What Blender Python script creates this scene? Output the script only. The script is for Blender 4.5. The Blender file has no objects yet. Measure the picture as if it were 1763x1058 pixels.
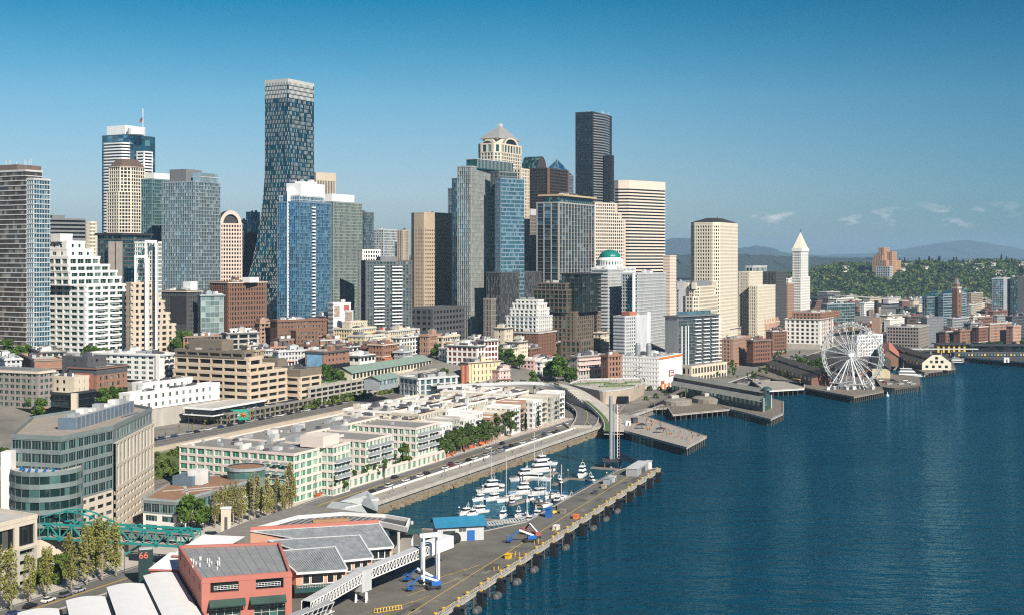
import bpy,math,random
from mathutils import Vector
random.seed(7)
S=bpy.context.scene
COL=S.collection
F,H,YH,CX=2150.0,110.0,443.0,881.5
cd=bpy.data.cameras.new('camera');cam=bpy.data.objects.new('camera',cd);COL.objects.link(cam)
cam.location=(0,0,H);cam.rotation_euler=(math.radians(90),0,0)
cd.sensor_width=36;cd.lens=F/1763*36;cd.shift_y=-(529-YH)/1763
cd.clip_start=1;cd.clip_end=120000
S.camera=cam
SUN_AZ,SUN_EL=math.radians(147),math.radians(36)
sd=(math.sin(SUN_AZ)*math.cos(SUN_EL),math.cos(SUN_AZ)*math.cos(SUN_EL),math.sin(SUN_EL))
wd=bpy.data.worlds.new('World');S.world=wd;wd.use_nodes=True
wn=wd.node_tree.nodes;wl=wd.node_tree.links;wn.clear()
wo=wn.new('ShaderNodeOutputWorld');bg=wn.new('ShaderNodeBackground');sk=wn.new('ShaderNodeTexSky')
sk.sky_type='NISHITA';sk.sun_disc=False;sk.sun_elevation=SUN_EL;sk.sun_rotation=SUN_AZ
sk.altitude=100;sk.air_density=1.0;sk.dust_density=0.4;sk.ozone_density=3.0
bg.inputs[1].default_value=0.088
def wnode(t,**k):
 n=wn.new(t)
 for a,b in k.items():setattr(n,a,b)
 return n
tc=wnode('ShaderNodeTexCoord');sx=wnode('ShaderNodeSeparateXYZ');wl.new(tc.outputs['Generated'],sx.inputs[0])
rp=wnode('ShaderNodeValToRGB');wl.new(sx.outputs[2],rp.inputs[0])
e=rp.color_ramp.elements
e[0].position=0.0;e[0].color=(0.46,0.53,0.66,1)
e[1].position=0.20;e[1].color=(0.03,0.46,0.57,1)
for p_,c_ in((0.0525,(0.573,0.645,0.75,1)),(0.09,(0.50,0.66,0.74,1)),(0.126,(0.384,0.656,0.723,1)),(0.165,(0.17,0.56,0.65,1)),(0.3,(0.07,0.34,0.52,1)),(0.55,(0.13,0.28,0.40,1))):
 q=e.new(p_);q.color=c_
mx=wnode('ShaderNodeMix',data_type='RGBA',blend_type='MULTIPLY');mx.inputs[0].default_value=1
wl.new(sk.outputs[0],mx.inputs[6]);wl.new(rp.outputs[0],mx.inputs[7])
az=wnode('ShaderNodeValToRGB');wl.new(sx.outputs[0],az.inputs[0]);e=az.color_ramp.elements
e[0].position=0.0;e[0].color=(1,1,1,1);e[1].position=0.42;e[1].color=(0.40,0.67,0.76,1)
mz=wnode('ShaderNodeMix',data_type='RGBA',blend_type='MULTIPLY');mz.inputs[0].default_value=1
wl.new(mx.outputs[2],mz.inputs[6]);wl.new(az.outputs[0],mz.inputs[7])
nz=wnode('ShaderNodeTexNoise');nz.inputs['Scale'].default_value=1.0;nz.inputs['Detail'].default_value=6;nz.inputs['Roughness'].default_value=0.55
mp=wnode('ShaderNodeMapping');mp.inputs['Scale'].default_value=(46,46,120);mp.inputs['Location'].default_value=(3.2,0,1.7)
wl.new(tc.outputs['Generated'],mp.inputs[0]);wl.new(mp.outputs[0],nz.inputs['Vector'])
band=wnode('ShaderNodeValToRGB');wl.new(sx.outputs[2],band.inputs[0]);b=band.color_ramp.elements
b[0].position=0.021;b[0].color=(0,0,0,1);b[1].position=0.042;b[1].color=(0,0,0,1)
q=b.new(0.029);q.color=(1,1,1,1)
bx_=wnode('ShaderNodeValToRGB');wl.new(sx.outputs[0],bx_.inputs[0]);b=bx_.color_ramp.elements
b[0].position=0.10;b[0].color=(0,0,0,1);b[1].position=0.14;b[1].color=(1,1,1,1)
m1=wnode('ShaderNodeMath',operation='MULTIPLY');wl.new(band.outputs[0],m1.inputs[0]);wl.new(bx_.outputs[0],m1.inputs[1])
cr=wnode('ShaderNodeValToRGB');wl.new(nz.outputs[0],cr.inputs[0]);cr.color_ramp.elements[0].position=0.55;cr.color_ramp.elements[1].position=0.76
m2=wnode('ShaderNodeMath',operation='MULTIPLY');wl.new(m1.outputs[0],m2.inputs[0]);wl.new(cr.outputs[0],m2.inputs[1])
mc=wnode('ShaderNodeMix',data_type='RGBA');wl.new(m2.outputs[0],mc.inputs[0]);wl.new(mz.outputs[2],mc.inputs[6]);mc.inputs[7].default_value=(7,6.9,6.8,1)
wl.new(mc.outputs[2],bg.inputs[0]);wl.new(bg.outputs[0],wo.inputs[0])
sl=bpy.data.lights.new('sun','SUN');so=bpy.data.objects.new('sun',sl);COL.objects.link(so)
sl.energy=4.9;sl.angle=math.radians(0.5);sl.color=(1.0,0.93,0.83)
so.rotation_euler=Vector(sd).to_track_quat('Z','Y').to_euler();so.location=(300,-300,900)
S.view_settings.view_transform='Standard';S.view_settings.look='None';S.view_settings.gamma=1;S.view_settings.exposure=0.5
S.cycles.max_bounces=6;S.cycles.diffuse_bounces=2;S.cycles.glossy_bounces=3;S.cycles.transparent_max_bounces=6;S.cycles.volume_bounces=0
S.cycles.use_denoising=False;S.cycles.sample_clamp_indirect=4;S.cycles.pixel_filter_type='BLACKMAN_HARRIS';S.cycles.filter_width=1.15
S.cycles.caustics_reflective=False;S.cycles.caustics_refractive=False
def XX(px,Y):return(px-CX)/F*Y
def ZZ(py,Y):return H-(py-YH)/F*Y
def W(px,py,z=5.0):
 Y=F*(H-z)/(py-YH);return(XX(px,Y),Y)
S0=(-56.0,544.0);SA=math.radians(25);su=(math.sin(SA),math.cos(SA));tv=(-math.cos(SA),math.sin(SA))
def UV(u,v):return(S0[0]+u*su[0]+v*tv[0],S0[1]+u*su[1]+v*tv[1])
def toUV(x,y):
 dx,dy=x-S0[0],y-S0[1];return(dx*su[0]+dy*su[1],dx*tv[0]+dy*tv[1])
PROF=[(0,4.5),(60,5),(100,7),(146,8),(150,13),(176,13),(190,20),(215,26),(270,31),(400,38),(600,48),(900,58),(2500,60)]
def lerp_tab(t,v):
 if v<=t[0][0]:return t[0][1]
 for(a,b),(c,d)in zip(t,t[1:]):
  if v<=c:return b+(d-b)*(v-a)/(c-a)
 return t[-1][1]
def G(x,y):
 u,v=toUV(x,y)
 f=lerp_tab([(500,1),(900,.45),(1200,.12),(1600,.05)],u)
 if u>330:v+=min(60,(u-330)*.8)*min(1,max(0,(v-60)/40))
 if v>176 and u<205:v=max(176,v-52*min(1,(205-u)/60))
 z=4.5+(lerp_tab(PROF,v)-4.5)*f
 return z
MATS={}
def _new(name):
 m=bpy.data.materials.new(name);m.use_nodes=True;nt=m.node_tree
 return m,nt.nodes,nt.links,nt.nodes['Principled BSDF']
def mat(name,c,rough=0.75,metal=0.0,var=0.18,scale=0.25,streak=0.0,bump=0.0,emit=0,rnd=0.0):
 if name in MATS:return MATS[name]
 m,n,l,p=_new(name);MATS[name]=m
 p.inputs['Roughness'].default_value=rough;p.inputs['Metallic'].default_value=metal
 geo=n.new('ShaderNodeNewGeometry')
 t=n.new('ShaderNodeTexNoise');t.inputs['Scale'].default_value=scale;t.inputs['Detail'].default_value=5;t.inputs['Roughness'].default_value=0.65
 mapn=n.new('ShaderNodeMapping');mapn.inputs['Scale'].default_value=(1,1,0.25 if streak else 1)
 l.new(geo.outputs['Position'],mapn.inputs[0]);l.new(mapn.outputs[0],t.inputs['Vector'])
 mr=n.new('ShaderNodeMapRange');mr.inputs[1].default_value=0.25;mr.inputs[2].default_value=0.75
 mr.inputs[3].default_value=1-var;mr.inputs[4].default_value=1+var*0.7
 l.new(t.outputs[0],mr.inputs[0])
 src=mr.outputs[0]
 if rnd:
  oi=n.new('ShaderNodeObjectInfo');m2=n.new('ShaderNodeMapRange');m2.inputs[3].default_value=1-rnd;m2.inputs[4].default_value=1+rnd
  l.new(oi.outputs['Random'],m2.inputs[0]);mm=n.new('ShaderNodeMath');mm.operation='MULTIPLY'
  l.new(src,mm.inputs[0]);l.new(m2.outputs[0],mm.inputs[1]);src=mm.outputs[0]
 v=n.new('ShaderNodeVectorMath');v.operation='SCALE';v.inputs[0].default_value=c[:3];l.new(src,v.inputs[3])
 l.new(v.outputs[0],p.inputs['Base Color'])
 if bump:
  b=n.new('ShaderNodeBump');b.inputs['Strength'].default_value=bump;b.inputs['Distance'].default_value=0.1
  t2=n.new('ShaderNodeTexNoise');t2.inputs['Scale'].default_value=4;l.new(geo.outputs['Position'],t2.inputs['Vector'])
  l.new(t2.outputs[0],b.inputs['Height']);l.new(b.outputs[0],p.inputs['Normal'])
 return m
def glass(name,dark,light,amt=0.25,metal=0.55,rough=0.05,tilt=0.08,mull=0.0,sub=1,mcol=(0.3,0.3,0.3),vmull=0.0):
 """window wall: every (u,v) cell of the UV map is one pane with its own tone and a slightly different tilt"""
 if name in MATS:return MATS[name]
 m,n,l,p=_new(name);MATS[name]=m
 uv=n.new('ShaderNodeUVMap');uv.uv_map='UVMap'
 sc=n.new('ShaderNodeVectorMath');sc.operation='MULTIPLY';sc.inputs[1].default_value=(sub,1,1);l.new(uv.outputs[0],sc.inputs[0])
 fl=n.new('ShaderNodeVectorMath');fl.operation='FLOOR';l.new(sc.outputs[0],fl.inputs[0])
 oi=n.new('ShaderNodeObjectInfo');add=n.new('ShaderNodeVectorMath');add.operation='ADD'
 l.new(fl.outputs[0],add.inputs[0])
 wz=n.new('ShaderNodeVectorMath');wz.operation='SCALE';wz.inputs[0].default_value=(37,91,17);l.new(oi.outputs['Random'],wz.inputs[3]);l.new(wz.outputs[0],add.inputs[1])
 w=n.new('ShaderNodeTexWhiteNoise');w.noise_dimensions='3D';l.new(add.outputs[0],w.inputs['Vector'])
 r=n.new('ShaderNodeValToRGB');l.new(w.outputs['Value'],r.inputs[0]);e=r.color_ramp.elements
 e[0].position=0;e[0].color=(*[c*0.7 for c in dark],1);e[1].position=1;e[1].color=(*light,1)
 q=e.new(max(0.02,1-amt));q.color=(*dark,1);q=e.new(min(0.99,1-amt+0.04));q.color=(*[0.5*(a+b)for a,b in zip(dark,light)],1)
 colr=r.outputs[0]
 if mull or vmull:
  fr=n.new('ShaderNodeVectorMath');fr.operation='FRACTION';l.new(sc.outputs[0],fr.inputs[0])
  sp=n.new('ShaderNodeSeparateXYZ');l.new(fr.outputs[0],sp.inputs[0])
  a=n.new('ShaderNodeMath');a.operation='LESS_THAN';a.inputs[1].default_value=mull;l.new(sp.outputs[0],a.inputs[0])
  b_=n.new('ShaderNodeMath');b_.operation='LESS_THAN';b_.inputs[1].default_value=vmull;l.new(sp.outputs[1],b_.inputs[0])
  o=n.new('ShaderNodeMath');o.operation='MAXIMUM';l.new(a.outputs[0],o.inputs[0]);l.new(b_.outputs[0],o.inputs[1])
  mixc=n.new('ShaderNodeMix');mixc.data_type='RGBA';l.new(o.outputs[0],mixc.inputs[0]);l.new(colr,mixc.inputs[6]);mixc.inputs[7].default_value=(*mcol,1);colr=mixc.outputs[2]
 l.new(colr,p.inputs['Base Color'])
 p.inputs['Metallic'].default_value=metal;p.inputs['Roughness'].default_value=rough;p.inputs['Specular IOR Level'].default_value=0.7
 geo=n.new('ShaderNodeNewGeometry');c2=n.new('ShaderNodeVectorMath');c2.operation='SUBTRACT';l.new(w.outputs['Color'],c2.inputs[0]);c2.inputs[1].default_value=(.5,.5,.5)
 c3=n.new('ShaderNodeVectorMath');c3.operation='SCALE';c3.inputs[3].default_value=tilt;l.new(c2.outputs[0],c3.inputs[0])
 bn=n.new('ShaderNodeTexNoise');bn.inputs['Scale'].default_value=.045;bn.inputs['Detail'].default_value=3;l.new(geo.outputs['Position'],bn.inputs['Vector'])
 b2=n.new('ShaderNodeVectorMath');b2.operation='SUBTRACT';l.new(bn.outputs['Color'],b2.inputs[0]);b2.inputs[1].default_value=(.5,.5,.5)
 b3=n.new('ShaderNodeVectorMath');b3.operation='MULTIPLY_ADD';b3.inputs[1].default_value=(.22,.22,.45);l.new(b2.outputs[0],b3.inputs[0]);l.new(c3.outputs[0],b3.inputs[2])
 c4=n.new('ShaderNodeVectorMath');c4.operation='ADD';l.new(b3.outputs[0],c4.inputs[0]);l.new(geo.outputs['Normal'],c4.inputs[1])
 c5=n.new('ShaderNodeVectorMath');c5.operation='NORMALIZE';l.new(c4.outputs[0],c5.inputs[0]);l.new(c5.outputs[0],p.inputs['Normal'])
 return m
def leafmat(name,c,c2):
 if name in MATS:return MATS[name]
 m,n,l,p=_new(name);MATS[name]=m
 geo=n.new('ShaderNodeNewGeometry');r=n.new('ShaderNodeValToRGB');l.new(geo.outputs['Random Per Island'],r.inputs[0])
 r.color_ramp.elements[0].color=(*c,1);r.color_ramp.elements[1].color=(*c2,1)
 oi=n.new('ShaderNodeObjectInfo');mr=n.new('ShaderNodeMapRange');mr.inputs[3].default_value=0.75;mr.inputs[4].default_value=1.25;l.new(oi.outputs['Random'],mr.inputs[0])
 v=n.new('ShaderNodeVectorMath');v.operation='SCALE';l.new(r.outputs[0],v.inputs[0]);l.new(mr.outputs[0],v.inputs[3]);l.new(v.outputs[0],p.inputs['Base Color'])
 p.inputs['Roughness'].default_value=0.6;p.inputs['Specular IOR Level'].default_value=0.2
 tr=n.new('ShaderNodeBsdfTranslucent');l.new(v.outputs[0],tr.inputs[0]);ms=n.new('ShaderNodeMixShader');ms.inputs[0].default_value=0.25
 out=n['Material Output'];l.new(p.outputs[0],ms.inputs[1]);l.new(tr.outputs[0],ms.inputs[2]);l.new(ms.outputs[0],out.inputs[0])
 return m
class MB:
 def __init__(s):s.v=[];s.f=[];s.m=[];s.uv=[];s.mats=[];s.hasuv=False
 def mi(s,m):
  if m not in s.mats:s.mats.append(m)
  return s.mats.index(m)
 def face(s,pts,m,uv=None):
  i=len(s.v);s.v.extend(pts);k=len(pts);s.f.append(tuple(range(i,i+k)));s.m.append(s.mi(m))
  if uv:s.hasuv=True;s.uv.extend(uv)
  else:s.uv.extend([(0.5,0.5)]*k)
 def prism(s,poly,z0,z1,m,top=True,bot=False,mt=None):
  n=len(poly)
  for i in range(n):
   (a,b),(c,d)=poly[i],poly[(i+1)%n]
   s.face([(a,b,z0),(c,d,z0),(c,d,z1),(a,b,z1)],m)
  if top:s.face([(a,b,z1)for a,b in poly],mt or m)
  if bot:s.face([(a,b,z0)for a,b in reversed(poly)],m)
 def box(s,x0,x1,y0,y1,z0,z1,m):s.prism([(x0,y0),(x1,y0),(x1,y1),(x0,y1)],z0,z1,m,bot=True)
 def obox(s,c,d,lx,ly,z0,z1,m,mt=None):
  """box centred on c with its length lx along the unit direction d"""
  e=(-d[1],d[0]);hx,hy=lx/2,ly/2
  s.prism([(c[0]+a*hx*d[0]+b*hy*e[0],c[1]+a*hx*d[1]+b*hy*e[1])for a,b in((-1,-1),(1,-1),(1,1),(-1,1))],z0,z1,m,bot=True,mt=mt)
 def beam(s,p,q,w,m,h=None,n=4,w2=None):
  p=Vector(p);q=Vector(q);d=q-p
  if d.length<1e-6:return
  d.normalize();a=d.cross(Vector((0,0,1)))
  if a.length<1e-3:a=Vector((1,0,0))
  a.normalize();b=a.cross(d);h=h or w;w2=w2 or w;r2=w2/w
  if n==4:
   o=[a*(w/2)+b*(h/2),a*(-w/2)+b*(h/2),a*(-w/2)-b*(h/2),a*(w/2)-b*(h/2)]
  else:o=[a*(w/2*math.cos(t*2*math.pi/n))+b*(h/2*math.sin(t*2*math.pi/n))for t in range(n)]
  k=len(o)
  for i in range(k):
   j=(i+1)%k;s.face([tuple(p+o[j]),tuple(p+o[i]),tuple(q+o[i]*r2),tuple(q+o[j]*r2)],m)
  s.face([tuple(p+x)for x in o],m);s.face([tuple(q+x*r2)for x in reversed(o)],m)
 def lathe(s,c,prof,m,n=12):
  x,y,z=c;an=[2*math.pi*i/n for i in range(n)]
  for(r0,z0),(r1,z1)in zip(prof,prof[1:]):
   for i in range(n):
    a,b=an[i],an[(i+1)%n]
    P=[(x+r0*math.cos(a),y+r0*math.sin(a),z+z0),(x+r0*math.cos(b),y+r0*math.sin(b),z+z0),(x+r1*math.cos(b),y+r1*math.sin(b),z+z1),(x+r1*math.cos(a),y+r1*math.sin(a),z+z1)]
    if r0<1e-4:P=[P[0]]+P[2:]
    elif r1<1e-4:P=P[:3]
    s.face(P,m)
 def cyl(s,c,r,h,m,n=12):s.lathe(c,[(0,0),(r,0),(r,h),(0,h)],m,n)
 def build(s,name,parent=None,loc=(0,0,0),smooth=False):
  me=bpy.data.meshes.new(name)
  ox,oy,oz=(parent.location if parent and parent.get('_abs')else loc)
  par=parent
  while par and not par.get('_abs')and par.parent:par=par.parent
  if par and par.get('_abs'):ox,oy,oz=par.location
  me.from_pydata([(a-ox,b-oy,c-oz)for a,b,c in s.v],[],s.f)
  for m in s.mats:me.materials.append(m)
  me.polygons.foreach_set('material_index',s.m)
  if s.hasuv:
   ul=me.uv_layers.new(name='UVMap');fl=[]
   for a,b in s.uv:fl.append(a);fl.append(b)
   ul.data.foreach_set('uv',fl)
  if smooth:me.polygons.foreach_set('use_smooth',[True]*len(s.f))
  me.update()
  o=bpy.data.objects.new(name,me);COL.objects.link(o)
  if parent:o.parent=parent
  else:o.location=loc
  return o
def thing(name,label,cat,loc,group=None,rz=0.0,absolute=True):
 o=bpy.data.objects.new(name,None);COL.objects.link(o);o.location=loc;o.rotation_euler.z=rz
 o.empty_display_size=0.5
 tag(o,label,cat,group)
 if absolute:o['_abs']=1
 return o
def tag(o,label,cat,group=None):
 o['label']=label;o['category']=cat
 if group:o['group']=group
 return o
def struct(o,kind='structure'):o['kind']=kind;return o
def copy_tree(o,parent=None):
 c=o.copy();COL.objects.link(c);c.parent=parent
 for ch in list(o.children):copy_tree(ch,c)
 return c
def place(proto,used,x,y,z,rz=0.0,label=None,group=None,scale=None):
 o=proto if not used.get(proto.name)else copy_tree(proto)
 used[proto.name]=1
 o.location=(x,y,z);o.rotation_euler.z=rz
 if scale:o.scale=scale if isinstance(scale,tuple)else(scale,)*3
 if label:o['label']=label
 if group:o['group']=group
 return o
def ray_t(C,d,px):
 k=(px-CX)/F;den=d[0]-k*d[1]
 return(k*C[1]-C[0])/den if abs(den)>1e-4 else 0
def foot(xl,xc,xr,Y,a=28,dmax=90,dmin=8):
 """rectangle whose near corner stands at column xc, depth Y, and whose left and right ends reach columns xl and xr"""
 A=math.radians(a);dR=(math.sin(A),math.cos(A));dL=(-math.cos(A),math.sin(A));C=(XX(xc,Y),Y)
 tr=ray_t(C,dR,xr);tl=ray_t(C,dL,xl)
 if tr<=0:tr=dmax
 if tl<=0:tl=dmax
 tr=min(max(tr,dmin),dmax);tl=min(max(tl,dmin),dmax)
 return[C,(C[0]+tr*dR[0],C[1]+tr*dR[1]),(C[0]+tr*dR[0]+tl*dL[0],C[1]+tr*dR[1]+tl*dL[1]),(C[0]+tl*dL[0],C[1]+tl*dL[1])]
def chamfer(poly,c):
 out=[];n=len(poly)
 for i in range(n):
  p,q,r=Vector(poly[i-1]),Vector(poly[i]),Vector(poly[(i+1)%n])
  a=(p-q);b=(r-q);k=min(c,a.length*.45,b.length*.45)
  out.append(tuple(q+a.normalized()*k));out.append(tuple(q+b.normalized()*k))
 return out
def rounded(poly,c,seg=5,only=None):
 out=[];n=len(poly)
 for i in range(n):
  p,q,r=Vector(poly[i-1]),Vector(poly[i]),Vector(poly[(i+1)%n])
  if only is not None and i not in only:out.append(tuple(q));continue
  a=(p-q);b=(r-q);k=min(c,a.length*.48,b.length*.48)
  A=q+a.normalized()*k;B_=q+b.normalized()*k
  for j in range(seg+1):
   t=j/seg;out.append(tuple(A*(1-t)**2+q*2*t*(1-t)+B_*t*t))
 return out
def offs(poly,d):
 out=[];n=len(poly)
 for i in range(n):
  p,q,r=poly[i-1],poly[i],poly[(i+1)%n]
  e1=Vector((q[0]-p[0],q[1]-p[1])).normalized();e2=Vector((r[0]-q[0],r[1]-q[1])).normalized()
  n1=Vector((e1.y,-e1.x));n2=Vector((e2.y,-e2.x));b=n1+n2;k=b.length_squared
  b=b*(2/k)if k>0.3 else n1
  out.append((q[0]+b.x*d,q[1]+b.y*d))
 return out
def ring(mb,poly,d0,d1,z0,z1,m,inner=False):
 A=offs(poly,d0);B_=offs(poly,d1);n=len(poly)
 for i in range(n):
  j=(i+1)%n
  mb.face([(*B_[i],z0),(*B_[j],z0),(*B_[j],z1),(*B_[i],z1)],m)
  mb.face([(*B_[i],z1),(*B_[j],z1),(*A[j],z1),(*A[i],z1)],m)
  mb.face([(*A[i],z0),(*A[j],z0),(*B_[j],z0),(*B_[i],z0)],m)
  if inner:mb.face([(*A[j],z0),(*A[i],z0),(*A[i],z1),(*A[j],z1)],m)
def ccw(P):return list(P)if sum(p[0]*q[1]-q[0]*p[1]for p,q in zip(P,list(P[1:])+[P[0]]))>0 else list(P)[::-1]
def centroid(p):return(sum(a for a,b in p)/len(p),sum(b for a,b in p)/len(p))
ROOFS=None
class Bld:
 """one building: walls, window wall, roof and rooftop units as its parts"""
 def __init__(s,name,label,poly,cat='building',group=None,sub=3.0):
  cx,cy=centroid(poly);s.base=min(G(*p)for p in poly)-sub
  s.root=thing(name,label,cat,(cx,cy,s.base+sub),group);s.poly=poly
  s.gl=MB();s.wl=MB();s.rf=MB();s.n=0
 def vol(s,z1,wall,gl,fh=3.6,bay=3.2,bf=0.35,pf=0.25,poly=None,z0=None,d=0.35,roof=None,blank=(),crown=0.0,crownmat=None,bandmat=None,parapet=0.9,dp=None,skipb=0,noroof=False,win=None):
  poly=poly or s.poly;z0=s.base if z0 is None else z0;n=len(poly);bandmat=bandmat or wall
  zt=z1-crown;nf=max(1,round((zt-max(z0,s.base))/fh));fh=(zt-z0)/nf
  acc=0;dp=dp if dp is not None else d+0.05
  for i in range(n):
   p,q=poly[i],poly[(i+1)%n];L=math.hypot(q[0]-p[0],q[1]-p[1])
   if L<1e-3:continue
   nb=max(1,round(L/bay));e=((q[0]-p[0])/L,(q[1]-p[1])/L);nn=(e[1],-e[0])
   if i in blank:
    s.wl.face([(*p,z0),(*q,z0),(*q,zt),(*p,zt)],wall);acc+=nb;continue
   s.gl.face([(*p,z0),(*q,z0),(*q,zt),(*p,zt)],gl,[(acc,0),(acc+nb,0),(acc+nb,nf),(acc,nf)])
   acc+=nb+3
   bw=L/nb
   if pf>0:
    w=bw*pf/2
    for k in range(nb+1):
     c=min(max(k*bw,w),L-w)
     a=(p[0]+e[0]*(c-w),p[1]+e[1]*(c-w));b=(p[0]+e[0]*(c+w),p[1]+e[1]*(c+w))
     a2=(a[0]+nn[0]*dp,a[1]+nn[1]*dp);b2=(b[0]+nn[0]*dp,b[1]+nn[1]*dp)
     s.wl.face([(*a2,z0),(*b2,z0),(*b2,zt),(*a2,zt)],wall)
     s.wl.face([(*a,z0),(*a2,z0),(*a2,zt),(*a,zt)],wall);s.wl.face([(*b2,z0),(*b,z0),(*b,zt),(*b2,zt)],wall)
  if bf>0:
   for k in range(nf+1):
    if skipb and k%skipb:continue
    h=fh*bf;za=z0+k*fh-h*0.5;ring(s.wl,poly,0,d,max(z0,za),min(zt,za+h),bandmat)
  if crown:s.wl.prism(offs(poly,d),zt,z1,crownmat or wall,top=False)
  if not noroof:
   rm=roof or M('roof_grey');inn=offs(poly,-0.5)
   s.rf.face([(*p,z1)for p in inn],rm)
   ring(s.wl,poly,-0.5,d+0.08,z1-0.5,z1+parapet,crownmat or bandmat,inner=True)
  s.top=z1
  return s
 def part(s,name,mb):return mb.build(name,s.root)
 def units(s,n,poly=None,z=None,hmax=3.0,mats=('unit_grey','unit_white','unit_dark'),size=1.0):
  poly=poly or s.poly;z=s.top if z is None else z
  c=Vector(centroid(poly));a=Vector(poly[1])-Vector(poly[0]);L=a.length;a.normalize();b=Vector((-a.y,a.x));Lb=(Vector(poly[-1])-Vector(poly[0])).length
  for _ in range(n):
   t,r=random.uniform(-.36,.36),random.uniform(-.36,.36);q=c+a*(t*L)+b*(r*Lb)
   mb=MB();lx,ly=random.uniform(1.5,min(7,L*.3))*size,random.uniform(1.5,min(6,Lb*.3))*size;h=random.uniform(1,hmax)
   mm=M(random.choice(mats))
   mb.obox((q.x,q.y),(a.x,a.y),lx,ly,z,z+h,mm)
   ru=mb.build('rooftop_unit',s.root)
   if random.random()<.6:mb=MB();mb.obox((q.x+.2,q.y),(a.x,a.y),lx*.5,ly*.5,z+h,z+h+.5,M('unit_dark'));mb.build('fan_housing',ru)
  return s
 def done(s):
  if s.gl.f:s.gl.build('window_wall',s.root)
  if s.wl.f:s.wl.build('wall',s.root)
  if s.rf.f:s.rf.build('roof',s.root)
  return s.root
def M(n):return MATS[n]
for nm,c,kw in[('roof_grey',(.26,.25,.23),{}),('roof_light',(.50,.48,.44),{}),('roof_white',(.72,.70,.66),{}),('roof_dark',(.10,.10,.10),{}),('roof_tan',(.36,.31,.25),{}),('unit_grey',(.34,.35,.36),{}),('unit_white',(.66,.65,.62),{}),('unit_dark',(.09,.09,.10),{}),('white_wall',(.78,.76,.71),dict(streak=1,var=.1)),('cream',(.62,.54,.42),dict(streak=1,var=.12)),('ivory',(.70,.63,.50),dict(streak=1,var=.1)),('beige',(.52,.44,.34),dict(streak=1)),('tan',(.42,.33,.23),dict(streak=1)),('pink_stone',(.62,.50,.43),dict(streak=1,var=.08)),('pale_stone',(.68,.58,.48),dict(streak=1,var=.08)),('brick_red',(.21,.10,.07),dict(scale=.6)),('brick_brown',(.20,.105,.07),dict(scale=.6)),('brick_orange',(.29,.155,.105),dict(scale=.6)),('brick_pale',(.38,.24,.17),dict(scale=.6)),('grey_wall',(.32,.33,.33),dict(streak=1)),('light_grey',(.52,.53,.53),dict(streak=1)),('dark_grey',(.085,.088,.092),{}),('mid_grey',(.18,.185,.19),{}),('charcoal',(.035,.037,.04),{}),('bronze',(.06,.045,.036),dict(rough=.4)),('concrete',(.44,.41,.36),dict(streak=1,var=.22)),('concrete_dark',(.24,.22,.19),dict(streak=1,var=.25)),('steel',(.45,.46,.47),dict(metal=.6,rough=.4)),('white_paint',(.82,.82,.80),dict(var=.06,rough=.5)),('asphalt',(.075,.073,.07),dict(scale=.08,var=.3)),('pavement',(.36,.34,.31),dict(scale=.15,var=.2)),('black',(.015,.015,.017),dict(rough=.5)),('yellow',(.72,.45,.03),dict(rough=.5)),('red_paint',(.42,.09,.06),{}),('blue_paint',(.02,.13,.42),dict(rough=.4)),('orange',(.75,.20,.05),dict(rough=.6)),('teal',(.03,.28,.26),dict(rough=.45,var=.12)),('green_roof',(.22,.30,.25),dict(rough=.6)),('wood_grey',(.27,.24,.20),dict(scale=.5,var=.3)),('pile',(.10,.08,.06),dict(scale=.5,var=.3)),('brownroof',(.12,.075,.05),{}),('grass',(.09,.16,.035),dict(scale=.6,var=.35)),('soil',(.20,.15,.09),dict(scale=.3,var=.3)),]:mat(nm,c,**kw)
GL_DARK=glass('glass_dark',(.035,.05,.06),(.22,.24,.25),.16)
GL_BLUE=glass('glass_blue',(.06,.23,.31),(.38,.62,.68),.25,metal=.75)
GL_DEEP=glass('glass_deep_blue',(.03,.23,.40),(.26,.58,.74),.4,metal=.7)
GL_TEAL=glass('glass_teal',(.05,.19,.21),(.36,.54,.54),.25,metal=.7)
GL_GREEN=glass('glass_green',(.03,.10,.09),(.20,.36,.32),.2)
GL_GREY=glass('glass_grey',(.14,.27,.30),(.60,.76,.78),.25,metal=.75)
GL_PALE=glass('glass_pale',(.24,.41,.46),(.66,.80,.82),.3,metal=.75)
GL_BROWN=glass('glass_brown',(.12,.095,.07),(.36,.32,.26),.25,metal=.5)
GL_BLACK=glass('glass_black',(.012,.014,.018),(.05,.055,.06),.1,metal=.2)
def T(label,xl,xc,xr,Y,a=28,name='tower',cat='tower',cut=0,group=None,dmax=90):
 p=foot(xl,xc,xr,Y,a,dmax)
 if cut:p=chamfer(p,cut)
 return Bld(name,label,p,cat,group)
R_=random
b=T('tall brown and blue glass residential tower with white floor lines at left edge',-60,44,72,900)
b.vol(ZZ(294,900),M('light_grey'),GL_BROWN,3.5,2.2,.18,0,d=.5)
q=foot(40,58,85,898);zt=ZZ(309,900)
b.vol(zt,M('light_grey'),GL_BLUE,3.5,2.2,.2,.04,poly=q,d=.6);b.units(3)
mb=MB();c=foot(-10,30,71,912);mb.prism(c,ZZ(296,900),ZZ(281,900),mat('brown_panel',(.17,.12,.10)));b.part('penthouse',mb)
mb=MB()
for k in range(9):x,y=c[0][0]+R_.uniform(-12,12),c[0][1]+R_.uniform(4,14);mb.beam((x,y,ZZ(281,900)),(x,y,ZZ(281,900)+R_.uniform(2,5)),.25,M('unit_white'))
b.part('antenna',mb);b.done()
Y=1640;b=T('white and blue banded high rise with white crown and flagpole on top',176,222,267,Y)
b.vol(ZZ(232,Y),mat('navy_glass_frame',(.10,.16,.22),.3,.4),GL_BLUE,4,9,.06,.05,d=.2)
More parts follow.
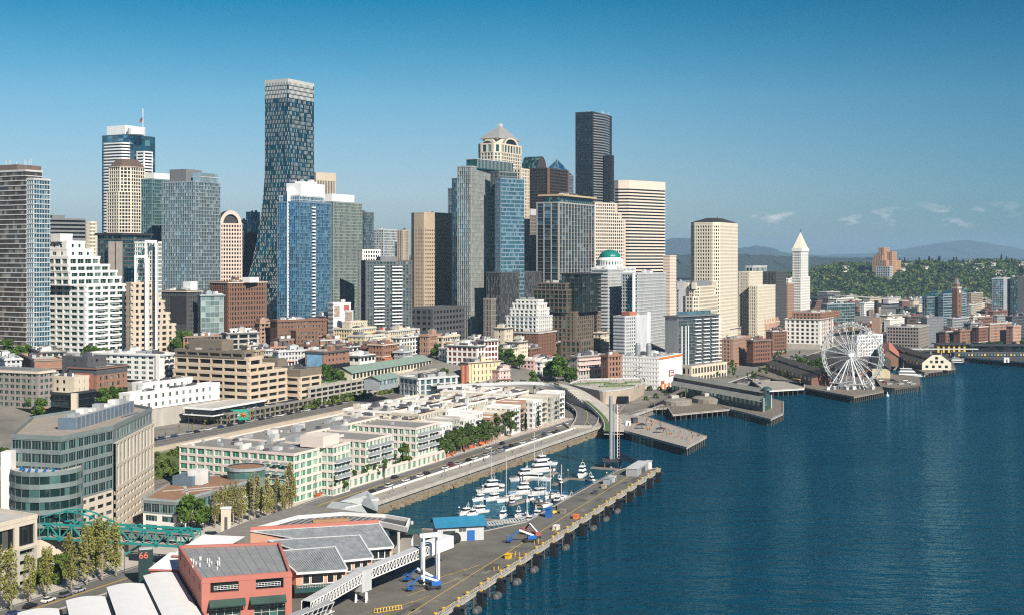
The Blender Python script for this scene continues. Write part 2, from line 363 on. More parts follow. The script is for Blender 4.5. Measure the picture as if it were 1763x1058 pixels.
p2=foot(175,213,228,Y-8);b.vol(ZZ(247,Y),M('white_paint'),GL_DARK,4.0,30,.5,.0,poly=rounded(p2,10),d=.6)
p2=foot(236,248,262,Y-5);b.vol(ZZ(262,Y),M('white_paint'),GL_DARK,4.0,30,.5,.06,poly=p2,d=.6)
mb=MB();mb.prism(foot(184,216,250,Y+4),ZZ(234,Y),ZZ(215,Y),M('white_paint'));mb.cyl((XX(233,Y),Y+4,ZZ(232,Y)),11,8,M('white_paint'),20);b.part('crown',mb)
mb=MB();fx=XX(246,Y);mb.beam((fx,Y,ZZ(232,Y)),(fx,Y,ZZ(187,Y)),.9,M('white_paint'),n=6);pl=b.part('flagpole',mb)
mb=MB();mb.face([(fx,Y,ZZ(201,Y)),(fx-4.5,Y+2,ZZ(205,Y)),(fx-5,Y+2,ZZ(212,Y)),(fx,Y,ZZ(209,Y))],M('red_paint'));mb.face([(fx,Y-.3,ZZ(201,Y)),(fx-2,Y+.5,ZZ(203,Y)),(fx-2,Y+.5,ZZ(207,Y)),(fx,Y-.3,ZZ(206,Y))],mat('flag_blue',(.05,.07,.25)));f_=mb.build('flag',pl);b.done()
Y=1350;b=T('cream gridded octagonal tower with brown hipped roof below the flagged tower',174,215,268,Y,cut=9)
b.vol(ZZ(330,Y),M('ivory'),GL_DARK,3.7,3.4,.28,.25,d=.5)
p2=chamfer(foot(179,216,258,Y+3),8);b.vol(ZZ(287,Y),M('ivory'),GL_DARK,3.7,3.4,.28,.25,poly=p2,z0=ZZ(330,Y),d=.5)
mb=MB();e=offs(p2,1.0);cx,cy=centroid(e);tp=[(cx+(x-cx)*.55,cy+(y-cy)*.55)for x,y in e];mr_=mat('brown_metal',(.13,.09,.07),.45)
for i in range(len(e)):j=(i+1)%len(e);mb.face([(*e[i],ZZ(287,Y)),(*e[j],ZZ(287,Y)),(*tp[j],ZZ(272,Y)),(*tp[i],ZZ(272,Y))],mr_)
mb.face([(*x,ZZ(272,Y))for x in tp],mr_);b.part('hipped_roof',mb);b.done()
Y=1200;b=T('green blue glass tower with white top box, partly behind the grey glass twin',244,262,300,Y)
b.vol(ZZ(309,Y),mat('green_frame',(.16,.24,.24),.4),GL_TEAL,3.3,2.6,.2,.14,d=.5)
mb=MB();mb.prism(foot(250,265,294,Y+4),ZZ(309,Y),ZZ(297,Y),M('white_wall'));b.part('penthouse',mb);b.done()
Y=1120;b=T('broad grey glass apartment tower with pale mullions and dark mechanical box',279,336,379,Y)
b.vol(ZZ(313,Y),mat('alu',(.42,.46,.48),.4,.3),GL_GREY,3.2,2.1,.16,.12,d=.35)
mb=MB();mb.prism(foot(292,320,347,Y+8),ZZ(314,Y),ZZ(290,Y),M('mid_grey'));b.part('mechanical_box',mb)
mb=MB();pc=foot(332,345,375,Y+5);mb.prism(pc,ZZ(314,Y),ZZ(297,Y),GL_PALE);ring(mb,pc,-.4,.3,ZZ(304,Y),ZZ(303,Y),M('light_grey'));b.part('glass_crown',mb)
b.units(3);b.done()
Y=1260;b=T('dark grey office block with long horizontal window strips beside left tower',80,86,147,Y,a=50,name='office_block',cat='office block')
b.vol(ZZ(377,Y),M('mid_grey'),GL_BLACK,4,6,.5,.0,d=.5)
mb=MB();mb.prism(foot(86,90,112,Y+6,50),ZZ(377,Y),ZZ(370,Y),M('mid_grey'));b.part('penthouse',mb);b.done()
Y=1240;b=T('slim white and dark striped tower with rounded corner behind white apartments',146,158,169,Y)
b.vol(ZZ(383,Y),M('ivory'),GL_BLACK,3.6,3,.45,.2,poly=rounded(b.poly,8),d=.5);b.done()
Y=985;b=T('teal glass apartment block with dark flat cap and grey stone columns',169,210,258,Y)
b.vol(ZZ(405,Y),M('dark_grey'),GL_TEAL,3.4,3,.3,.1,d=.4)
mb=MB();mb.prism(offs(b.poly,2.0),ZZ(405,Y),ZZ(401,Y),M('charcoal'));b.part('roof_canopy',mb)
for xa,xb in((183,194),(196,207)):
 mb=MB();mb.box(XX(xa,Y-6),XX(xb,Y-6),Y-1,Y+6,b.base,ZZ(416,Y),mat('taupe',(.30,.26,.23)));b.part('column',mb)
b.units(4);b.done()
Y=955;b=T('white framed glass apartment building stepping up beside the teal block',233,262,277,Y,name='apartment_building',cat='apartment building')
b.vol(ZZ(418,Y),M('white_wall'),GL_TEAL,3.3,2.4,.25,.14,d=.4);b.part
mb=MB();C_=b.poly[0]
for xa,xb,yt in((232,256,440),(250,271,414)):
 for x in(xa,xb-3):mb.box(XX(x,Y-6),XX(x+3,Y-6),Y-7,Y-4,b.base,ZZ(yt,Y),M('white_paint'))
 mb.box(XX(xa,Y-6),XX(xb,Y-6),Y-7.01,Y-3.9,ZZ(yt+4,Y),ZZ(yt,Y)+.01,M('white_paint'))
b.part('portal_frame',mb);b.done()
Y=1200;b=T('pinkish stone tower with rounded arch gable and small square windows',372,379,416,Y,a=62)
zs=ZZ(386,Y);b.vol(zs,M('pink_stone'),GL_BLACK,3.7,2.6,.42,.42,d=.6)
mb=MB();P0,P1,P2,P3=[Vector((*q,0))for q in b.poly];ax=P1-P0;dp_=P3-P0;L=ax.length;r=L/2;hh=ZZ(362,Y)-zs
def arc(o,k):return[tuple(o+ax*(.5-.5*k*math.cos(math.pi*i/16))+Vector((0,0,zs+hh*k*math.sin(math.pi*i/16))))for i in range(17)]
f1,f2=arc(P0,1),arc(P3,1);g1=arc(P0,.72);g2=[tuple(Vector(v)+dp_.normalized()*2)for v in g1]
for i in range(16):
 mb.face([f1[i+1],f1[i],f2[i],f2[i+1]],M('charcoal'));mb.face([g1[i],g1[i+1],f1[i+1],f1[i]],M('pink_stone'));mb.face([g1[i+1],g1[i],g2[i],g2[i+1]],M('pink_stone'))
mb.face(list(reversed(g2)),M('charcoal'));mb.face(f2,M('charcoal'));b.part('vaulted_gable',mb);b.done()
for lab,a_,yt,Y,gl,w in[('slim blue glass tower left of the flared tower',(427,433,447),366,1500,GL_BLUE,'mid_grey'),('short blue slab beside the slim blue tower',(416,421,429),380,1520,GL_BLUE,'mid_grey'),('dark ribbed office block at the foot of the flared tower',(413,419,450),403,1430,GL_BLACK,'charcoal')]:
 b=T(lab,*a_,Y);b.vol(ZZ(yt,Y),M(w),gl,3.8,3,.12,.25,d=.3);b.units(2);b.done()
Y=1370;FL=foot(456,496,540.5,Y);zt=ZZ(140,Y);zb=G(*FL[0])-4
b=Bld('tower','tallest tower, dark with white flecks, its left side flaring out toward the ground',FL)
gm=glass('glass_flecked',(.02,.11,.15),(.05,.20,.25),.3,metal=.75)
fleck=mat('fleck_panel',(.62,.62,.58),.5,var=.1);dl=Vector((FL[3][0]-FL[0][0],FL[3][1]-FL[0][1])).normalized();dr=Vector((FL[1][0]-FL[0][0],FL[1][1]-FL[0][1])).normalized()
def flare(z):
 k=max(0,(ZZ(285,Y)-z)/(ZZ(285,Y)-ZZ(490,Y)));return 26*k**1.7
nfl=58;fhh=(zt-zb)/nfl
def flpoly(z):
 f=flare(z);C0,R0,B0,L0=[Vector(p)for p in FL];return[tuple(C0-dr*0),tuple(R0),tuple(B0+dl*f),tuple(L0+dl*f)]
mbf=MB();mbw=MB()
for k in range(nfl):
 za,zc=zb+k*fhh,zb+(k+1)*fhh;A,B_=flpoly(za),flpoly(zc)
 for i in range(4):
  j=(i+1)%4;nb=18 if i in(0,2)else 16
  mbf.face([(*A[i],za),(*A[j],za),(*B_[j],zc),(*B_[i],zc)],gm,[(i*30,k),(i*30+nb,k),(i*30+nb,k+1),(i*30,k+1)])
 crown=k>=nfl-4
 for i in(0,3):
  j=(i+1)%4;p,q=Vector(B_[i]),Vector(B_[j]);L=(q-p).length;e=(q-p)/L;nn=Vector((e.y,-e.x));bw=2.15;nb=int(L/bw)
  for t in range(nb):
   if not crown and R_.random()<.3:continue
   s0=(t+(.12 if k%2 else .55))*bw;w_=.5 if not crown else 1.3
   if s0+w_>L:continue
   h0=0.12 if not crown else .05;a0=p+e*s0+nn*.25;a1=p+e*(s0+w_)+nn*.25
   pa=Vector(A[i])+(Vector(A[j])-Vector(A[i])).normalized()*(s0+.3*(1 if not crown else 0))+nn*.25
   mbw.face([(pa.x,pa.y,za+1.3),(pa.x+e.x*w_,pa.y+e.y*w_,za+.5),(a1.x,a1.y,zc-h0),(a0.x,a0.y,zc-h0)],fleck)
b.gl=mbf;b.top=zt;b.part('light_panels',mbw);b.rf.face([(*p,zt)for p in flpoly(zt)],M('roof_dark'));ring(b.wl,FL,-.6,.2,zt-.5,zt+3,mat('crown_screen',(.50,.50,.47),.5),inner=True);b.done()
Y=1560;b=T('pale ribbed concrete high rise behind the flared tower',540,544,577,Y,a=50);b.vol(ZZ(298,Y),M('beige'),GL_DARK,30,2.4,.02,.5,d=.8,crown=9,crownmat=M('beige'));b.done()
Y=1130;b=T('bright blue glass tower with white vertical balcony column and white penthouse',478,515,569,Y)
b.vol(ZZ(348,Y),mat('blue_frame',(.22,.32,.42),.35,.3),GL_DEEP,3.1,2.0,.14,.08,d=.35)
q=foot(481,516,557,Y+5);b.vol(ZZ(337,Y),M('light_grey'),GL_DEEP,3.1,2,.15,.1,poly=q,z0=ZZ(350,Y),d=.3)
mb=MB();mb.prism(foot(493,518,559,Y+8),ZZ(340,Y),ZZ(314,Y),M('white_paint'));mb.prism(foot(508,520,545,Y+11),ZZ(314,Y),ZZ(311,Y),M('white_paint'));b.part('penthouse',mb)
mb=MB();x=XX(495,Y);yy=Y+12;mb.box(x-1.2,x+1.2,Y+5.5,Y+16,b.base,ZZ(322,Y),M('white_paint'));b.part('white_fin',mb)
C0=Vector(b.poly[0]);e=(Vector(b.poly[1])-C0).normalized();nn=Vector((e.y,-e.x));Lr=(Vector(b.poly[1])-C0).length
k=0;z=b.base+8
while z<ZZ(352,Y)and k<60:
 mb=MB();c=C0+e*Lr*.42+nn*.9;mb.obox(c,(e.x,e.y),5.0,1.8,z,z+.25,M('white_paint'));mb.obox(c+nn*.85,(e.x,e.y),5.0,.1,z+.25,z+1.25,M('white_paint'));b.part('balcony',mb);z+=3.1;k+=1
b.units(3,z=ZZ(311,Y));b.done()
Y=1230;b=T('grey green glass apartment tower with white roof box right of the blue tower',560,574,623,Y)
b.vol(ZZ(348,Y),mat('greygreen',(.30,.34,.32),.4),glass('glass_olive',(.10,.19,.18),(.40,.52,.50),.3,metal=.7),3.1,2.0,.18,.22,d=.4)
mb=MB();mb.prism(foot(556,572,610,Y+6),ZZ(349,Y),ZZ(333,Y),M('white_paint'));b.part('penthouse',mb);b.done()
for lab,a_,yt,Y,gl,w,bf,pf in[('blue glass slab with brown top sliver behind the grey green tower',(612,630,643),366,1500,GL_BLUE,'mid_grey',.15,.1),('pale glass condominium tower in the distant gap',(643,660,690),396,1560,GL_GREY,'light_grey',.3,.15),('slim cream striped tower in the distant gap',(664,680,692),398,1600,GL_DARK,'ivory',.4,.3),('narrow dark ribbed tower left of the tan tower',(690,694,704),397,1480,GL_DARK,'beige',.1,.4)]:
 b=T(lab,*a_,Y);b.vol(ZZ(yt,Y),M(w),gl,3.3,2.6,bf,pf,d=.4);b.units(2);b.done()
b=T('low blue glass tower in the distant gap between apartment block and tan tower',684,690,703,1520);b.vol(ZZ(418,1520),M('mid_grey'),GL_BLUE,3.3,2.6,.15,.1);b.done()
Y=1200;b=T('low white office building with square black windows behind dark apartment block',621,624,654,Y,a=50,name='office_building',cat='office building');b.vol(ZZ(431,Y),M('white_wall'),GL_BLACK,3.7,3,.4,.4,d=.5);b.done()
Y=1085;b=T('dark grey apartment tower with two columns of white balconies',623,630,709,Y,a=58,name='apartment_tower',cat='apartment tower')
b.vol(ZZ(450,Y),mat('slate_wall',(.105,.105,.105)),GL_GREY,2.9,3.2,.34,.42,d=.45)
mb=MB();mb.prism(foot(650,655,683,Y+6,58),ZZ(451,Y),ZZ(442,Y),M('mid_grey'));b.part('penthouse',mb)
C0=Vector(b.poly[0]);e=(Vector(b.poly[1])-C0).normalized();nn=Vector((e.y,-e.x));Lr=(Vector(b.poly[1])-C0).length
for fr in(.27,.66):
 z=ZZ(455,Y)-3
 for k in range(18):
  mb=MB();c=C0+e*Lr*fr+nn*1.1;mb.obox(c,(e.x,e.y),Lr*.22,1.5,z,z+.25,M('light_grey'));mb.obox(c+nn*.72,(e.x,e.y),Lr*.22,.12,z+.25,z+1.15,M('white_paint'));b.part('balcony',mb);z-=2.9
b.done()
Y=1222;b=T('tan concrete tower with chamfered corner and blank top band',702,742,785,Y,cut=8)
b.vol(ZZ(367,Y),M('tan'),GL_DARK,3.8,1.9,.6,.5,d=.7,crown=15,crownmat=M('tan'));b.units(3);b.done()
b=T('low dark roofed hall at the foot of the tan tower',706,745,800,1130,name='hall',cat='hall');b.vol(ZZ(532,1130),M('dark_grey'),GL_BLACK,5,6,.5,.4,roof=M('roof_dark'));b.done()
Y=1430;b=T('narrow blue glass tower edge left of the tall ribbed glass tower',776,782,800,Y);b.vol(ZZ(325,Y),M('mid_grey'),GL_BLUE,3.6,2.6,.2,.2);b.done()
Y=1380;b=T('cream stone tower with arched gables, stepped grey pyramid roof and small lantern',820,858,901,Y,cut=6)
tr_=mat('trim_stone',(.66,.56,.44),var=.08);b.vol(ZZ(262,Y),tr_,GL_TEAL,3.8,4.2,.3,.3,d=.5,noroof=True)
b.vol(ZZ(247,Y),tr_,GL_TEAL,7.5,7,.2,.3,z0=ZZ(262,Y),d=.7)
cc=Vector(centroid(b.poly));ring4=foot(820,858,901,Y)
for i in range(4):
 p,q=Vector(ring4[i]),Vector(ring4[(i+1)%4]);L=(q-p).length;e=(q-p)/L;nn=Vector((e.y,-e.x));m_=(p+q)/2;r=L*.28;z0=ZZ(247,Y);mb=MB()
 def av(k,o):return[(m_.x-e.x*r*k*math.cos(math.pi*j/14)+nn.x*o,m_.y-e.y*r*k*math.cos(math.pi*j/14)+nn.y*o,z0+ZZ(234,Y)-z0-(1-k)*3 if False else z0+r*.5*k*math.sin(math.pi*j/14))for j in range(15)]
 A,B_,C_=av(1,.4),av(1,-12),av(.8,.4);D_=av(.8,-1.2)
 for j in range(14):
  mb.face([A[j+1],A[j],B_[j],B_[j+1]],M('mid_grey'));mb.face([C_[j],C_[j+1],A[j+1],A[j]],tr_);mb.face([C_[j+1],C_[j],D_[j],D_[j+1]],tr_)
 mb.face(list(reversed(D_)),GL_DARK);b.part('arched_gable',mb)
mb=MB();q4=[tuple(cc+(Vector(p)-cc)*.86)for p in ring4];t4=[tuple(cc+(Vector(p)-cc)*.10)for p in ring4];mb.prism(chamfer(q4,7),ZZ(249,Y),ZZ(237,Y),tr_);b.part('attic',mb)
mb=MB();pg=mat('pyramid_grey',(.30,.30,.29),.5);NS=9;z0,z1=ZZ(237,Y),ZZ(213,Y);q4=offs(q4,.5)
for s_ in range(NS):
 k0,k1=s_/NS,(s_+1)/NS;A=[tuple(Vector(a)*(1-k0)+Vector(c)*k0)for a,c in zip(q4,t4)];B_=[tuple(Vector(a)*(1-k1+.02)+Vector(c)*(k1-.02))for a,c in zip(q4,t4)]
 for i in range(4):j=(i+1)%4;mb.face([(*A[i],z0+(z1-z0)*k0),(*A[j],z0+(z1-z0)*k0),(*B_[j],z0+(z1-z0)*k1),(*B_[i],z0+(z1-z0)*k1)],pg)
b.part('pyramid_roof',mb)
mb=MB();mb.prism(t4,ZZ(214,Y),ZZ(208,Y),M('light_grey'));mb.prism(offs(t4,-1),ZZ(208,Y),ZZ(206,Y),pg);b.part('lantern',mb)
q=foot(884,897,911,Y-25);b.vol(ZZ(294,Y),tr_,GL_TEAL,3.8,4,.3,.4,poly=q);b.done()
Y=1185;b=T('blue grey ribbed glass tower in front of the pyramid roofed tower',788,811,859,Y)
rib=mat('rib_metal',(.50,.48,.44),.35,.3)
b.vol(ZZ(287,Y),rib,GL_PALE,3.9,2.0,.05,.22,d=.5)
q=foot(855,862,902,Y-2,a=50);b.vol(ZZ(308,Y),mat('blue_alu',(.25,.34,.40),.35,.3),glass('glass_sky',(.13,.34,.42),(.46,.68,.74),.3,metal=.75),3.9,1.6,.3,.06,poly=q,d=.3)
q=foot(845,859,890,Y+8,a=45);b.vol(ZZ(295,Y),M('mid_grey'),GL_GREEN,3.9,2,.2,.2,poly=q)
mb=MB();q=foot(803,822,883,Y+8,a=34);mb.prism(q,ZZ(290,Y),ZZ(273,Y),GL_TEAL)
p,r_=Vector(q[0]),Vector(q[1]);n_=26
for k in range(n_):c=p+(r_-p)*(k/n_);mb.beam((c.x,c.y-.3,ZZ(288,Y)),(c.x,c.y-.3,ZZ(272,Y)),.35,rib)
ring(mb,q,-.4,.4,ZZ(273,Y),ZZ(272,Y),M('light_grey'));b.part('crown',mb)
q=foot(784,791,803,Y+20);b.vol(ZZ(306,Y),rib,GL_PALE,3.9,2.2,.05,.25,poly=q);b.done()
Y=1560;P_=foot(898,925,941,Y);b=Bld('tower','dark green glass tower with half barrel vaulted top behind the bronze block',P_)
b.vol(ZZ(292,Y),M('charcoal'),GL_GREEN,3.8,3,.15,.1)
mb=MB();p0,p1,p2,p3=[Vector(p)for p in P_];ex=p1-p0;ln=p3-p0;hh=ZZ(268,Y)-ZZ(292,Y)
for j in range(12):
 a0,a1=math.pi*j/12,math.pi*(j+1)/12;A=p0+ex*(.5-.5*math.cos(a0));B_=p0+ex*(.5-.5*math.cos(a1));za,zc=ZZ(292,Y)+hh*math.sin(a0),ZZ(292,Y)+hh*math.sin(a1)
 mb.face([(*B_,zc),(*A,za),(*(A+ln),za),(*(B_+ln),zc)],GL_GREEN,[(j+1,0),(j,0),(j,9),(j+1,9)]);mb.face([(*A,ZZ(292,Y)),(*B_,ZZ(292,Y)),(*B_,zc),(*A,za)],M('bronze'))
b.part('barrel_vault',mb);b.done()
Y=1650;P_=foot(931,962,987,Y);b=Bld('tower','blue glass tower with pointed glass pyramid roof beside the dark tall tower',P_)
b.vol(ZZ(300,Y),M('mid_grey'),GL_DEEP,3.8,3,.2,.1);mb=MB();cc=centroid(P_);zp=ZZ(271,Y)
for i in range(4):p,q=P_[i],P_[(i+1)%4];mb.face([(*p,ZZ(300,Y)),(*q,ZZ(300,Y)),(*cc,zp)],GL_DEEP,[(0,i*9),(8,i*9),(4,i*9+8)])
b.part('pyramid_roof',mb)
mb=MB()
for i in range(4):mb.beam((*P_[i],ZZ(300,Y)),(*cc,zp),.7,M('steel'))
b.part('roof_ribs',mb);b.done()
Y=1540;b=T('dark bronze office block with copper corner edges',909,944,978,Y);b.vol(ZZ(290,Y),M('bronze'),GL_BLACK,3.8,2.2,.4,.12,d=.3)
mb=MB()
for p in b.poly:mb.obox(p,su,2.4,2.4,b.base,ZZ(290,Y)+.8,mat('copper',(.40,.22,.13),.4,.5))
b.part('corner_trim',mb);b.units(3);b.done()
b=T('dark glass office slab with white top in the gap right of the glass tower',905,914,930,1420);b.vol(ZZ(361,1420),M('concrete_dark'),GL_BLACK,3.8,3,.3,.3,crown=6,crownmat=M('light_grey'));b.done()
Y=1310;b=T('square dark glass tower with pale vertical piers under a flat beige canopy roof',924,962,1023,Y);fr_=mat('pier_beige',(.40,.37,.33),var=.08)
b.vol(ZZ(349,Y),fr_,glass('glass_slate',(.06,.11,.14),(.30,.40,.44),.18,metal=.7),3.9,7.5,.06,.11,d=.6)
q=foot(936,966,1018,Y+8);b.vol(ZZ(338,Y),M('mid_grey'),GL_TEAL,6,5,.1,.1,poly=q,z0=ZZ(350,Y),d=.3)
mb=MB();mb.prism(offs(q,4.5),ZZ(337,Y),ZZ(334,Y),mat('canopy_wood',(.55,.40,.24)));b.part('roof_canopy',mb);b.units(3,poly=q,z=ZZ(334,Y));b.done()
Y=1850;P_=foot(991,1020,1053,Y);b=Bld('tower','black skyscraper with grey curved banded face and antennas on the roof',P_)
b.vol(ZZ(193,Y),M('charcoal'),glass('glass_navy',(.012,.02,.032),(.05,.07,.09),.15,metal=.4),3.9,3,.12,.06,d=.3)
p,q=Vector(P_[0]),Vector(P_[1]);L=(q-p).length;e=(q-p)/L;nn=Vector((e.y,-e.x));A=[tuple(p+e*(L*t)+nn*(.8+5*math.sin(math.pi*(t-.04)/.82)))for t in[.04+.82*i/10 for i in range(11)]]
cp=[tuple(p+e*L*.86-nn*1),tuple(p+e*L*.04-nn*1)];cur=list(A)+cp
b.vol(ZZ(197,Y),mat('band_grey',(.22,.22,.22),.5),GL_BLACK,3.9,30,.42,0,poly=cur,d=.35)
q4=foot(1040,1053,1056.5,Y+12);b.vol(ZZ(267,Y),M('charcoal'),GL_BLACK,3.9,3,.15,.1,poly=q4)
mb=MB()
for k in range(16):c=Vector(centroid(P_))+Vector((R_.uniform(-22,24),R_.uniform(-14,14)));mb.beam((c.x,c.y,ZZ(193,Y)),(c.x,c.y,ZZ(193,Y)+R_.uniform(2,6)),.5,M('unit_white'))
b.part('antenna',mb);b.units(4,z=ZZ(193,Y));b.done()
Y=1450;b=T('beige tower with square window grid and stepped rounded right side',1018,1024,1078,Y,a=52)
P_=rounded(b.poly,16,6,only=(1,));b.vol(ZZ(378,Y),M('pale_stone'),GL_DARK,3.9,3.0,.36,.34,poly=P_,d=.7)
for xr,y0,yt in((1071,378,366),(1064,366,350)):q=rounded(foot(1018,1024,xr,Y,a=52),14,6,only=(1,));b.vol(ZZ(yt,Y),M('pale_stone'),GL_DARK,3.9,3,.36,.34,poly=q,z0=ZZ(y0,Y),d=.7)
b.units(4,poly=q);b.done()
Y=1600;b=T('wide pale office tower striped with dark window ribbons and blank top band',1050,1074,1152,Y,a=48,cut=9)
b.vol(ZZ(311,Y),M('pale_stone'),GL_BLACK,4.1,40,.52,0,d=.9,crown=9,crownmat=M('pale_stone'));b.units(4);b.done()
b=T('pale blank concrete slab tower right of the striped tower',1150,1153,1164,1500);b.vol(ZZ(441,1500),M('pale_stone'),GL_DARK,3.8,4,.4,.5,blank=(0,3));b.done()
Y=1240;b=T('white round building crowned by a green dome',1018,1048,1094,Y,name='domed_building',cat='building');b.vol(ZZ(462,Y),M('white_wall'),GL_TEAL,3.8,3.4,.4,.35)
cx,cy=XX(1050,Y+22),Y+22;prim=[(cx+13.2*math.cos(t*math.pi/14),cy+13.2*math.sin(t*math.pi/14))for t in range(28)]
b.vol(ZZ(449,Y+22),M('white_wall'),GL_TEAL,4.6,3.6,.35,.3,poly=prim,z0=ZZ(466,Y))
mb=MB();mb.lathe((cx,cy,ZZ(449,Y+22)),[(13.5,0),(13.5,.8),(12,2.0),(11.2,3.2),(0,3.2)],M('white_wall'),28);b.part('drum',mb)
mb=MB();mb.lathe((cx,cy,ZZ(444,Y+22)),[(11*math.cos(t),8.2*math.sin(t))for t in[i*math.pi/18 for i in range(10)]],mat('dome_green',(.01,.19,.16),.35,var=.08),28)
for k in range(28):a0=k*math.pi/14;mb.beam((cx+11*math.cos(a0),cy+11*math.sin(a0),ZZ(444,Y+22)),(cx+11*math.cos(a0)*.72,cy+11*math.sin(a0)*.72,ZZ(444,Y+22)+5.8),.18,M('teal'))
b.part('dome',mb);b.done()
Y=1330;b=T('tall ivory tower with regular black windows and low dark hip roof',1187,1236,1272,Y,cut=6)
b.vol(ZZ(384,Y),M('ivory'),GL_BLACK,3.75,2.9,.42,.42,d=.6,crown=2);mb=MB();e=offs(b.poly,.8);cx,cy=centroid(e)
tp=[(cx+(x-cx)*.35,cy+(y-cy)*.35)for x,y in e]
for i in range(len(e)):j=(i+1)%len(e);mb.face([(*e[i],ZZ(384,Y)+1),(*e[j],ZZ(384,Y)+1),(*tp[j],ZZ(374,Y)),(*tp[i],ZZ(374,Y))],M('charcoal'))
mb.face([(*x,ZZ(374,Y))for x in tp],M('charcoal'));b.part('hip_roof',mb);b.units(2,z=ZZ(374,Y),size=.5);b.done()
Y=1200;b=T('cream ornate stepped apartment building with mansard top before the ivory tower',1174,1200,1238,Y,name='apartment_building',cat='apartment building',cut=4)
b.vol(ZZ(512,Y),M('ivory'),GL_DARK,3.4,3,.35,.35);q=chamfer(foot(1180,1202,1232,Y+5),4);b.vol(ZZ(495,Y),M('ivory'),GL_DARK,3.4,3,.35,.35,poly=q,z0=ZZ(512,Y))
mb=MB();q2=offs(q,-5);
for i in range(len(q)):j=(i+1)%len(q);mb.face([(*q[i],ZZ(495,Y)),(*q[j],ZZ(495,Y)),(*q2[j],ZZ(484,Y)),(*q2[i],ZZ(484,Y))],M('mid_grey'))
mb.face([(*x,ZZ(484,Y))for x in q2],M('mid_grey'));b.part('mansard_roof',mb)
for p in q[::2]:mb=MB();mb.obox(p,su,4,4,ZZ(498,Y),ZZ(487,Y),M('ivory'));b.part('dormer',mb)
b.units(3,poly=q2,z=ZZ(484,Y),size=.6);b.done()
Y=1420;b=T('ivory art deco building stepping down to the right',1272,1290,1312,Y);b.vol(ZZ(469,Y),M('ivory'),GL_DARK,3.8,2.4,.2,.5,d=.6)
q=foot(1290,1304,1334,Y-12);b.vol(ZZ(493,Y),M('ivory'),GL_DARK,3.8,2.4,.25,.5,poly=q,d=.6);b.units(2);b.done()
Y=1520;b=T('dark grey gridded federal style office slab',1300,1336,1353,Y);b.vol(ZZ(469,Y),M('dark_grey'),GL_DARK,3.6,1.8,.25,.4,d=.5);b.done()
b=T('low white office top behind the dark office slab',1284,1296,1320,1640);b.vol(ZZ(459,1640),M('light_grey'),GL_GREEN,8,6,.4,.2);b.done()
b=T('narrow tan brick tower between the dark slab and the pointed white tower',1350,1356,1366,1560);b.vol(ZZ(490,1560),M('brick_pale'),GL_DARK,3.6,2.6,.4,.45);b.done()
Y=1850;P_=foot(1362,1379,1394,Y);b=Bld('tower','slender white historic tower with steep pyramid cap',P_);wt=M('white_wall')
b.vol(ZZ(478,Y),wt,GL_BLACK,3.9,3.2,.32,.36,d=.5);q=foot(1365,1379.5,1391,Y+3);b.vol(ZZ(433,Y),wt,GL_BLACK,3.9,3.2,.32,.36,poly=q,z0=ZZ(478,Y),d=.5)
mb=MB();o=offs(q,1.2);mb.prism(o,ZZ(433,Y),ZZ(427,Y),wt);cc=centroid(q);b.part('cornice',mb);mb=MB();zi=ZZ(408,Y);i4=[(cc[0]+(x-cc[0])*.32,cc[1]+(y-cc[1])*.32)for x,y in q]
for i in range(4):
 j=(i+1)%4;mb.face([(*q[i],ZZ(427,Y)),(*q[j],ZZ(427,Y)),(*i4[j],zi),(*i4[i],zi)],M('ivory'));mb.face([(*i4[i],zi),(*i4[j],zi),(*cc,ZZ(399,Y))],M('ivory'))
mb.beam((*cc,ZZ(400,Y)),(*cc,ZZ(394,Y)),.8,M('unit_dark'));b.part('pyramid_cap',mb)
q=foot(1350,1358,1366,Y-4);b.vol(ZZ(480,Y),wt,GL_BLACK,3.9,3.2,.4,.4,poly=q);b.done()
def grid_sheet(us,vs,fz,m,name):
 mb=MB();idx={}
 vsx=[]
 for v in vs:
  for u in us:x,y=UV(u,v);vsx.append((x,y,fz(x,y)))
 n=len(us);mb.v=vsx;mb.mats=[m]
 for j in range(len(vs)-1):
  for i in range(n-1):
   a=j*n+i;mb.f.append((a+1,a,a+n,a+n+1));mb.m.append(0);mb.uv.extend([(0,0)]*4)
 return mb.build(name)
gm_=mat('city_ground',(.20,.187,.165),rough=.9,var=.45,scale=.03)
us=[-900,-700,-550,-400]+list(range(-360,760,20))+list(range(760,1500,60))+[1600,1800,2100,2500,3000,4000,6000,9000,14000,22000,40000]
vs=[0,10,20,30,44,60,80,90,100,110,120,130,140,146,150,160,168,176,183,190,200,215,230,250,270,300,340,400,480,600,800,1000,1400,2000,3000,5000,9000,16000,30000]
o=grid_sheet(us,vs,G,gm_,'ground');struct(o)
SH=[UV(556,0),(585,1415),(1150,1760),(6000,3000),(40000,18000)]
mb=MB();mb.face([(*p,4.3)for p in SH]+[(*UV(30000,2),4.3),(*UV(3000,2),4.3),(*UV(1000,2),4.3)],M('asphalt'))
for p,q in zip(SH,SH[1:]):mb.face([(*p,-3),(*q,-3),(*q,4.3),(*p,4.3)],M('concrete_dark'))
struct(mb.build('southern_shore'))
mb=MB();sw=mat('seawall_stone',(.24,.22,.18),var=.4,scale=.5,bump=.5)
uu=list(range(-360,1500,20))+[3000,40000]
for a,b_ in zip(uu,uu[1:]):
 p,q=UV(a,0),UV(b_,0);mb.face([(*q,-4),(*p,-4),(*p,4.5),(*q,4.5)],sw)
 p2,q2=UV(a,-1.0),UV(b_,-1.0);mb.face([(*p2,3.4),(*q2,3.4),(*q2,4.9),(*p2,4.9)],M('concrete'))
 p3,q3=UV(a,0.6),UV(b_,0.6);mb.face([(*p2,4.9),(*q2,4.9),(*q3,4.9),(*p3,4.9)],M('concrete'));mb.face([(*p2,3.4),(*p,3.4),(*q,3.4),(*q2,3.4)],M('concrete'))
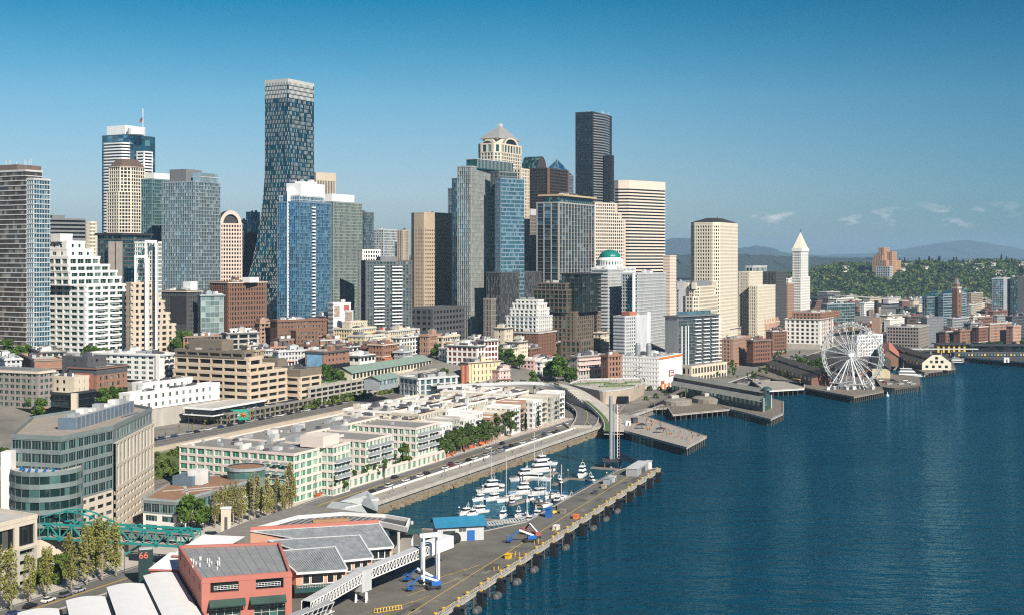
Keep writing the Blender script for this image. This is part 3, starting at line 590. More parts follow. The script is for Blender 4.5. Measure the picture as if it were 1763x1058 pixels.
o=struct(mb.build('sea_wall'));o['kind']='structure'
rk=mat('rubble',(.25,.20,.13),var=.4,scale=.8)
mb=MB()
for i in range(900):
 u=random.uniform(-60,290);v=-1.3-abs(random.gauss(0,1.0));x,y=UV(u,v);r=random.uniform(.5,1.3);zc=random.uniform(-.3,1.3)*(1 if v>-3 else .3)
 pts=[Vector((random.uniform(.6,1)*r*sx_,random.uniform(.6,1)*r*sy_,random.uniform(.4,.9)*r*sz_))+Vector((x,y,zc))for sx_ in(-1,1)for sy_ in(-1,1)for sz_ in(-1,1)]
 for f in((0,1,3,2),(4,6,7,5),(0,4,5,1),(2,3,7,6),(1,5,7,3),(0,2,6,4)):mb.face([tuple(pts[k])for k in f],rk)
o=mb.build('rubble');o['kind']='stuff';tag(o,'brown rubble stones along the foot of the sea wall','rubble')
wm,n,l,p=_new('water');MATS['water']=wm
p.inputs['Base Color'].default_value=(.0,.042,.078,1);p.inputs['Roughness'].default_value=.06;p.inputs['IOR'].default_value=1.3;p.inputs['Specular IOR Level'].default_value=.10
geo=n.new('ShaderNodeNewGeometry')
def wv(scale,rot,strx,stry,detail=4):
 mpn=n.new('ShaderNodeMapping');mpn.inputs['Rotation'].default_value=(0,0,rot);mpn.inputs['Scale'].default_value=(strx*scale,stry*scale,1)
 l.new(geo.outputs['Position'],mpn.inputs[0]);t=n.new('ShaderNodeTexNoise');t.inputs['Scale'].default_value=1;t.inputs['Detail'].default_value=detail;t.inputs['Roughness'].default_value=.55
 l.new(mpn.outputs[0],t.inputs['Vector']);return t.outputs[0]
n1,n2,n3=wv(.11,.45,.45,1.4),wv(.45,.35,.5,1.3,3),wv(.012,.3,.6,1.4,3)
ad=n.new('ShaderNodeMath');ad.operation='MULTIPLY_ADD';ad.inputs[1].default_value=.35;l.new(n2,ad.inputs[0]);l.new(n1,ad.inputs[2])
bp=n.new('ShaderNodeBump');bp.inputs['Distance'].default_value=3.6;l.new(ad.outputs[0],bp.inputs['Height'])
mr=n.new('ShaderNodeMapRange');mr.inputs[1].default_value=.3;mr.inputs[2].default_value=.7;mr.inputs[3].default_value=.55;mr.inputs[4].default_value=1.0;l.new(n3,mr.inputs[0]);l.new(mr.outputs[0],bp.inputs['Strength'])
l.new(bp.outputs[0],p.inputs['Normal']);p.inputs['Specular IOR Level'].default_value=0;gl_=n.new('ShaderNodeBsdfGlossy');gl_.inputs['Color'].default_value=(.42,.82,1.0,1);gl_.inputs['Roughness'].default_value=.05;l.new(bp.outputs[0],gl_.inputs['Normal']);fr_=n.new('ShaderNodeFresnel');fr_.inputs[0].default_value=1.33;l.new(bp.outputs[0],fr_.inputs['Normal']);fm_=n.new('ShaderNodeMath');fm_.operation='MULTIPLY';fm_.inputs[1].default_value=.72;l.new(fr_.outputs[0],fm_.inputs[0]);ms_=n.new('ShaderNodeMixShader');l.new(fm_.outputs[0],ms_.inputs[0]);l.new(p.outputs[0],ms_.inputs[1]);l.new(gl_.outputs[0],ms_.inputs[2]);l.new(ms_.outputs[0],n['Material Output'].inputs[0])
mb=MB()
rows=[-3000,-400,0,200,350,500,700,1000,1500,2500,5000,12000,40000];cols=[-6000,-200,0,150,400,900,2000,6000,40000]
for j in range(len(rows)-1):
 for i in range(len(cols)-1):mb.face([(cols[i],rows[j],0),(cols[i+1],rows[j],0),(cols[i+1],rows[j+1],0),(cols[i],rows[j+1],0)],wm)
struct(mb.build('water'))
def hills(name,prof,Y,depth,m,rough=0.0,seed=1,foot_z=0):
 rnd=random.Random(seed);mb=MB();xs=[]
 px=prof[0][0]
 while px<=prof[-1][0]:xs.append(px);px+=(prof[-1][0]-prof[0][0])/160
 K=[0,.15,.35,.6,.82,1.0,1.25,1.6,2.0];hh=[0,.10,.34,.66,.92,1,.88,.5,0]
 rowp=[]
 for px in xs:
  zt=ZZ(lerp_tab(prof,px),Y)-foot_z;col=[]
  for k,h_ in zip(K,hh):
   yy=Y+(k-1)*depth;col.append((XX(px,Y)+(rnd.uniform(-.1,.1)*depth*.2 if 0<h_<1 else 0),yy,foot_z+max(0,zt)*h_*(1+rnd.uniform(-rough,rough))-(2 if h_==0 else 0)))
  rowp.append(col)
 nk=len(K);mb.v=[q for col in rowp for q in col];mb.mats=[m]
 for i in range(len(rowp)-1):
  for k in range(nk-1):mb.f.append((i*nk+k,(i+1)*nk+k,(i+1)*nk+k+1,i*nk+k+1));mb.m.append(0);mb.uv.extend([(0,0)]*4)
 o=mb.build(name,smooth=True);return struct(o)
fm=mat('far_forest',(.03,.05,.045),var=.4,scale=.004,rough=.95)
hills('hills',[(880,441),(960,438),(1060,430),(1150,412),(1180,409),(1215,414),(1250,428),(1272,428),(1300,423),(1318,424),(1340,434),(1368,436),(1400,440),(1440,442),(1560,444),(1800,445)],15000,1800,fm,.03,3)
hills('hills',[(500,441),(1150,436),(1420,439),(1500,436),(1560,428),(1620,418),(1665,413),(1700,419),(1740,428),(1800,434),(1900,437)],20000,2500,fm,.02,5)
hills('hills',[(700,444),(1100,441),(1240,437),(1330,440),(1420,443),(1500,444)],6500,900,fm,.05,8,20)
mat('canopy_teal',(.03,.22,.20));GLX=glass('glass_mixed',(.05,.07,.075),(.38,.38,.36),.4,metal=.3)
def depth_for(px,yt,h):
 lo,hi=300.0,6000.0
 for _ in range(50):
  m=(lo+hi)/2;f=ZZ(yt,m)-G(XX(px,m),m)-h
  if f>0:lo=m
  else:hi=m
 return lo
def LB(label,xl,xc,xr,yt,h,wall,gl=None,fh=3.6,bay=3.2,bf=.42,pf=.4,a=28,roof='roof_light',units=3,name='building',cat='building',finish=True,dmax=60,d=.3,Y=None,**kw):
 Y=Y or depth_for(xc,yt,h);p=foot(xl,xc,xr,Y,a,dmax);k=random.Random(label)
 b=Bld(name,label,p,cat);b.Y=Y;bay*=k.uniform(.8,1.35);fh*=k.uniform(.92,1.15);bf=bf*k.uniform(.75,1.2);pf=pf*k.uniform(.7,1.25);zt=ZZ(yt,Y);gnd=b.base+3;gl=gl or k.choice((GL_DARK,GL_DARK,GL_BLACK,GL_GREEN,GLX))
 b.vol(zt,M(wall),gl,fh,bay,bf,pf,d=d*k.uniform(.7,2),roof=M(roof),**kw);b.units(units*2,hmax=3.4)
 if wall not in('charcoal','white_paint')and not kw.get('blank'):
  mb=MB();cm=M(k.choice(('pale_stone','light_grey','concrete_dark','dark_grey',wall)));ring(mb,p,.2,d+k.uniform(.5,1.0),zt-k.uniform(.3,.9),zt+.35,cm)
  if k.random()<.5:ring(mb,p,.2,d+.35,gnd+4.6,gnd+5.2,cm)
  b.part('cornice',mb)
  if h>8:
   mb=MB();ring(mb,p,0,d+.12,gnd-2,gnd+3.6,GL_BLACK);b.part('shopfront',mb)
   for t in range(k.randint(0,3)):q0,q1=Vector(p[0]),Vector(p[1]);u0=k.uniform(.1,.9);e=(q1-q0).normalized();c=q0+(q1-q0)*u0+Vector((e.y,-e.x))*1.3;mb=MB();mb.obox(c,tuple(e),k.uniform(3,7),1.6,gnd+3.4,gnd+3.8,M(k.choice(('terracotta','canopy_teal','dark_grey','white_wall','orange'))));b.part('awning',mb)
 if units and k.random()<.7:
  c=Vector(centroid(p));mb=MB();cx_=c+Vector((k.uniform(-3,3),k.uniform(-2,4)));e=(Vector(p[1])-Vector(p[0])).normalized();hh=k.uniform(2.6,4.5);mb.obox(cx_,tuple(e),k.uniform(4,8),k.uniform(4,7),zt,zt+hh,M(wall));mb.obox(cx_,tuple(e),3,3,zt+hh,zt+hh+.8,M('unit_grey'));b.part('stair_house',mb)
 if finish:b.done()
 return b
mat('mural_blue',(.22,.42,.60),var=.4,scale=.15);mat('mural_mix',(.40,.30,.24),var=.8,scale=.6);mat('rust',(.40,.23,.155),var=.15);mat('pale_yellow',(.68,.56,.36));mat('pink',(.68,.47,.44));mat('terracotta',(.45,.16,.10));mat('salmon',(.50,.31,.23))
def panel(b,px0,px1,y0,y1,Y,m,name='mural',th=.3):
 mb=MB();mb.box(XX(px0,Y),XX(px1,Y),Y-th,Y,ZZ(y1,Y),ZZ(y0,Y),M(m));return b.part(name,mb)
def face_panel(b,edge,t0,t1,z0,z1,m,name,out=.45,th=.15):
 """a flat panel fixed on wall number `edge` of a building"""
 p,q=Vector(b.poly[edge]),Vector(b.poly[(edge+1)%len(b.poly)]);L=(q-p).length;e=(q-p)/L;nn=Vector((e.y,-e.x));c=p+e*L*(t0+t1)/2+nn*out
 mb=MB();mb.obox(c,(e.x,e.y),L*abs(t1-t0),th,z0,z1,M(m)if isinstance(m,str)else m);return b.part(name,mb)
Y=930;b=Bld('apartment_building','large white apartment building with green windows and stepped terraces',foot(60,148,224,Y),'apartment building')
ww=M('white_wall');gg=glass('glass_condo',(.03,.10,.09),(.42,.55,.52),.3,tilt=.07,mull=.08,sub=2,mcol=(.7,.7,.68))
b.vol(ZZ(492,Y),ww,gg,4.1,7.5,.42,.2,d=.9,roof=M('roof_light'),bandmat=M('white_paint'))
for(xl,xc,xr,yt)in((60,120,207,479),(60,120,200,468),(60,118,187,457),(60,118,170,443)):
 q=foot(xl,xc,xr,Y+1);b.vol(ZZ(yt,Y),ww,gg,4.1,7.5,.42,.14,poly=q,z0=b.top,d=.8,roof=M('roof_light'),bandmat=M('white_paint'))
for(xl,xc,xr,yt)in((72,116,160,430),(84,115,146,416),(88,104,124,404)):
 q=foot(xl,xc,xr,Y+8);b.vol(ZZ(yt,Y),ww,gg,5,8,.55,.5,poly=q,z0=b.top,d=.3)
C0=Vector(b.poly[0]);e=(Vector(b.poly[1])-C0).normalized();nn=Vector((e.y,-e.x));Lr=(Vector(b.poly[1])-C0).length
for k in range(9):
 z=ZZ(592,Y)+k*4.1
 for fr in(.30,.62):
  mb=MB();c=C0+e*Lr*fr+nn*1.9;mb.obox(c,(e.x,e.y),6,1.8,z,z+.3,M('white_paint'));mb.obox(c+nn*.9,(e.x,e.y),6,.1,z+.3,z+1.3,GL_PALE);b.part('balcony',mb)
b.done()
Y=945;b=Bld('apartment_building','tan concrete apartment building with stepped roofline and dark balcony openings',foot(222,228,299,Y,a=50),'apartment building')
b.vol(ZZ(560,Y),M('beige'),GL_BLACK,4.0,5.2,.42,.42,d=1.4)
for xr,yt in((289,540),(280,520),(273,507),(264,488)):q=foot(222,228,xr,Y+1,a=50);b.vol(ZZ(yt,Y),M('beige'),GL_BLACK,4.0,5.2,.42,.42,poly=q,z0=b.top,d=1.4)
b.units(3,poly=q);b.done()
LB('low white framed glass block beside leafy trees at the left edge',-20,14,60,556,18,'white_wall',GL_PALE,5,7,.2,.15)
LB('dark low block behind the left trees',-40,-6,14,548,22,'mid_grey',GL_DARK)
LB('long low pale building with flat roof below the white apartments',-30,70,112,606,11,'concrete',GL_DARK,units=6,a=60)
LB('low white house row with small windows at the left edge',-20,10,36,618,9,'light_grey',GL_DARK,a=60)
LB('red brick shop with dark fire stair beside the white row',34,60,108,620,10,'brick_orange',GL_BLACK,a=60,bay=8,pf=.8,bf=.7)
b=LB('cream apartment building with bay windows and iron balconies',155,279,303,611,20,'white_wall',gg,3.3,4.4,.42,.5,a=20,units=8,finish=False,roof='roof_light')
for k in range(4):
 for t in(.25,.6):face_panel(b,0,t-.1,t+.1,b.top-4-k*3.4,b.top-3-k*3.4,'charcoal','balcony',1.2,.9)
face_panel(b,3,.93,.98,b.base,b.top+.4,'white_wall','corner_bay',.8,1.4)
b.done()
b=LB('modern block with brick lower floors and charcoal top floor',120,166,218,634,17,'brick_orange',gg,3.4,4.6,.42,.45,a=24,finish=False,units=0,crown=4,crownmat=M('dark_grey'))
q=foot(108,150,182,b.Y+6,24);b.vol(b.top+6,M('dark_grey'),GL_DARK,4,6,.6,.6,poly=q,z0=b.top-5);b.units(3,poly=q);face_panel(b,3,.2,.9,b.base,b.top-9,'terracotta','red_wall',.4);b.done()
b=LB('brown grey apartment block with planted green roof at the left edge',-60,66,92,640,24,'taupe',gg,3.2,4.2,.42,.42,a=22,roof='grass',units=0,finish=False);mb=MB();mb.obox(centroid(b.poly),su,6,40,b.top,b.top+1.6,M('steel'));b.part('solar_rack',mb);b.done()
b=LB('beige office block over a base of black reflective glass',34,118,163,678,15,'charcoal',glass('glass_black_strip',(.015,.022,.026),(.05,.08,.09),.3,metal=.3),3.4,30,.08,0,a=24,finish=False,units=0)
q=foot(60,128,152,b.Y+5,24);b.vol(b.top+8.5,M('cream'),GL_BLACK,4,5,.55,.6,poly=q,z0=b.top-.2,roof=M('roof_light'));b.units(6,poly=q)
for pxx in(36,128):mb=MB();mb.box(XX(pxx,b.Y)-1.6,XX(pxx,b.Y)+1.6,b.Y-(1 if pxx>100 else-24),b.Y+(2 if pxx>100 else 28),b.base,ZZ(678,b.Y)+.6,M('cream'));b.part('corner_pier',mb)
b.done()
Y=700;b=Bld('apartment_building','long white building with scattered windows over a blank concrete base',foot(214,224,377,Y,29),'apartment building')
zt=ZZ(679,Y);zm=zt-9.5;b.vol(zm,M('concrete'),GL_BLACK,30,9,0,0,blank=(0,1,2,3),noroof=True)
b.vol(zt,M('white_wall'),gg,4.2,5.5,.5,.62,z0=zm,roof=M('roof_grey'));b.units(9,hmax=1.6,mats=('unit_dark','unit_grey'))
q=foot(240,246,330,Y+18,29);b.vol(zt+4.2,M('white_wall'),gg,4.2,6,.55,.6,poly=q,z0=zt-.3);b.units(6,poly=q,hmax=1.6,mats=('unit_dark','unit_grey'));b.done()
Y=765;b=Bld('office_building','tan office building with long dark window ribbons and stepped terraces',foot(303,432,440,Y,24),'office building')
oc=mat('office_cream',(.60,.48,.35),var=.08,streak=1);om=mat('office_brown',(.20,.165,.125));og=glass('glass_ribbon',(.015,.018,.02),(.06,.065,.065),.15,metal=.25)
fl=4.15;z0=b.base;zl=[ZZ(y_,Y)for y_ in(643,617,607)]
P0=foot(300,429,492,Y,26);b.poly=P0
b.vol(zl[0],oc,og,fl,9.5,.52,.12,poly=P0,d=.7);P1=foot(303,428,470,Y+2,26);b.vol(zl[0]+fl*1,oc,og,fl,9.5,.52,.12,poly=P1,z0=b.top,d=.7);P2=foot(303,428,449,Y+2,26)
b.vol(zl[1],oc,og,fl,9.5,.5,.12,poly=P2,z0=b.top,d=.7);P3=foot(303,420,432,Y+3,26);b.vol(zl[2],om,og,fl,9.5,.5,.12,poly=P3,z0=b.top,d=.7);b.units(4,poly=P3)
mb=MB();c=foot(325,382,402,Y+12,26);mb.prism(c,zl[2],zl[2]+7,om);b.part('penthouse',mb);b.done()
Y=800;b=Bld('office_building','lower tan office wing with dark ribbons and brown parapet right of the stepped one',foot(450,516,551,Y,26),'office building')
b.vol(ZZ(638,Y),oc,og,fl,9.5,.52,.12,d=.7,crown=3.6,crownmat=om);b.units(4);mb=MB();mb.prism(foot(452,478,494,Y+14,26),ZZ(638,Y),ZZ(621,Y),om);b.part('penthouse',mb);b.done()
b=LB('charcoal block with large blank dark panel and white box on its roof',272,322,346,502,30,'dark_grey',GL_DARK,Y=1030,bay=2.6,finish=False,roof='roof_dark',units=5);face_panel(b,3,.45,.98,b.top-26,b.top-4,'charcoal','blank_panel',.5);mb=MB();mb.prism(foot(320,328,340,b.Y+8),b.top,b.top+8,M('white_paint'));b.part('white_box',mb);b.done()
LB('pale green glass fronted building beside the brown brick block',343,346,385,509,29,'alu',Y=1022,gl=glass('glass_mint',(.26,.36,.33),(.50,.58,.54),.4,metal=.4),fh=4,bay=3,bf=.12,pf=.06,a=58)
b=LB('brown brick office block with rows of small square windows',362,393,458,487,38,'brick_brown',GL_DARK,3.8,3.0,.5,.5,a=40,Y=1060,finish=False);mb=MB();mb.prism(foot(424,430,446,b.Y+8),b.top,b.top+4.5,M('white_paint'));b.part('white_box',mb);b.done()
LB('blank cream theatre like block with sloping top left of the brick rows',317,326,393,550,15,'cream',a=50,blank=(0,3),units=1)
LB('long low red brick building with wide windows',306,316,388,580,11,'brick_orange',GL_DARK,4,4,.4,.4,a=54)
b=LB('grey concrete loft building with planted terraces',385,392,444,574,17,'concrete',GL_DARK,3.8,6,.3,.2,a=54,finish=False,d=.9);b.vol(b.top+3,M('white_wall'),GL_DARK,3,4,.5,.4,poly=offs(b.poly,-4),z0=b.top-.2);b.done()
LB('old brown brick walk-up building with dark fire escape',443,448,470,556,20,'brick_pale',GL_BLACK,a=50)
b=LB('brown brick apartment block with balconies stepping forward',466,478,562,552,24,'brick_brown',gg,3.4,3.6,.45,.45,a=50,finish=False,units=5);q=foot(505,510,548,b.Y-8,50);b.vol(b.top-8,M('brick_brown'),gg,3.4,3.6,.45,.45,poly=q)
for k in range(4):
 for t in(.15,.85):face_panel(b,0,t-.06,t+.06,b.top-6-3.4*k,b.top-5-3.4*k,'brick_pale','balcony',1.2,1.2)
b.done()
LB('low brick block with planted roof terrace',546,552,596,585,9,'brick_orange',gg,a=52,roof='soil')
b=LB('red brick warehouse with blue painted mural on its side wall',526,557,601,606,13,'brick_orange',GL_DARK,4,3.4,.5,.5,finish=False);face_panel(b,3,.08,.95,b.base+3,b.top-.5,'mural_blue','mural',.5);b.done()
LB('long pale flat shed behind the mural warehouse',473,480,528,605,10,'light_grey',a=50,units=2)
LB('wide brick shed with rusty roof behind the pale flat shed',446,466,512,598,9,'brick_pale',roof='terracotta',units=2,a=50)
b=LB('yellow cream stepped block with small windows',575,606,646,566,18,'pale_yellow',gg,3.4,3.2,.5,.5,finish=False);b.vol(b.top+5,M('cream'),gg,3.4,3.2,.5,.5,poly=offs(b.poly,-5),z0=b.top-.2);b.done()
b=LB('yellow hotel block below the dark apartment tower',600,628,662,578,14,'pale_yellow',gg,3.4,3.2,.5,.5)
LB('flat white shop building with long windows',570,600,622,598,8,'white_wall',GL_DARK,4,6,.4,.2)
LB('flat white pavilion with black cars parked on its roof deck',598,620,646,613,7,'white_wall',GL_DARK,4,6,.5,.2,units=1)
b=LB('white painted wall building with colourful mural panels and billboard',567,574,603,523,34,'white_paint',GL_DARK,a=50,blank=(0,3),finish=False,units=1)
face_panel(b,0,.04,.36,b.top-11,b.top-2,'mural_mix','mural',.4);face_panel(b,0,.62,.92,b.top-6,b.top-1.5,'red_paint','painted_emblem',.4);mb=MB();Yb=b.Y-10;mb.box(XX(593,Yb),XX(608,Yb),Yb,Yb+3,ZZ(562,Yb),ZZ(533,Yb),M('light_grey'));mb.box(XX(595,Yb),XX(606,Yb),Yb-.3,Yb-.02,ZZ(556,Yb),ZZ(536,Yb),M('mural_mix'));b.part('billboard',mb);b.done()
b=LB('blue grey low box with roof equipment left of the painted white wall',545,560,570,545,22,'light_grey',a=45)
b=LB('orange brick corner building with arched windows by the market',636,659,683,593,14,'brick_orange',GL_BLACK,3.8,2.6,.5,.55,finish=False,units=2);face_panel(b,0,.02,.98,b.base+3,b.base+6.5,'terracotta','awning',1.2,1.6);b.done()
LB('white terrace building with green window bays beyond the brick corner',676,690,733,582,14,'white_wall',gg,3.6,3,.35,.35,units=4)
LB('long white flat roof block behind the terrace building',650,668,712,570,16,'cream',units=6,roof='roof_white')
LB('old brick loft with tall arched windows',730,738,758,577,16,'brick_pale',GL_BLACK,4.4,2.8,.35,.4,units=2)
LB('cream shopfront block with dark green window band',756,762,790,579,15,'cream',GL_GREEN,4.4,4,.4,.3)
b=LB('brown brick hall with red and blue mural strip',762,768,813,551,17,'brick_brown',GL_DARK,a=50,blank=(0,3),finish=False);face_panel(b,0,.5,.97,b.top-8,b.top-1,'mural_blue','mural',.4);face_panel(b,0,.5,.97,b.base+2,b.top-8.5,'red_paint','red_strip',.4);b.done()
LB('grey blank box left of the brown hall',734,740,765,550,15,'light_grey',a=50,blank=(0,3),units=1)
LB('white low office with long windows right of the brown hall',811,816,856,549,16,'ivory',GL_DARK,3.8,4,.45,.3,a=52)
LB('low beige hall with pale roof before the tan tower',712,724,755,543,14,'cream',units=2,a=50)
LB('cream tall narrow building with blank side',852,868,882,565,24,'cream',GL_DARK,4,4,.5,.6)
b=LB('brown brick apartment building with two wings and white lintels',880,926,956,572,23,'brick_brown',gg,3.2,3.2,.42,.5,finish=False,units=4);b.vol(b.top+4,M('brick_brown'),gg,3.2,3.2,.5,.5,poly=offs(b.poly,-6),z0=b.top-.2);b.done()
rg=glass('glass_redframe',(.18,.05,.04),(.30,.12,.10),.4,metal=.2)
b=LB('white market building with dark red window frames',770,822,834,596,18,'white_wall',rg,4.2,4,.3,.28,finish=False);b.done()
LB('white block with dark red windows and planted roof',830,834,857,586,18,'white_wall',rg,4.2,4,.3,.28,a=50)
LB('ivory small hotel with even windows',855,880,897,600,14,'ivory',GL_DARK,3.4,3,.45,.55)
LB('ivory loft block with black windows behind the small hotel',873,894,908,589,19,'ivory',GL_BLACK,3.6,2.6,.45,.5)
LB('reddish low block right of the ivory loft',905,914,930,599,14,'brick_red',GL_DARK)
b=LB('cream yellow building with round windows and red cylindrical chimneys',800,806,860,625,16,'pale_yellow',GL_BLACK,4.4,3.4,.55,.65,a=48,finish=False,units=2,roof='roof_dark')
for pxx in(797,804):mb=MB();mb.cyl((XX(pxx,b.Y),b.Y-3,b.base),1.6,b.top-b.base-1,M('terracotta'),14);b.part('chimney',mb)
b.done()
LB('low pink annex beside the cream yellow building',856,859,877,638,10,'pink',GL_DARK,3.5,3,.5,.5,a=48)
LB('pink and white low row behind round green trees',895,920,958,620,9,'pink',GL_DARK,3.6,4,.5,.4)
LB('yellow stone block at the foot of the dark stepped tower',953,974,993,591,15,'pale_yellow',gg,3.6,3,.5,.5)
LB('white modern box building right of the pink row',925,932,960,622,11,'white_wall',GL_BLACK,4,4,.3,.4)
b=LB('weathered concrete hillside building with pink terraces',985,994,1046,614,22,'concrete',GL_BLACK,4.2,3,.5,.45,a=46,finish=False,units=4)
for k in range(3):face_panel(b,0,.0,.98,b.top-3-4*k,b.top-1.5-4*k,'pink','terrace',1.0,1.4)
b.done()
LB('narrow red brick warehouse with black windows',1044,1047,1070,612,26,'brick_orange',GL_BLACK,4,3,.45,.55,a=50)
LB('narrow tan white loft in the gap before the grey slabs',1032,1036,1048,573,30,'ivory',GL_DARK,3.8,2.6,.4,.5)
b=LB('white windowless substation building with red roof edge and red emblem',1068,1134,1174,616,25,'white_paint',a=30,blank=(0,1,2,3),finish=False,units=9,roof='roof_light')
face_panel(b,0,0,1,b.top-1,b.top+.5,'orange','red_edge',.5);face_panel(b,0,.42,.62,b.base+12,b.base+17,'red_paint','emblem',.45)
face_panel(b,0,.45,.59,b.base+12.8,b.base+16.2,'white_paint','emblem_letter',.6,.1);face_panel(b,0,.49,.62,b.base+14.2,b.base+15.2,'red_paint','emblem_letter',.7,.1);face_panel(b,0,.08,.22,b.base+7,b.base+9.5,'red_paint','emblem',.45)
for t in range(6):face_panel(b,0,.05+t*.16,.14+t*.16,b.base,b.base+7,'orange','louvre_panel',.45)
mb=MB()
p,q=Vector(b.poly[3]),Vector(b.poly[0])
for k in range(14):c=p+(q-p)*(k/13.5);mb.obox(c,(0.88,-.47),.5,.5,b.base,b.top-.4,M('white_wall'))
b.part('wall_rib',mb)
mb=MB()
for k in range(8):a_=Vector((XX(1098,b.Y-4),b.Y-4));z_=b.base+6+k*2.2;mb.beam((a_.x-3+(k%2)*6,a_.y,z_),(a_.x+3-(k%2)*6,a_.y,z_+2.2),.8,M('black'),h=.3)
b.part('fire_stair',mb)
for pxx in(1098,1117):mb=MB();x_=XX(pxx,b.Y+25);mb.cyl((x_,b.Y+25,b.top),2.2,9,M('steel'),14);mb.lathe((x_,b.Y+25,b.top+9),[(2.2,0),(1.2,1.5),(0,1.8)],M('steel'),14);b.part('flue',mb)
b.done()
Y=1165;b=T('dark patterned hotel block with pale streaks behind the white stepped flats',838,862,932,Y,name='hotel',cat='hotel')
b.vol(ZZ(470,Y),M('dark_grey'),glass('glass_pattern',(.04,.05,.06),(.26,.27,.28),.45,metal=.4),3.4,1.6,.06,.14,d=.3);q=foot(840,846,870,Y-6);b.vol(ZZ(515,Y),M('taupe'),GL_DARK,5,1.6,.14,.3,poly=q);b.units(5);b.done()
Y=1085;b=T('dark green glass tower over brown brick, with stepped planted terraces',918,990,1034,Y,name='tower')
bg2=glass('glass_bottle',(.02,.055,.05),(.16,.22,.20),.18,metal=.45);bw_=mat('brown_frame',(.16,.12,.09))
b.vol(ZZ(537,Y),bw_,GL_GREEN,3.5,4.2,.3,.45,d=.5);q=foot(968,1003,1034,Y+3);b.vol(ZZ(473,Y),M('charcoal'),bg2,3.5,4,.14,.08,poly=q,z0=ZZ(537,Y),d=.4);mb=MB();mb.prism(offs(q,1.5),b.top,b.top+1.2,M('charcoal'));b.part('roof_canopy',mb)
q=foot(918,976,998,Y+1);b.vol(ZZ(500,Y),bw_,bg2,3.5,4,.2,.12,poly=q,z0=ZZ(537,Y),d=.5);q2=foot(926,974,994,Y+3);b.vol(ZZ(489,Y),bw_,bg2,3.5,4,.2,.12,poly=q2,z0=b.top,d=.5,roof=M('soil'));b.units(3,poly=q2)
z=ZZ(476,Y);C0,C1=Vector(q[0]),Vector(foot(968,1003,1034,Y+3)[1])
k=0
while z>ZZ(590,Y):
 mb=MB();mb.obox(C1+Vector((-2,-3.4)),(su[0],su[1]),5,3,z-3.5,z-3.0,M('taupe'));b.part('balcony',mb);z-=3.5;k+=1
q=foot(966,1000,1033,Y-12);b.vol(ZZ(585,Y),bw_,GL_GREEN,5,5,.35,.4,poly=q);b.done()
Y=1060;b=T('white stepped condominium building with balconies beside the dark green tower',873,925,949,Y,name='apartment_building',cat='apartment building')
b.vol(ZZ(545,Y),M('white_wall'),gg,3.2,4,.35,.3,d=1.0,bandmat=M('light_grey'));
for xl,xr,yt in((880,944,533),(884,940,524),(890,934,518)):q=foot(xl,(xl+xr)/2+14,xr,Y+2);b.vol(ZZ(yt,Y),M('white_wall'),gg,3.2,4,.35,.35,poly=q,z0=b.top,d=.8)
b.units(4,poly=q);b.done()
Y=1140;b=T('grey white slab tower with column of stacked glass balconies',1020,1046,1072,Y,name='apartment_tower',cat='apartment tower')
b.vol(ZZ(465,Y),M('light_grey'),GL_GREY,3.0,2.6,.34,.3,d=.9,blank=(3,));b.units(4);mb=MB();mb.prism(foot(1024,1046,1062,Y+6),b.top,ZZ(458,Y),M('white_paint'));b.part('penthouse',mb);b.done()
Y=1120;b=T('teal glass apartment tower with white balcony grid and grey end wall',1072,1098,1145,Y,name='apartment_tower',cat='apartment tower')
b.vol(ZZ(472,Y),M('light_grey'),GL_TEAL,3.0,2.6,.22,.16,d=.9);mb=MB();mb.box(XX(1089,Y-3),XX(1094,Y-3),Y-3,Y+5,b.base,ZZ(471,Y),M('white_paint'));b.part('white_fin',mb);b.units(8,hmax=5);b.done()
Y=1065;b=T('grey slab apartment tower pair with checkered windows and red roof box',1057,1075,1118,Y,a=40,name='apartment_tower',cat='apartment tower')
b.vol(ZZ(545,Y),M('light_grey'),GL_DARK,2.9,3.2,.4,.45,d=.5,blank=(3,));mb=MB();mb.prism(foot(1080,1084,1096,Y+8,40),b.top,b.top+4,M('terracotta'));b.part('red_roof_box',mb);face_panel(b,0,.42,.88,b.base,b.top,'light_grey','blank_wall',.9,.8);face_panel(b,0,.88,1,b.base,b.top+3,'white_paint','white_wall_strip',.8,.6);b.done()
b=LB('grey plain block behind the curved balcony tower',1143,1150,1168,500,55,'mid_grey',GL_DARK,a=50)
b=LB('slate grey slab left of the ornate cream building',1160,1166,1180,486,60,'grey_wall',GL_DARK,a=50,blank=(0,))
Y=1090;P_=foot(1146,1168,1241,Y,a=46);b=Bld('apartment_tower','curved blue grey apartment tower with white balcony slabs and grey end wall',P_,'apartment tower')
q=rounded(P_,22,8,only=(1,));b.vol(ZZ(545,Y),M('mid_grey'),glass('glass_slateblue',(.07,.12,.14),(.22,.30,.33),.2,metal=.6),3.0,2.8,.12,.12,poly=q,d=.4);face_panel(b,3,.0,1,b.base,b.top+1,'grey_wall','end_wall',.5,.6)
e1=[Vector(x)for x in q]
for k in range(17):
 z=b.top-3.2*(k+1)
 for t in(2,4,6,8):
  p,qq=e1[t],e1[t+1];m_=(p+qq)/2;e=(qq-p).normalized();nn=Vector((e.y,-e.x));mb=MB();mb.obox(m_+nn*.9,(e.x,e.y),(qq-p).length*.95,1.6,z,z+.7,M('white_paint'));b.part('balcony',mb)
 for t0,t1 in((.36+.03*(k//5%2),.50),(.57,.70),(.76,.99)):face_panel(b,0,t0,t1,z,z+.75,'white_paint','balcony',.9,1.5)
 if k>13:break
for t in(.05,.14,.2):face_panel(b,0,t,t+.018,b.base,b.top-8,'white_paint','white_pole',1.0,.4)
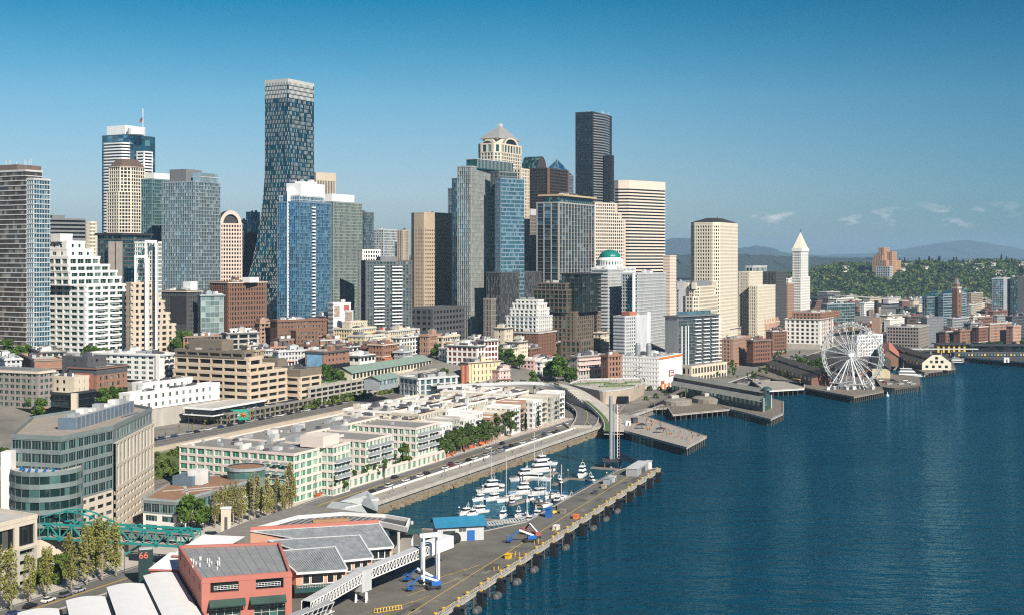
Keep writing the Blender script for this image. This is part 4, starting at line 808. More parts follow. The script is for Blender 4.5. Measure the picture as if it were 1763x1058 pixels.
mb=MB();mb.prism(offs(q,1.6),b.top,b.top+.8,M('mid_grey'));b.part('roof_canopy',mb);mb=MB();mb.prism(offs(q,-7),b.top+.8,b.top+4,GL_PALE);b.part('penthouse',mb)
pd=foot(1150,1190,1251,Y-18,a=40);b.vol(ZZ(628,Y),M('cream'),GL_DARK,6,5,.35,.4,poly=pd);b.done()
LB('tan brick loft building with rows of paired windows near the curved tower',1240,1262,1294,584,26,'brick_pale',GL_DARK,4,3,.42,.45)
LB('red brown brick loft beside the tan loft',1293,1297,1327,586,25,'brick_red',GL_DARK,4,3,.42,.45,a=50)
LB('dark shaded brick block left of the white grid warehouse',1324,1330,1354,569,27,'brick_brown',GL_BLACK,a=50)  # dark by its own brown brick and black panes; label text seeds the facade
LB('small ornate stone block with arches behind the tan loft',1240,1256,1275,566,26,'beige',GL_BLACK,4.5,3.4,.4,.4)
b=LB('pinkish stone building with toothed stepped roofline',1290,1316,1347,556,30,'salmon',GL_DARK,3.8,2.6,.35,.5,finish=False)
for t in range(6):face_panel(b,0,t*.17,t*.17+.09,b.top,b.top+5,'salmon','gable_tooth',-.6,2)
b.done()
b=LB('big white warehouse block with square windows and brick top floors',1352,1412,1458,550,34,'white_wall',GL_BLACK,4.6,4.4,.45,.42,finish=False,units=0);q=foot(1364,1414,1450,b.Y+6);b.vol(b.top+7,M('brick_orange'),GL_DARK,3.5,4,.4,.45,poly=q,z0=b.top-.3);b.units(6,poly=q);face_panel(b,3,.0,1,b.base,b.base+9,'concrete','plinth',.9,.4);face_panel(b,0,.0,.98,b.base,b.base+9,'concrete','plinth',.9,.4)
for t in range(6):face_panel(b,0,.1+t*.15,.13+t*.15,b.base+9,b.top-5,'brick_orange','brick_strip',.8,.2)
b.done()
LB('white gridded office block with square dark windows behind the wheel',1470,1476,1519,578,22,'white_paint',GL_BLACK,4,3.4,.42,.4,a=52)
LB('green glass office block behind the wheel',1414,1424,1487,524,38,'alu',GL_GREEN,4,4,.15,.1,a=54,roof='roof_dark')
LB('cream low building with round sign right of the wheel',1517,1534,1563,579,14,'cream',GL_DARK,a=40,bay=4)
b=LB('brown grey gridded office block right of the wheel',1527,1582,1624,563,27,'taupe',GL_DARK,3.9,3.8,.34,.34)
LB('dark grey slab behind the brown grey office block',1591,1596,1624,547,34,'mid_grey',GL_DARK,a=50,blank=(0,))
rows=[('brick',1623,1628,1652,570,18,'brick_red'),('orange brick',1650,1653,1670,569,19,'brick_orange'),('slim grey',1669,1671,1684,556,26,'grey_wall'),('red brick',1683,1685,1700,562,23,'brick_red'),('brown brick many windowed',1700,1704,1741,557,25,'brick_pale'),('pale brick',1740,1744,1757,561,22,'salmon'),('dark slate',1737,1742,1790,545,30,'dark_grey')]
for i,(c,xl,xc,xr,yt,h,w)in enumerate(rows):LB(c+' lofts facing the ferry dock'+(' at the row end' if i==0 else ' next to the '+rows[i-1][0]+' ones'),xl,xc,xr,yt,h,w,GL_DARK,3.8,3,.45,.45,a=48,name='loft_building')
far=[('cream block with arched top behind the brown grey office',1514,1528,1553,543,22,'ivory'),('long dark green glass building',1543,1552,1623,532,20,'charcoal'),('dark brown block beside the clock tower',1622,1630,1662,527,20,'bronze'),('tan arcade building right of the clock tower',1660,1668,1712,525,18,'beige'),('red brick block below the blue twin tower',1702,1710,1742,536,20,'brick_red'),('tan office building with ribbon windows beside the blue tower',1664,1672,1708,505,32,'tan'),('grey green low office below the forest',1409,1424,1470,503,26,'grey_wall'),('white flat roofed block behind the green glass office',1427,1440,1484,515,20,'white_wall'),('white and red block with a long window',1482,1488,1508,522,22,'white_wall'),('tan narrow block behind the chimney',1486,1498,1517,513,22,'beige'),('white warehouse beneath the curving viaduct',1521,1530,1554,513,16,'white_wall'),('light grey hall under the viaduct end',1440,1450,1482,507,14,'light_grey'),('brick block with pale cornice left of the dark green glass',1556,1562,1590,545,18,'brick_brown'),('low brown warehouse before the chimney',1480,1492,1512,557,16,'brick_brown'),('grey loft behind the brick rows',1634,1640,1668,548,20,'grey_wall'),('low pale block behind the slim grey lofts',1668,1676,1704,545,18,'ivory')]
for lab,xl,xc,xr,yt,h,w in far:
 gl_=GL_GREEN if 'green glass' in lab else GL_DARK;LB(lab,xl,xc,xr,yt,h,w,gl_,3.8,3,.4 if 'green' not in lab else .15,.4 if 'green' not in lab else .1,a=42,units=2)
for lab,xl,xc,xr,yt in(('teal glass building with curved sloping front',1588,1596,1618,502),('teal striped glass building with curved roof beside the clock tower',1617,1624,1664,497)):
 Y=1950;P_=foot(xl,xc,xr,Y,52);b=Bld('office_building',lab,P_,'office building');b.vol(ZZ(yt+10,Y),M('alu'),GL_TEAL,4,4,.3 if 'striped' in lab else .1,.05)
 mb=MB();p0,p1,p2,p3=[Vector(x)for x in P_];zb=ZZ(yt+10,Y);hh=ZZ(yt,Y)-zb
 for j in range(8):
  t0,t1=j/8,(j+1)/8;f=lambda t:zb+hh*math.sin(t*math.pi/2);a0,a1=p0+(p1-p0)*t0,p0+(p1-p0)*t1;c0,c1=p3+(p2-p3)*t0,p3+(p2-p3)*t1
  mb.face([(*a0,f(t0)),(*a1,f(t1)),(*c1,f(t1)),(*c0,f(t0))],GL_TEAL,[(j,0),(j+1,0),(j+1,6),(j,6)]);mb.face([(*a0,zb),(*a1,zb),(*a1,f(t1)),(*a0,f(t0))],GL_TEAL,[(j,0),(j+1,0),(j+1,3),(j,3)])
 mb.face([(*p1,zb),(*p2,zb),(*p2,zb+hh),(*p1,zb+hh)],GL_TEAL);mb.face([(*p2,zb),(*p3,zb),(*p2,zb+hh)],GL_TEAL);b.part('curved_roof',mb);b.done()
Y=1880;P_=foot(1643,1648,1655,Y,45);b=Bld('clock_tower','red brick clock tower with pointed copper spire',P_,'clock tower');b.vol(ZZ(497,Y),M('brick_red'),GL_BLACK,8,4,.5,.6,noroof=True)
mb=MB();o=offs(P_,.6);mb.prism(o,ZZ(497,Y),ZZ(494,Y),M('beige'));o2=offs(P_,-1.2);mb.prism(o2,ZZ(494,Y),ZZ(489,Y),M('brick_red'));cc=centroid(P_)
for i in range(4):mb.face([(*o2[i],ZZ(489,Y)),(*o2[(i+1)%4],ZZ(489,Y)),(*cc,ZZ(478,Y))],M('mid_grey'))
b.part('spire',mb);mb=MB();e=(Vector(P_[1])-Vector(P_[0])).normalized();nn=Vector((e.y,-e.x));c=(Vector(P_[0])+Vector(P_[1]))/2+nn*.7;mb.beam((c.x,c.y,ZZ(502,Y)),(c.x+nn.x*.4,c.y+nn.y*.4,ZZ(502,Y)),5,M('white_wall'),n=16);b.part('clock_face',mb);b.done()
Y=2050
b=T('blue glass tower slab at the right edge with white edge',1708,1728,1742,Y);b.vol(ZZ(480,Y),M('light_grey'),GL_BLUE,3.6,3,.1,.14);b.units(3);b.done()
b=T('teal glass tower with dark core, last tower at the right edge',1740,1752,1775,Y+30);b.vol(ZZ(478,Y),M('dark_grey'),GL_TEAL,3.6,3,.15,.2);b.units(3);b.done()
Y=1420;c=(XX(1509,Y),Y);b=thing('chimney','tall brick chimney base with black steel stack behind the wheel','chimney',(*c,5));mb=MB();mb.obox(c,su,9,9,3,ZZ(545,Y),M('brick_pale'));mb.build('brick_base',b);mb=MB();mb.cyl((*c,ZZ(545,Y)),2.4,ZZ(517,Y)-ZZ(545,Y),M('black'),16);mb.lathe((*c,ZZ(545,Y)),[(3.6,0),(3.6,3),(2.5,4.5)],M('steel'),16);mb.build('steel_stack',b)
cols=[('white','white_wall'),('brick','brick_red'),('tan','tan'),('grey','grey_wall'),('cream','cream'),('brown','brick_brown')]
fr=random.Random(21);cnt={}
for i in range(70):
 px=fr.uniform(1395,1790);yt=fr.choice((fr.uniform(508,520),fr.uniform(520,545),fr.uniform(545,562)));wpx=fr.uniform(14,36)*(1.1 if yt>530 else .8)
 cn,cm=fr.choice(cols);rr=fr.choice((('flat white','roof_white'),('flat grey','roof_grey'),('dark','roof_dark')));zone='near the wooded hill' if yt<520 else('in the old quarter' if yt<545 else 'behind the ferry dock lofts')
 random.seed(i);b=LB(f'small {cn} block with {rr[0]} roof {zone}',px-wpx/2,px-wpx/2+wpx*fr.uniform(.15,.5),px+wpx/2,yt,fr.uniform(9,17),cm,GL_DARK,3.8,3,.45,.45,a=fr.choice((28,40,50)),roof=rr[1],units=2);b.root['group']='small blocks of the flats right of the wheel'
fr=random.Random(5)
for i in range(46):
 px=fr.uniform(420,1060);yt=fr.uniform(556,606);wpx=fr.uniform(18,40);cn,cm=fr.choice(cols)
 if G(XX(px,1050),1050)<12:continue
 random.seed(100+i);b=LB(f'small {cn} flat roofed block among the market streets',px-wpx/2,px-wpx/2+wpx*fr.uniform(.15,.5),px+wpx/2,yt,fr.uniform(7,12),cm,GL_DARK,3.8,3,.45,.45,a=fr.choice((28,28,48)),roof=fr.choice(('roof_white','roof_grey','roof_light')),units=3);b.root['group']='small blocks among the market streets'
def strip(name,u0,u1,v0,v1,m,dz=.06,step=20,sh=lambda u:0,kind='structure'):
 mb=MB();u=u0
 while u<u1-1e-6:
  w=min(u1,u+step);P=[UV(u,v0+sh(u)),UV(w,v0+sh(w)),UV(w,v1+sh(w)),UV(u,v1+sh(u))]
  mb.face([(*p,G(*p)+dz)for p in reversed(P)][::-1],m);u=w
 o=mb.build(name);o['kind']=kind;return o
sh1=lambda u:-11.0*min(1,max(0,(-15-u)/110));asph=mat('road_asphalt',(.15,.145,.135),var=.25,scale=.1);pale=mat('pale_pavement',(.50,.46,.40),var=.2,scale=.12);conc=mat('promenade_concrete',(.36,.33,.28),var=.2,scale=.2)
strip('road',-300,290,11.5,27,asph,.06,10,sh1);strip('promenade',-4,290,.7,9.8,conc,.06,10);strip('sidewalk',-300,290,27.4,40,pale,.12,10,sh1)
yl,wl_=mat('line_yellow',(.62,.42,.06),var=.1),mat('line_white',(.72,.72,.70),var=.1)
strip('road_line',-300,290,18.6,18.85,yl,.075,10,sh1);strip('road_line',-300,290,19.1,19.35,yl,.075,10,sh1);strip('road_line',-300,290,12.4,12.6,wl_,.075,10,sh1);strip('road_line',-300,290,26.2,26.4,wl_,.075,10,sh1)
mb=MB()
u=-4
while u<285:
 p,q=UV(u,9.9),UV(u+10,9.9);p2,q2=UV(u,10.5),UV(u+10,10.5)
 if not(120<u<140):mb.prism([p,q,q2,p2][::1],4.4,5.45,M('white_wall'))
 u+=10
o=mb.build('barrier_wall');tag(o,'low white concrete wall between promenade and road','wall')
def railing(name,pts,label,h=1.1,step=2.0,m='steel',posts=.09):
 mb=MB()
 for(a,b)in zip(pts,pts[1:]):
  A,B_=Vector(a),Vector(b);L=(B_-A).length;n=max(1,int(L/step))
  for k in range(n+1):c=A+(B_-A)*(k/n);mb.beam(tuple(c),tuple(c+Vector((0,0,h))),posts,M(m))
  for f in(.5,1.0):mb.beam(tuple(A+Vector((0,0,h*f))),tuple(B_+Vector((0,0,h*f))),posts*.9,M(m))
 return tag(mb.build(name),label,'railing')
railing('railing',[(*UV(u,-.3),4.9)for u in(-2,100,200,290)],'long grey railing along the top of the sea wall',step=3)
strip('upper_road',0,330,152.5,173,asph,.08,10);strip('road_line',0,330,162.4,162.7,yl,.1,10);strip('road_line',0,330,157.3,157.5,wl_,.1,10);strip('road_line',0,330,168.3,168.5,wl_,.1,10)
strip('upper_sidewalk',-60,330,173.2,176,pale,.15,10)
mb=MB()
for u in range(-20,340,10):p,q,r,s_=UV(u,149.2),UV(u+10,149.2),UV(u+10,151.2),UV(u,151.2);mb.prism([p,q,r,s_],6,14.0,mat('retaining_wall',(.50,.42,.32),streak=1,var=.15))
o=mb.build('retaining_wall');tag(o,'long beige retaining wall carrying the upper road','wall')
strip('rail_bed',-200,340,104,112,mat('gravel',(.22,.19,.15),scale=.6),.2,10)
PA=(.385,-.923);PB=(.923,.385)
def deck(name,label,poly,z=5.0,th=1.1,top='promenade_concrete',edge='concrete',piles=6.0,cat='pier',inner=True):
 poly=ccw(poly);cx,cy=centroid(poly);r=thing(name,label,cat,(cx,cy,z));mb=MB();mb.prism(poly,z-.25,z,MATS[top]);mb.build('deck',r)
 mb=MB();mb.prism(offs(poly,-.15),z-th,z-.25,MATS[edge],top=False,bot=True);ring(mb,poly,-.3,.12,z-.05,z+.22,MATS[edge],inner=True);mb.build('edge_beam',r)
 n=len(poly);cnt=0;pts=[]
 for i in range(n):
  p,q=Vector(poly[i]),Vector(poly[(i+1)%n]);L=(q-p).length
  for k in range(int(L/piles)):c=p+(q-p)*((k+.5)*piles/L);cc=Vector((cx,cy));pts.append(c+(cc-c).normalized()*.8)
 pts.sort(key=lambda c:c.length)
 proto=None;rest=MB()
 for i,c in enumerate(pts):
  if i<90:
   if proto is None:mb=MB();mb.cyl((c.x,c.y,-2),.36,z-th+2.1,M('pile'),7);proto=mb.build('pile',r);c0=c
   else:o=proto.copy();COL.objects.link(o);o.parent=r;o.location=(c.x-c0.x,c.y-c0.y,0)
  else:rest.cyl((c.x,c.y,-2),.36,z-th+2.1,M('pile'),6)
 if rest.f:o=rest.build('piles',r);o['kind']='stuff'
 return r
def PX(lst,z=5.0):return[W(a,b,z)for a,b in lst]
O1,O2=W(1138,806),W(760,1058);od=Vector((O2[0]-O1[0],O2[1]-O1[1])).normalized();O3=tuple(Vector(O2)+od*90)
on=Vector((-od.y,od.x));on=on if on.x>0 else-on
I1=tuple(Vector(O1)-on*16+od*2);tipn=W(1100,798)
I2=W(905,898);I3=(-10.5,480);S_=UV(-66,-1)
P66=[O1,I1,tuple(Vector(I1)+od*10-on*3),I2,I3,UV(-58,-.5),UV(-360,-.5),(-150,250),O3]
a66=sum(p[0]*q[1]-q[0]*p[1]for p,q in zip(P66,P66[1:]+P66[:1]));P66=P66 if a66>0 else P66[::-1]
mat('pier_asphalt',(.155,.145,.12),var=.3,scale=.12)
pier=deck('cruise_pier','long grey cruise pier apron with black fenders and yellow bollards',P66,5.0,1.3,'pier_asphalt','concrete',7)
mb=MB()
for k,off in((0,2.0),(0,9.5)):
 a,b=Vector(O1)-on*off+od*6,Vector(O3)-on*off;w=on*.14
 mb.face([(*(a-w),5.012),(*(b-w),5.012),(*(b+w),5.012),(*(a+w),5.012)],yl)
for i in range(9):
 a=Vector(O2)-on*(12+(i%3)*2.2)+od*(-60+i*7);b=a+(od*9-on*2);w=on*.12;mb.face([(*(a-w),5.012),(*(b-w),5.012),(*(b+w),5.012),(*(a+w),5.012)][::-1],yl)
struct(mb.build('pier_marking'))
Lo=(Vector(O3)-Vector(O1)).length
fd=thing('pier_fender','black fender panel on the seaward side of the cruise pier','fender',(0,0,0),'black fenders along the cruise pier',absolute=False);mb=MB();mb.box(-1.9,1.9,-1.0,1.0,-1.5,4.6,M('black'));mb.build('panel',fd)
for z in(.8,2.4,4.0):mb=MB();mb.box(-2.0,2.0,-1.15,-1.0,z-.2,z+.2,mat('fender_edge',(.05,.05,.05)));mb.build('rubber_bar',fd)
mb=MB();mb.box(-1.5,1.5,-1.0,2.6,4.6,4.85,M('charcoal'));mb.box(-.5,.5,-.6,.2,4.85,5.15,M('yellow'));mb.build('chain_bracket',fd)
bl=thing('bollard','yellow mooring bollard on the edge of the cruise pier','bollard',(0,0,0),'yellow bollards along the cruise pier',absolute=False);mb=MB();mb.cyl((0,0,0),.55,.35,M('yellow'),10);mb.build('base',bl);mb=MB();mb.lathe((0,0,.35),[(.3,0),(.3,.5),(.5,.6),(.5,.9),(0,1.0)],M('yellow'),10);mb.build('head',bl)
fl=thing('float_fender','grey barrel shaped floating fender beside the cruise pier piles','fender',(0,0,0),'floating fenders beside the cruise pier',absolute=False);mb=MB();mb.lathe((0,0,0),[(0,-2.4),(.8,-2.2),(1.35,-1.4),(1.35,1.4),(.8,2.2),(0,2.4)],mat('float_grey',(.10,.10,.105),.5),14);o=mb.build('float',fl);o.rotation_euler=(0,math.radians(90),0)
for k in(-1.4,1.4):mb=MB();mb.lathe((0,0,k),[(1.36,-.15),(1.42,0),(1.36,.15)],M('black'),14);o=mb.build('tyre_ring',fl);o.rotation_euler=(0,math.radians(90),0)
us_={};ang=math.atan2(od.y,od.x);k=9.0;i=0
while k<Lo-8:
 c=Vector(O1)+od*k+on*1.0;place(fd,us_,c.x,c.y,0,ang)
 c2=Vector(O1)+od*(k+7)-on*1.1;place(bl,us_,c2.x,c2.y,5.0)
 c2=Vector(O1)+od*(k-4.5)-on*1.1;place(bl,us_,c2.x,c2.y,5.0)
 if i in(4,5,6,8,10,11,12,13):c3=Vector(O1)+od*(k+6.5)+on*1.9;place(fl,us_,c3.x,c3.y,.4,ang)
 k+=17.5+(i%2);i+=1
railing('railing',[(*(Vector(O1)-on*.6+od*t),5.0)for t in(2,100,200,300)],'low grey rail along the seaward edge of the cruise pier',.8,3,'concrete',.16)
inn=[(*(Vector(I1)+od*12-on*2.4),5),(*I2,5),(*I3,5)];railing('railing',inn,'grey rail along the marina side of the cruise pier',1.1,2.5)
def simple_box(name,label,cat,c,d,lx,ly,z0,z1,m,roof=None,door=None):
 r=thing(name,label,cat,(*c,z0));mb=MB();mb.obox(c,d,lx,ly,z0,z1,M(m));mb.build('body',r)
 mb=MB();mb.obox(c,d,lx+.5,ly+.5,z1,z1+.25,M(roof or m));mb.build('roof',r)
 e=Vector((d[1],-d[0]));mb=MB();q=Vector(c)+e*(ly/2+.06);mb.obox(q,d,lx*.3,.12,z0+.05,z0+(z1-z0)*.75,M(door or 'dark_grey'));mb.build('door',r);return r
sx1=W(1098,812);simple_box('pier_shed','long grey corrugated shed near the end of the cruise pier','shed',sx1,tuple(-od),24,5.5,5,8.6,'grey_wall','light_grey')
simple_box('utility_box','pale green utility box on the pier beside the grey shed','utility box',W(1046,832),tuple(-od),4,3,5,7.6,'alu');simple_box('utility_box','second pale utility box, nearer the grey shed','utility box',W(1054,828),tuple(-od),3.5,3,5,7.4,'light_grey')
simple_box('container','bright blue container on the cruise pier near the yellow forklift','container',W(945,889),tuple(-od),2.6,2.4,5,8.4,'blue_paint')
c=W(1117,806);r=thing('white_booth','small white booth at the pier tip','booth',(*c,5));mb=MB();mb.obox(c,tuple(od),2.5,2.5,5,8.8,M('white_paint'));mb.build('body',r);mb=MB();mb.obox(c,tuple(od),3,3,8.8,9.1,M('light_grey'));mb.build('roof',r)
Y=655;c=(XX(1053,Y),Y);r=thing('mooring_column','tall pair of grey steel columns rising from the water near the pier end','column',(*c,0))
for dx,zt,rc_ in((-.4,37.5,.95),(1.3,33,.35)):mb=MB();mb.cyl((c[0]+dx,c[1],-2),rc_,zt+2,mat('column_steel',(.42,.43,.43),.4,.4),16);mb.build('column',r)
mb=MB();mb.box(c[0]-5,c[0]+5,c[1]-4,c[1]+5,3.5,4.6,M('charcoal'));mb.build('platform',r)
for dx,dy in((-4,-3),(4,-3),(-4,4),(4,4)):mb=MB();mb.cyl((c[0]+dx,c[1]+dy,-2),.5,5.6,M('pile'),8);mb.build('leg',r)
mb=MB();
for k in range(18):mb.beam((c[0]+3.0,c[1],5+k*1.6),(c[0]+4.2,c[1],5+k*1.6),.15,M('white_paint'))
mb.beam((c[0]+3.0,c[1],4.6),(c[0]+3.0,c[1],33),.25,M('white_paint'));mb.beam((c[0]+4.2,c[1],4.6),(c[0]+4.2,c[1],33),.25,M('red_paint'));mb.build('ladder',r)
r=thing('pontoon_ramp','dark steel ramp frame sloping from the mooring column to the pier','ramp',(*W(1085,800),4));mb=MB();A,B_=Vector((c[0]+5,c[1]-1,5.5)),Vector((sx1[0]+3,sx1[1]+12,5.2))
for o_ in(-1.6,1.6):
 for z_ in(0,2.2):mb.beam(tuple(A+Vector((0,o_,z_))),tuple(B_+Vector((0,o_,z_))),.3,M('black'))
 for k in range(12):p=A+(B_-A)*(k/12);q=A+(B_-A)*((k+1)/12);mb.beam(tuple(p+Vector((0,o_,0))),tuple(q+Vector((0,o_,2.2))),.2,M('black'))
mb.build('frame',r);mb=MB();mb.face([tuple(A+Vector((0,-1.5,.2))),tuple(B_+Vector((0,-1.5,.2))),tuple(B_+Vector((0,1.5,.2))),tuple(A+Vector((0,1.5,.2)))],M('charcoal'));mb.build('walkway',r)
r=thing('pontoon','flat brown floating pontoon below the mooring column','pontoon',(*W(1060,808,.5),.5));mb=MB();mb.obox(W(1058,806,.6),(.9,-.4),26,3,-.4,.7,M('wood_grey'));mb.build('deck',r)
deck('public_pier','flat open public pier deck with people and orange chairs',PX([(1042,731),(1182,769),(1217,750),(1112,716),(1062,712)]),5,1.2,'promenade_concrete','concrete',5)
mat('old_wood',(.20,.17,.13),scale=.5,var=.3)
deck('old_pier','weathered low pier with old concrete tanks before the long gabled shed',PX([(1060,714),(1112,702),(1150,700),(1158,712),(1262,702),(1262,690),(1120,680),(1080,690)][::1]),4.6,1.0,'old_wood','concrete',5)
P59=PX([(1248,700),(1327,720),(1349,710),(1349,690),(1220,655),(1165,655)]);deck('shed_pier','pier under the long grey gabled shed',P59,4.8,1.1,'old_wood','concrete',4)
def gable_shed(name,label,A,B_,w,z0,ze,zr,roof,wall,endm=None,cat='shed',clere=0,nwin=0,glm=None,over=1.0,skew=None):
 """A..B_ is the ridge line on the ground, w the full width; clere lifts a narrower second tier"""
 A,B_=Vector(A),Vector(B_);d=(B_-A).normalized();n=Vector(skew)if skew else Vector((-d.y,d.x));r=thing(name,label,cat,(*((A+B_)/2),z0));L=(B_-A).length
 mb=MB();h=w/2;P=[A-n*h,B_-n*h,B_+n*h,A+n*h]
 ar=sum(p.x*q.y-q.x*p.y for p,q in zip(P,P[1:]+P[:1]));P=P if ar>0 else P[::-1]
 mb.prism([tuple(p)for p in P],z0,ze,M(wall),top=False)
 for E_ in(A,B_):mb.face([(*(E_-n*h),ze),(*(E_+n*h),ze),(*E_,zr)],M(endm or wall));mb.face([(*(E_+n*h),ze),(*(E_-n*h),ze),(*E_,zr-.01)],M(endm or wall))
 mb.build('wall',r)
 for s_ in(-1,1):
  mb=MB();a,b,c_,e_=A+n*s_*(h+over)-d*over,B_+n*s_*(h+over)+d*over,B_+d*over,A-d*over;k=(zr-ze)/h*over
  if clere:
   m_=.42;a2,b2=A+n*s_*h*m_-d*over,B_+n*s_*h*m_+d*over;zm=ze+(zr-ze)*(1-m_)
   mb.face([(*a,ze-k),(*b,ze-k),(*b2,zm),(*a2,zm)][::s_],M(roof));mb.face([(*a2,zm),(*b2,zm),(*b2,zm+clere),(*a2,zm+clere)][::s_],glm or GL_DARK);mb.face([(*a2+n*s_*.7,zm+clere-.2)if False else(*(a2+n*s_*.7),zm+clere-.2),(*(b2+n*s_*.7),zm+clere-.2),(*c_,zr+clere),(*e_,zr+clere)][::s_],M(roof))
  else:mb.face([(*a,ze-k),(*b,ze-k),(*c_,zr+.12),(*e_,zr+.12)][::s_],M(roof))
  mb.build('roof',r)
 for k in range(nwin):
  for s_ in(-1,1):
   c0=A+d*(L*(k+.5)/nwin)+n*s_*(h+.08);mb=MB();mb.obox(c0,tuple(d),L/nwin*.55,.16,z0+(ze-z0)*.5,ze-.6,glm or GL_PALE);mb.build('window',r)
 return r,d,n
mat('shed_green',(.035,.075,.068),rough=.6);mat('shed_roof',(.27,.275,.24),var=.25,streak=0,scale=.15)
E1=Vector(W(1317,704));E2=E1-Vector(PA)*122
r,d,n=gable_shed('pier_shed','long dark green pier shed with two tiered grey gabled roof',tuple(E2),tuple(E1),23,4.8,12,17.5,'shed_roof','shed_green','shed_green',clere=2.0,nwin=22,skew=(-su[0],-su[1]))
mb=MB();FN=Vector((su[1],-su[0]));mb.obox(E1+FN*1.2,su,22.6,1.2,4.8,14,M('shed_green'));mb.obox(E1+FN*1.3,su,11,1.2,14,18.5,M('shed_green'));mb.lathe((*(E1+FN*1.3),18.5),[(3.6,0),(3.2,1.2),(2.2,2),(0,2.6)],M('shed_green'),16);mb.build('false_front',r)
for t in(-11.2,11.2):mb=MB();mb.obox(E1+FN*2.0+Vector(su)*t,su,.6,.4,4.8,14.2,M('white_paint'));mb.build('white_trim',r)
for t in(-5,0,5):mb=MB();mb.obox(E1+FN*1.95+Vector(su)*t,su,2.2,.2,8,11.5,GL_PALE);mb.build('window',r)
railing('railing',[(*W(1249,701,4.8),4.8),(*W(1328,720,4.8),4.8),(*W(1348,710,4.8),4.8),(*W(1348,692,4.8),4.8)],'grey rail around the end of the gabled shed pier',1.1,2)
for px,py,rr,lab in((1165,694,11,'left low round concrete tank roof on the old pier'),(1222,690,13,'right low round concrete tank roof on the old pier')):
 c=W(px,py,5);t=thing('tank',lab,'tank',(*c,4.6));mb=MB();mb.lathe((*c,4.6),[(rr,0),(rr,3),(rr*.9,3.6),(rr*.5,4.2),(0,4.4)],M('wood_grey'),18);mb.build('shell',t);mb=MB();mb.obox((c[0]-2,c[1]+2),PB,6,5,8.6,11,M('concrete'));mb.build('hatch_house',t)
A=W(1140,690,6);t=thing('lean_to','brown timber lean-to canopy on posts on the old pier','canopy',(*A,5));mb=MB();p0,p1=Vector((*W(1120,700,5),8.0)),Vector((*W(1190,676,5),12));e=Vector((PA[0],PA[1],0))*6;mb.face([tuple(p0),tuple(p0+e),tuple(p1+e),tuple(p1)],M('old_wood'));mb.face([tuple(p1-Vector((0,0,.3))),tuple(p1+e-Vector((0,0,.3))),tuple(p0+e-Vector((0,0,.3))),tuple(p0-Vector((0,0,.3)))],M('old_wood'));mb.build('roof',t)
for k in range(5):
 for e_ in(0,1):p=p0+(p1-p0)*(k/4)+e*e_;mb=MB();mb.beam((p.x,p.y,4.6),tuple(p),.4,M('old_wood'));mb.build('post',t)
ow=[(*W(752,665,20),20),(*W(800,662,20),20),(*W(850,660,20),20),(*W(900,658,19.5),19.5),(*W(938,660,18),18),(*W(968,668,16),16),(*W(990,680,13.5),13.5),(*W(1010,694,10.5),10.5),(*W(1028,710,7.8),7.8),(*W(1040,726,6),6),(*W(1040,742,5),5)]
def smooth(pts,n=4):
 out=[]
 for i in range(len(pts)-1):
  p0,p1,p2,p3=[Vector(pts[max(0,min(len(pts)-1,i+k))])for k in(-1,0,1,2)]
  for j in range(n):t=j/n;out.append(.5*((2*p1)+(p2-p0)*t+(2*p0-5*p1+4*p2-p3)*t*t+(3*p1-p0-3*p2+p3)*t**3))
 out.append(Vector(pts[-1]));return out
def ribbon(mb,pts,w0,w1,dz,m,th=None,ms=None):
 """sheet along a path from side offset w0 to w1 (left positive)"""
 pr=[]
 for i,p in enumerate(pts):
  a,b=pts[max(0,i-1)],pts[min(len(pts)-1,i+1)];d=Vector((b.x-a.x,b.y-a.y,0)).normalized();n=Vector((-d.y,d.x,0));pr.append((p+n*w0+Vector((0,0,dz)),p+n*w1+Vector((0,0,dz))))
 for(a,b),(c_,e)in zip(pr,pr[1:]):
  mb.face([tuple(a),tuple(c_),tuple(e),tuple(b)]if w1>w0 else[tuple(b),tuple(e),tuple(c_),tuple(a)],m)
  if th:
   dn=Vector((0,0,-th));ms_=ms or m
   mb.face([tuple(a+dn),tuple(c_+dn),tuple(c_),tuple(a)],ms_);mb.face([tuple(b),tuple(e),tuple(e+dn),tuple(b+dn)],ms_);mb.face([tuple(a+dn),tuple(b+dn),tuple(e+dn),tuple(c_+dn)],ms_)
OW=smooth(ow);t=thing('overlook_walk','curving raised white walkway with planted edge sweeping down to the sea wall','walkway',tuple(OW[20]))
mb=MB();ribbon(mb,OW,0,12,0,M('pale_pavement'),1.6,M('white_wall'));mb.build('deck',t);mb=MB();ribbon(mb,OW,.3,3,.35,M('grass'),.3);mb.build('planter',t)
mb=MB();ribbon(mb,OW,-.4,.0,1.0,M('light_grey'),2.2);mb.build('fascia',t)
for i in range(2,40,6):p=OW[i];mb=MB();mb.cyl((p.x,p.y+5,G(p.x,p.y)-1),.8,p.z-G(p.x,p.y),M('concrete'),10);mb.build('pillar',t)
rr=smooth([(*UV(322,163),13.1),(*W(905,664,12),12),(*W(960,674,10),10),(*W(993,693,8),8),(*W(1012,712,6),6.2),(*W(1003,735,5),5.2),(*UV(268,19),4.95)]);mb=MB();ribbon(mb,rr,-7,7,.12,asph,1.2,M('concrete'));struct(mb.build('ramp_road'));mb=MB();ribbon(mb,rr,-.15,.15,.16,yl);struct(mb.build('road_line'));mb=MB();ribbon(mb,rr,7,7.6,1.0,M('concrete'),1.4);tag(mb.build('barrier_wall'),'curved concrete barrier on the ramp road','wall');mb=MB();ribbon(mb,rr,-7.6,-7,1.0,M('concrete'),1.4);tag(mb.build('barrier_wall'),'outer curved concrete barrier on the ramp road near the walkway','wall')
timber=mat('timber_clad',(.50,.41,.32),var=.3,scale=.35,streak=1)
P_=rounded(ccw(PX([(1004,667),(1036,673),(1068,671),(1092,666),(1112,657),(1110,650),(1000,652),(978,660)],14.5)),7,4)
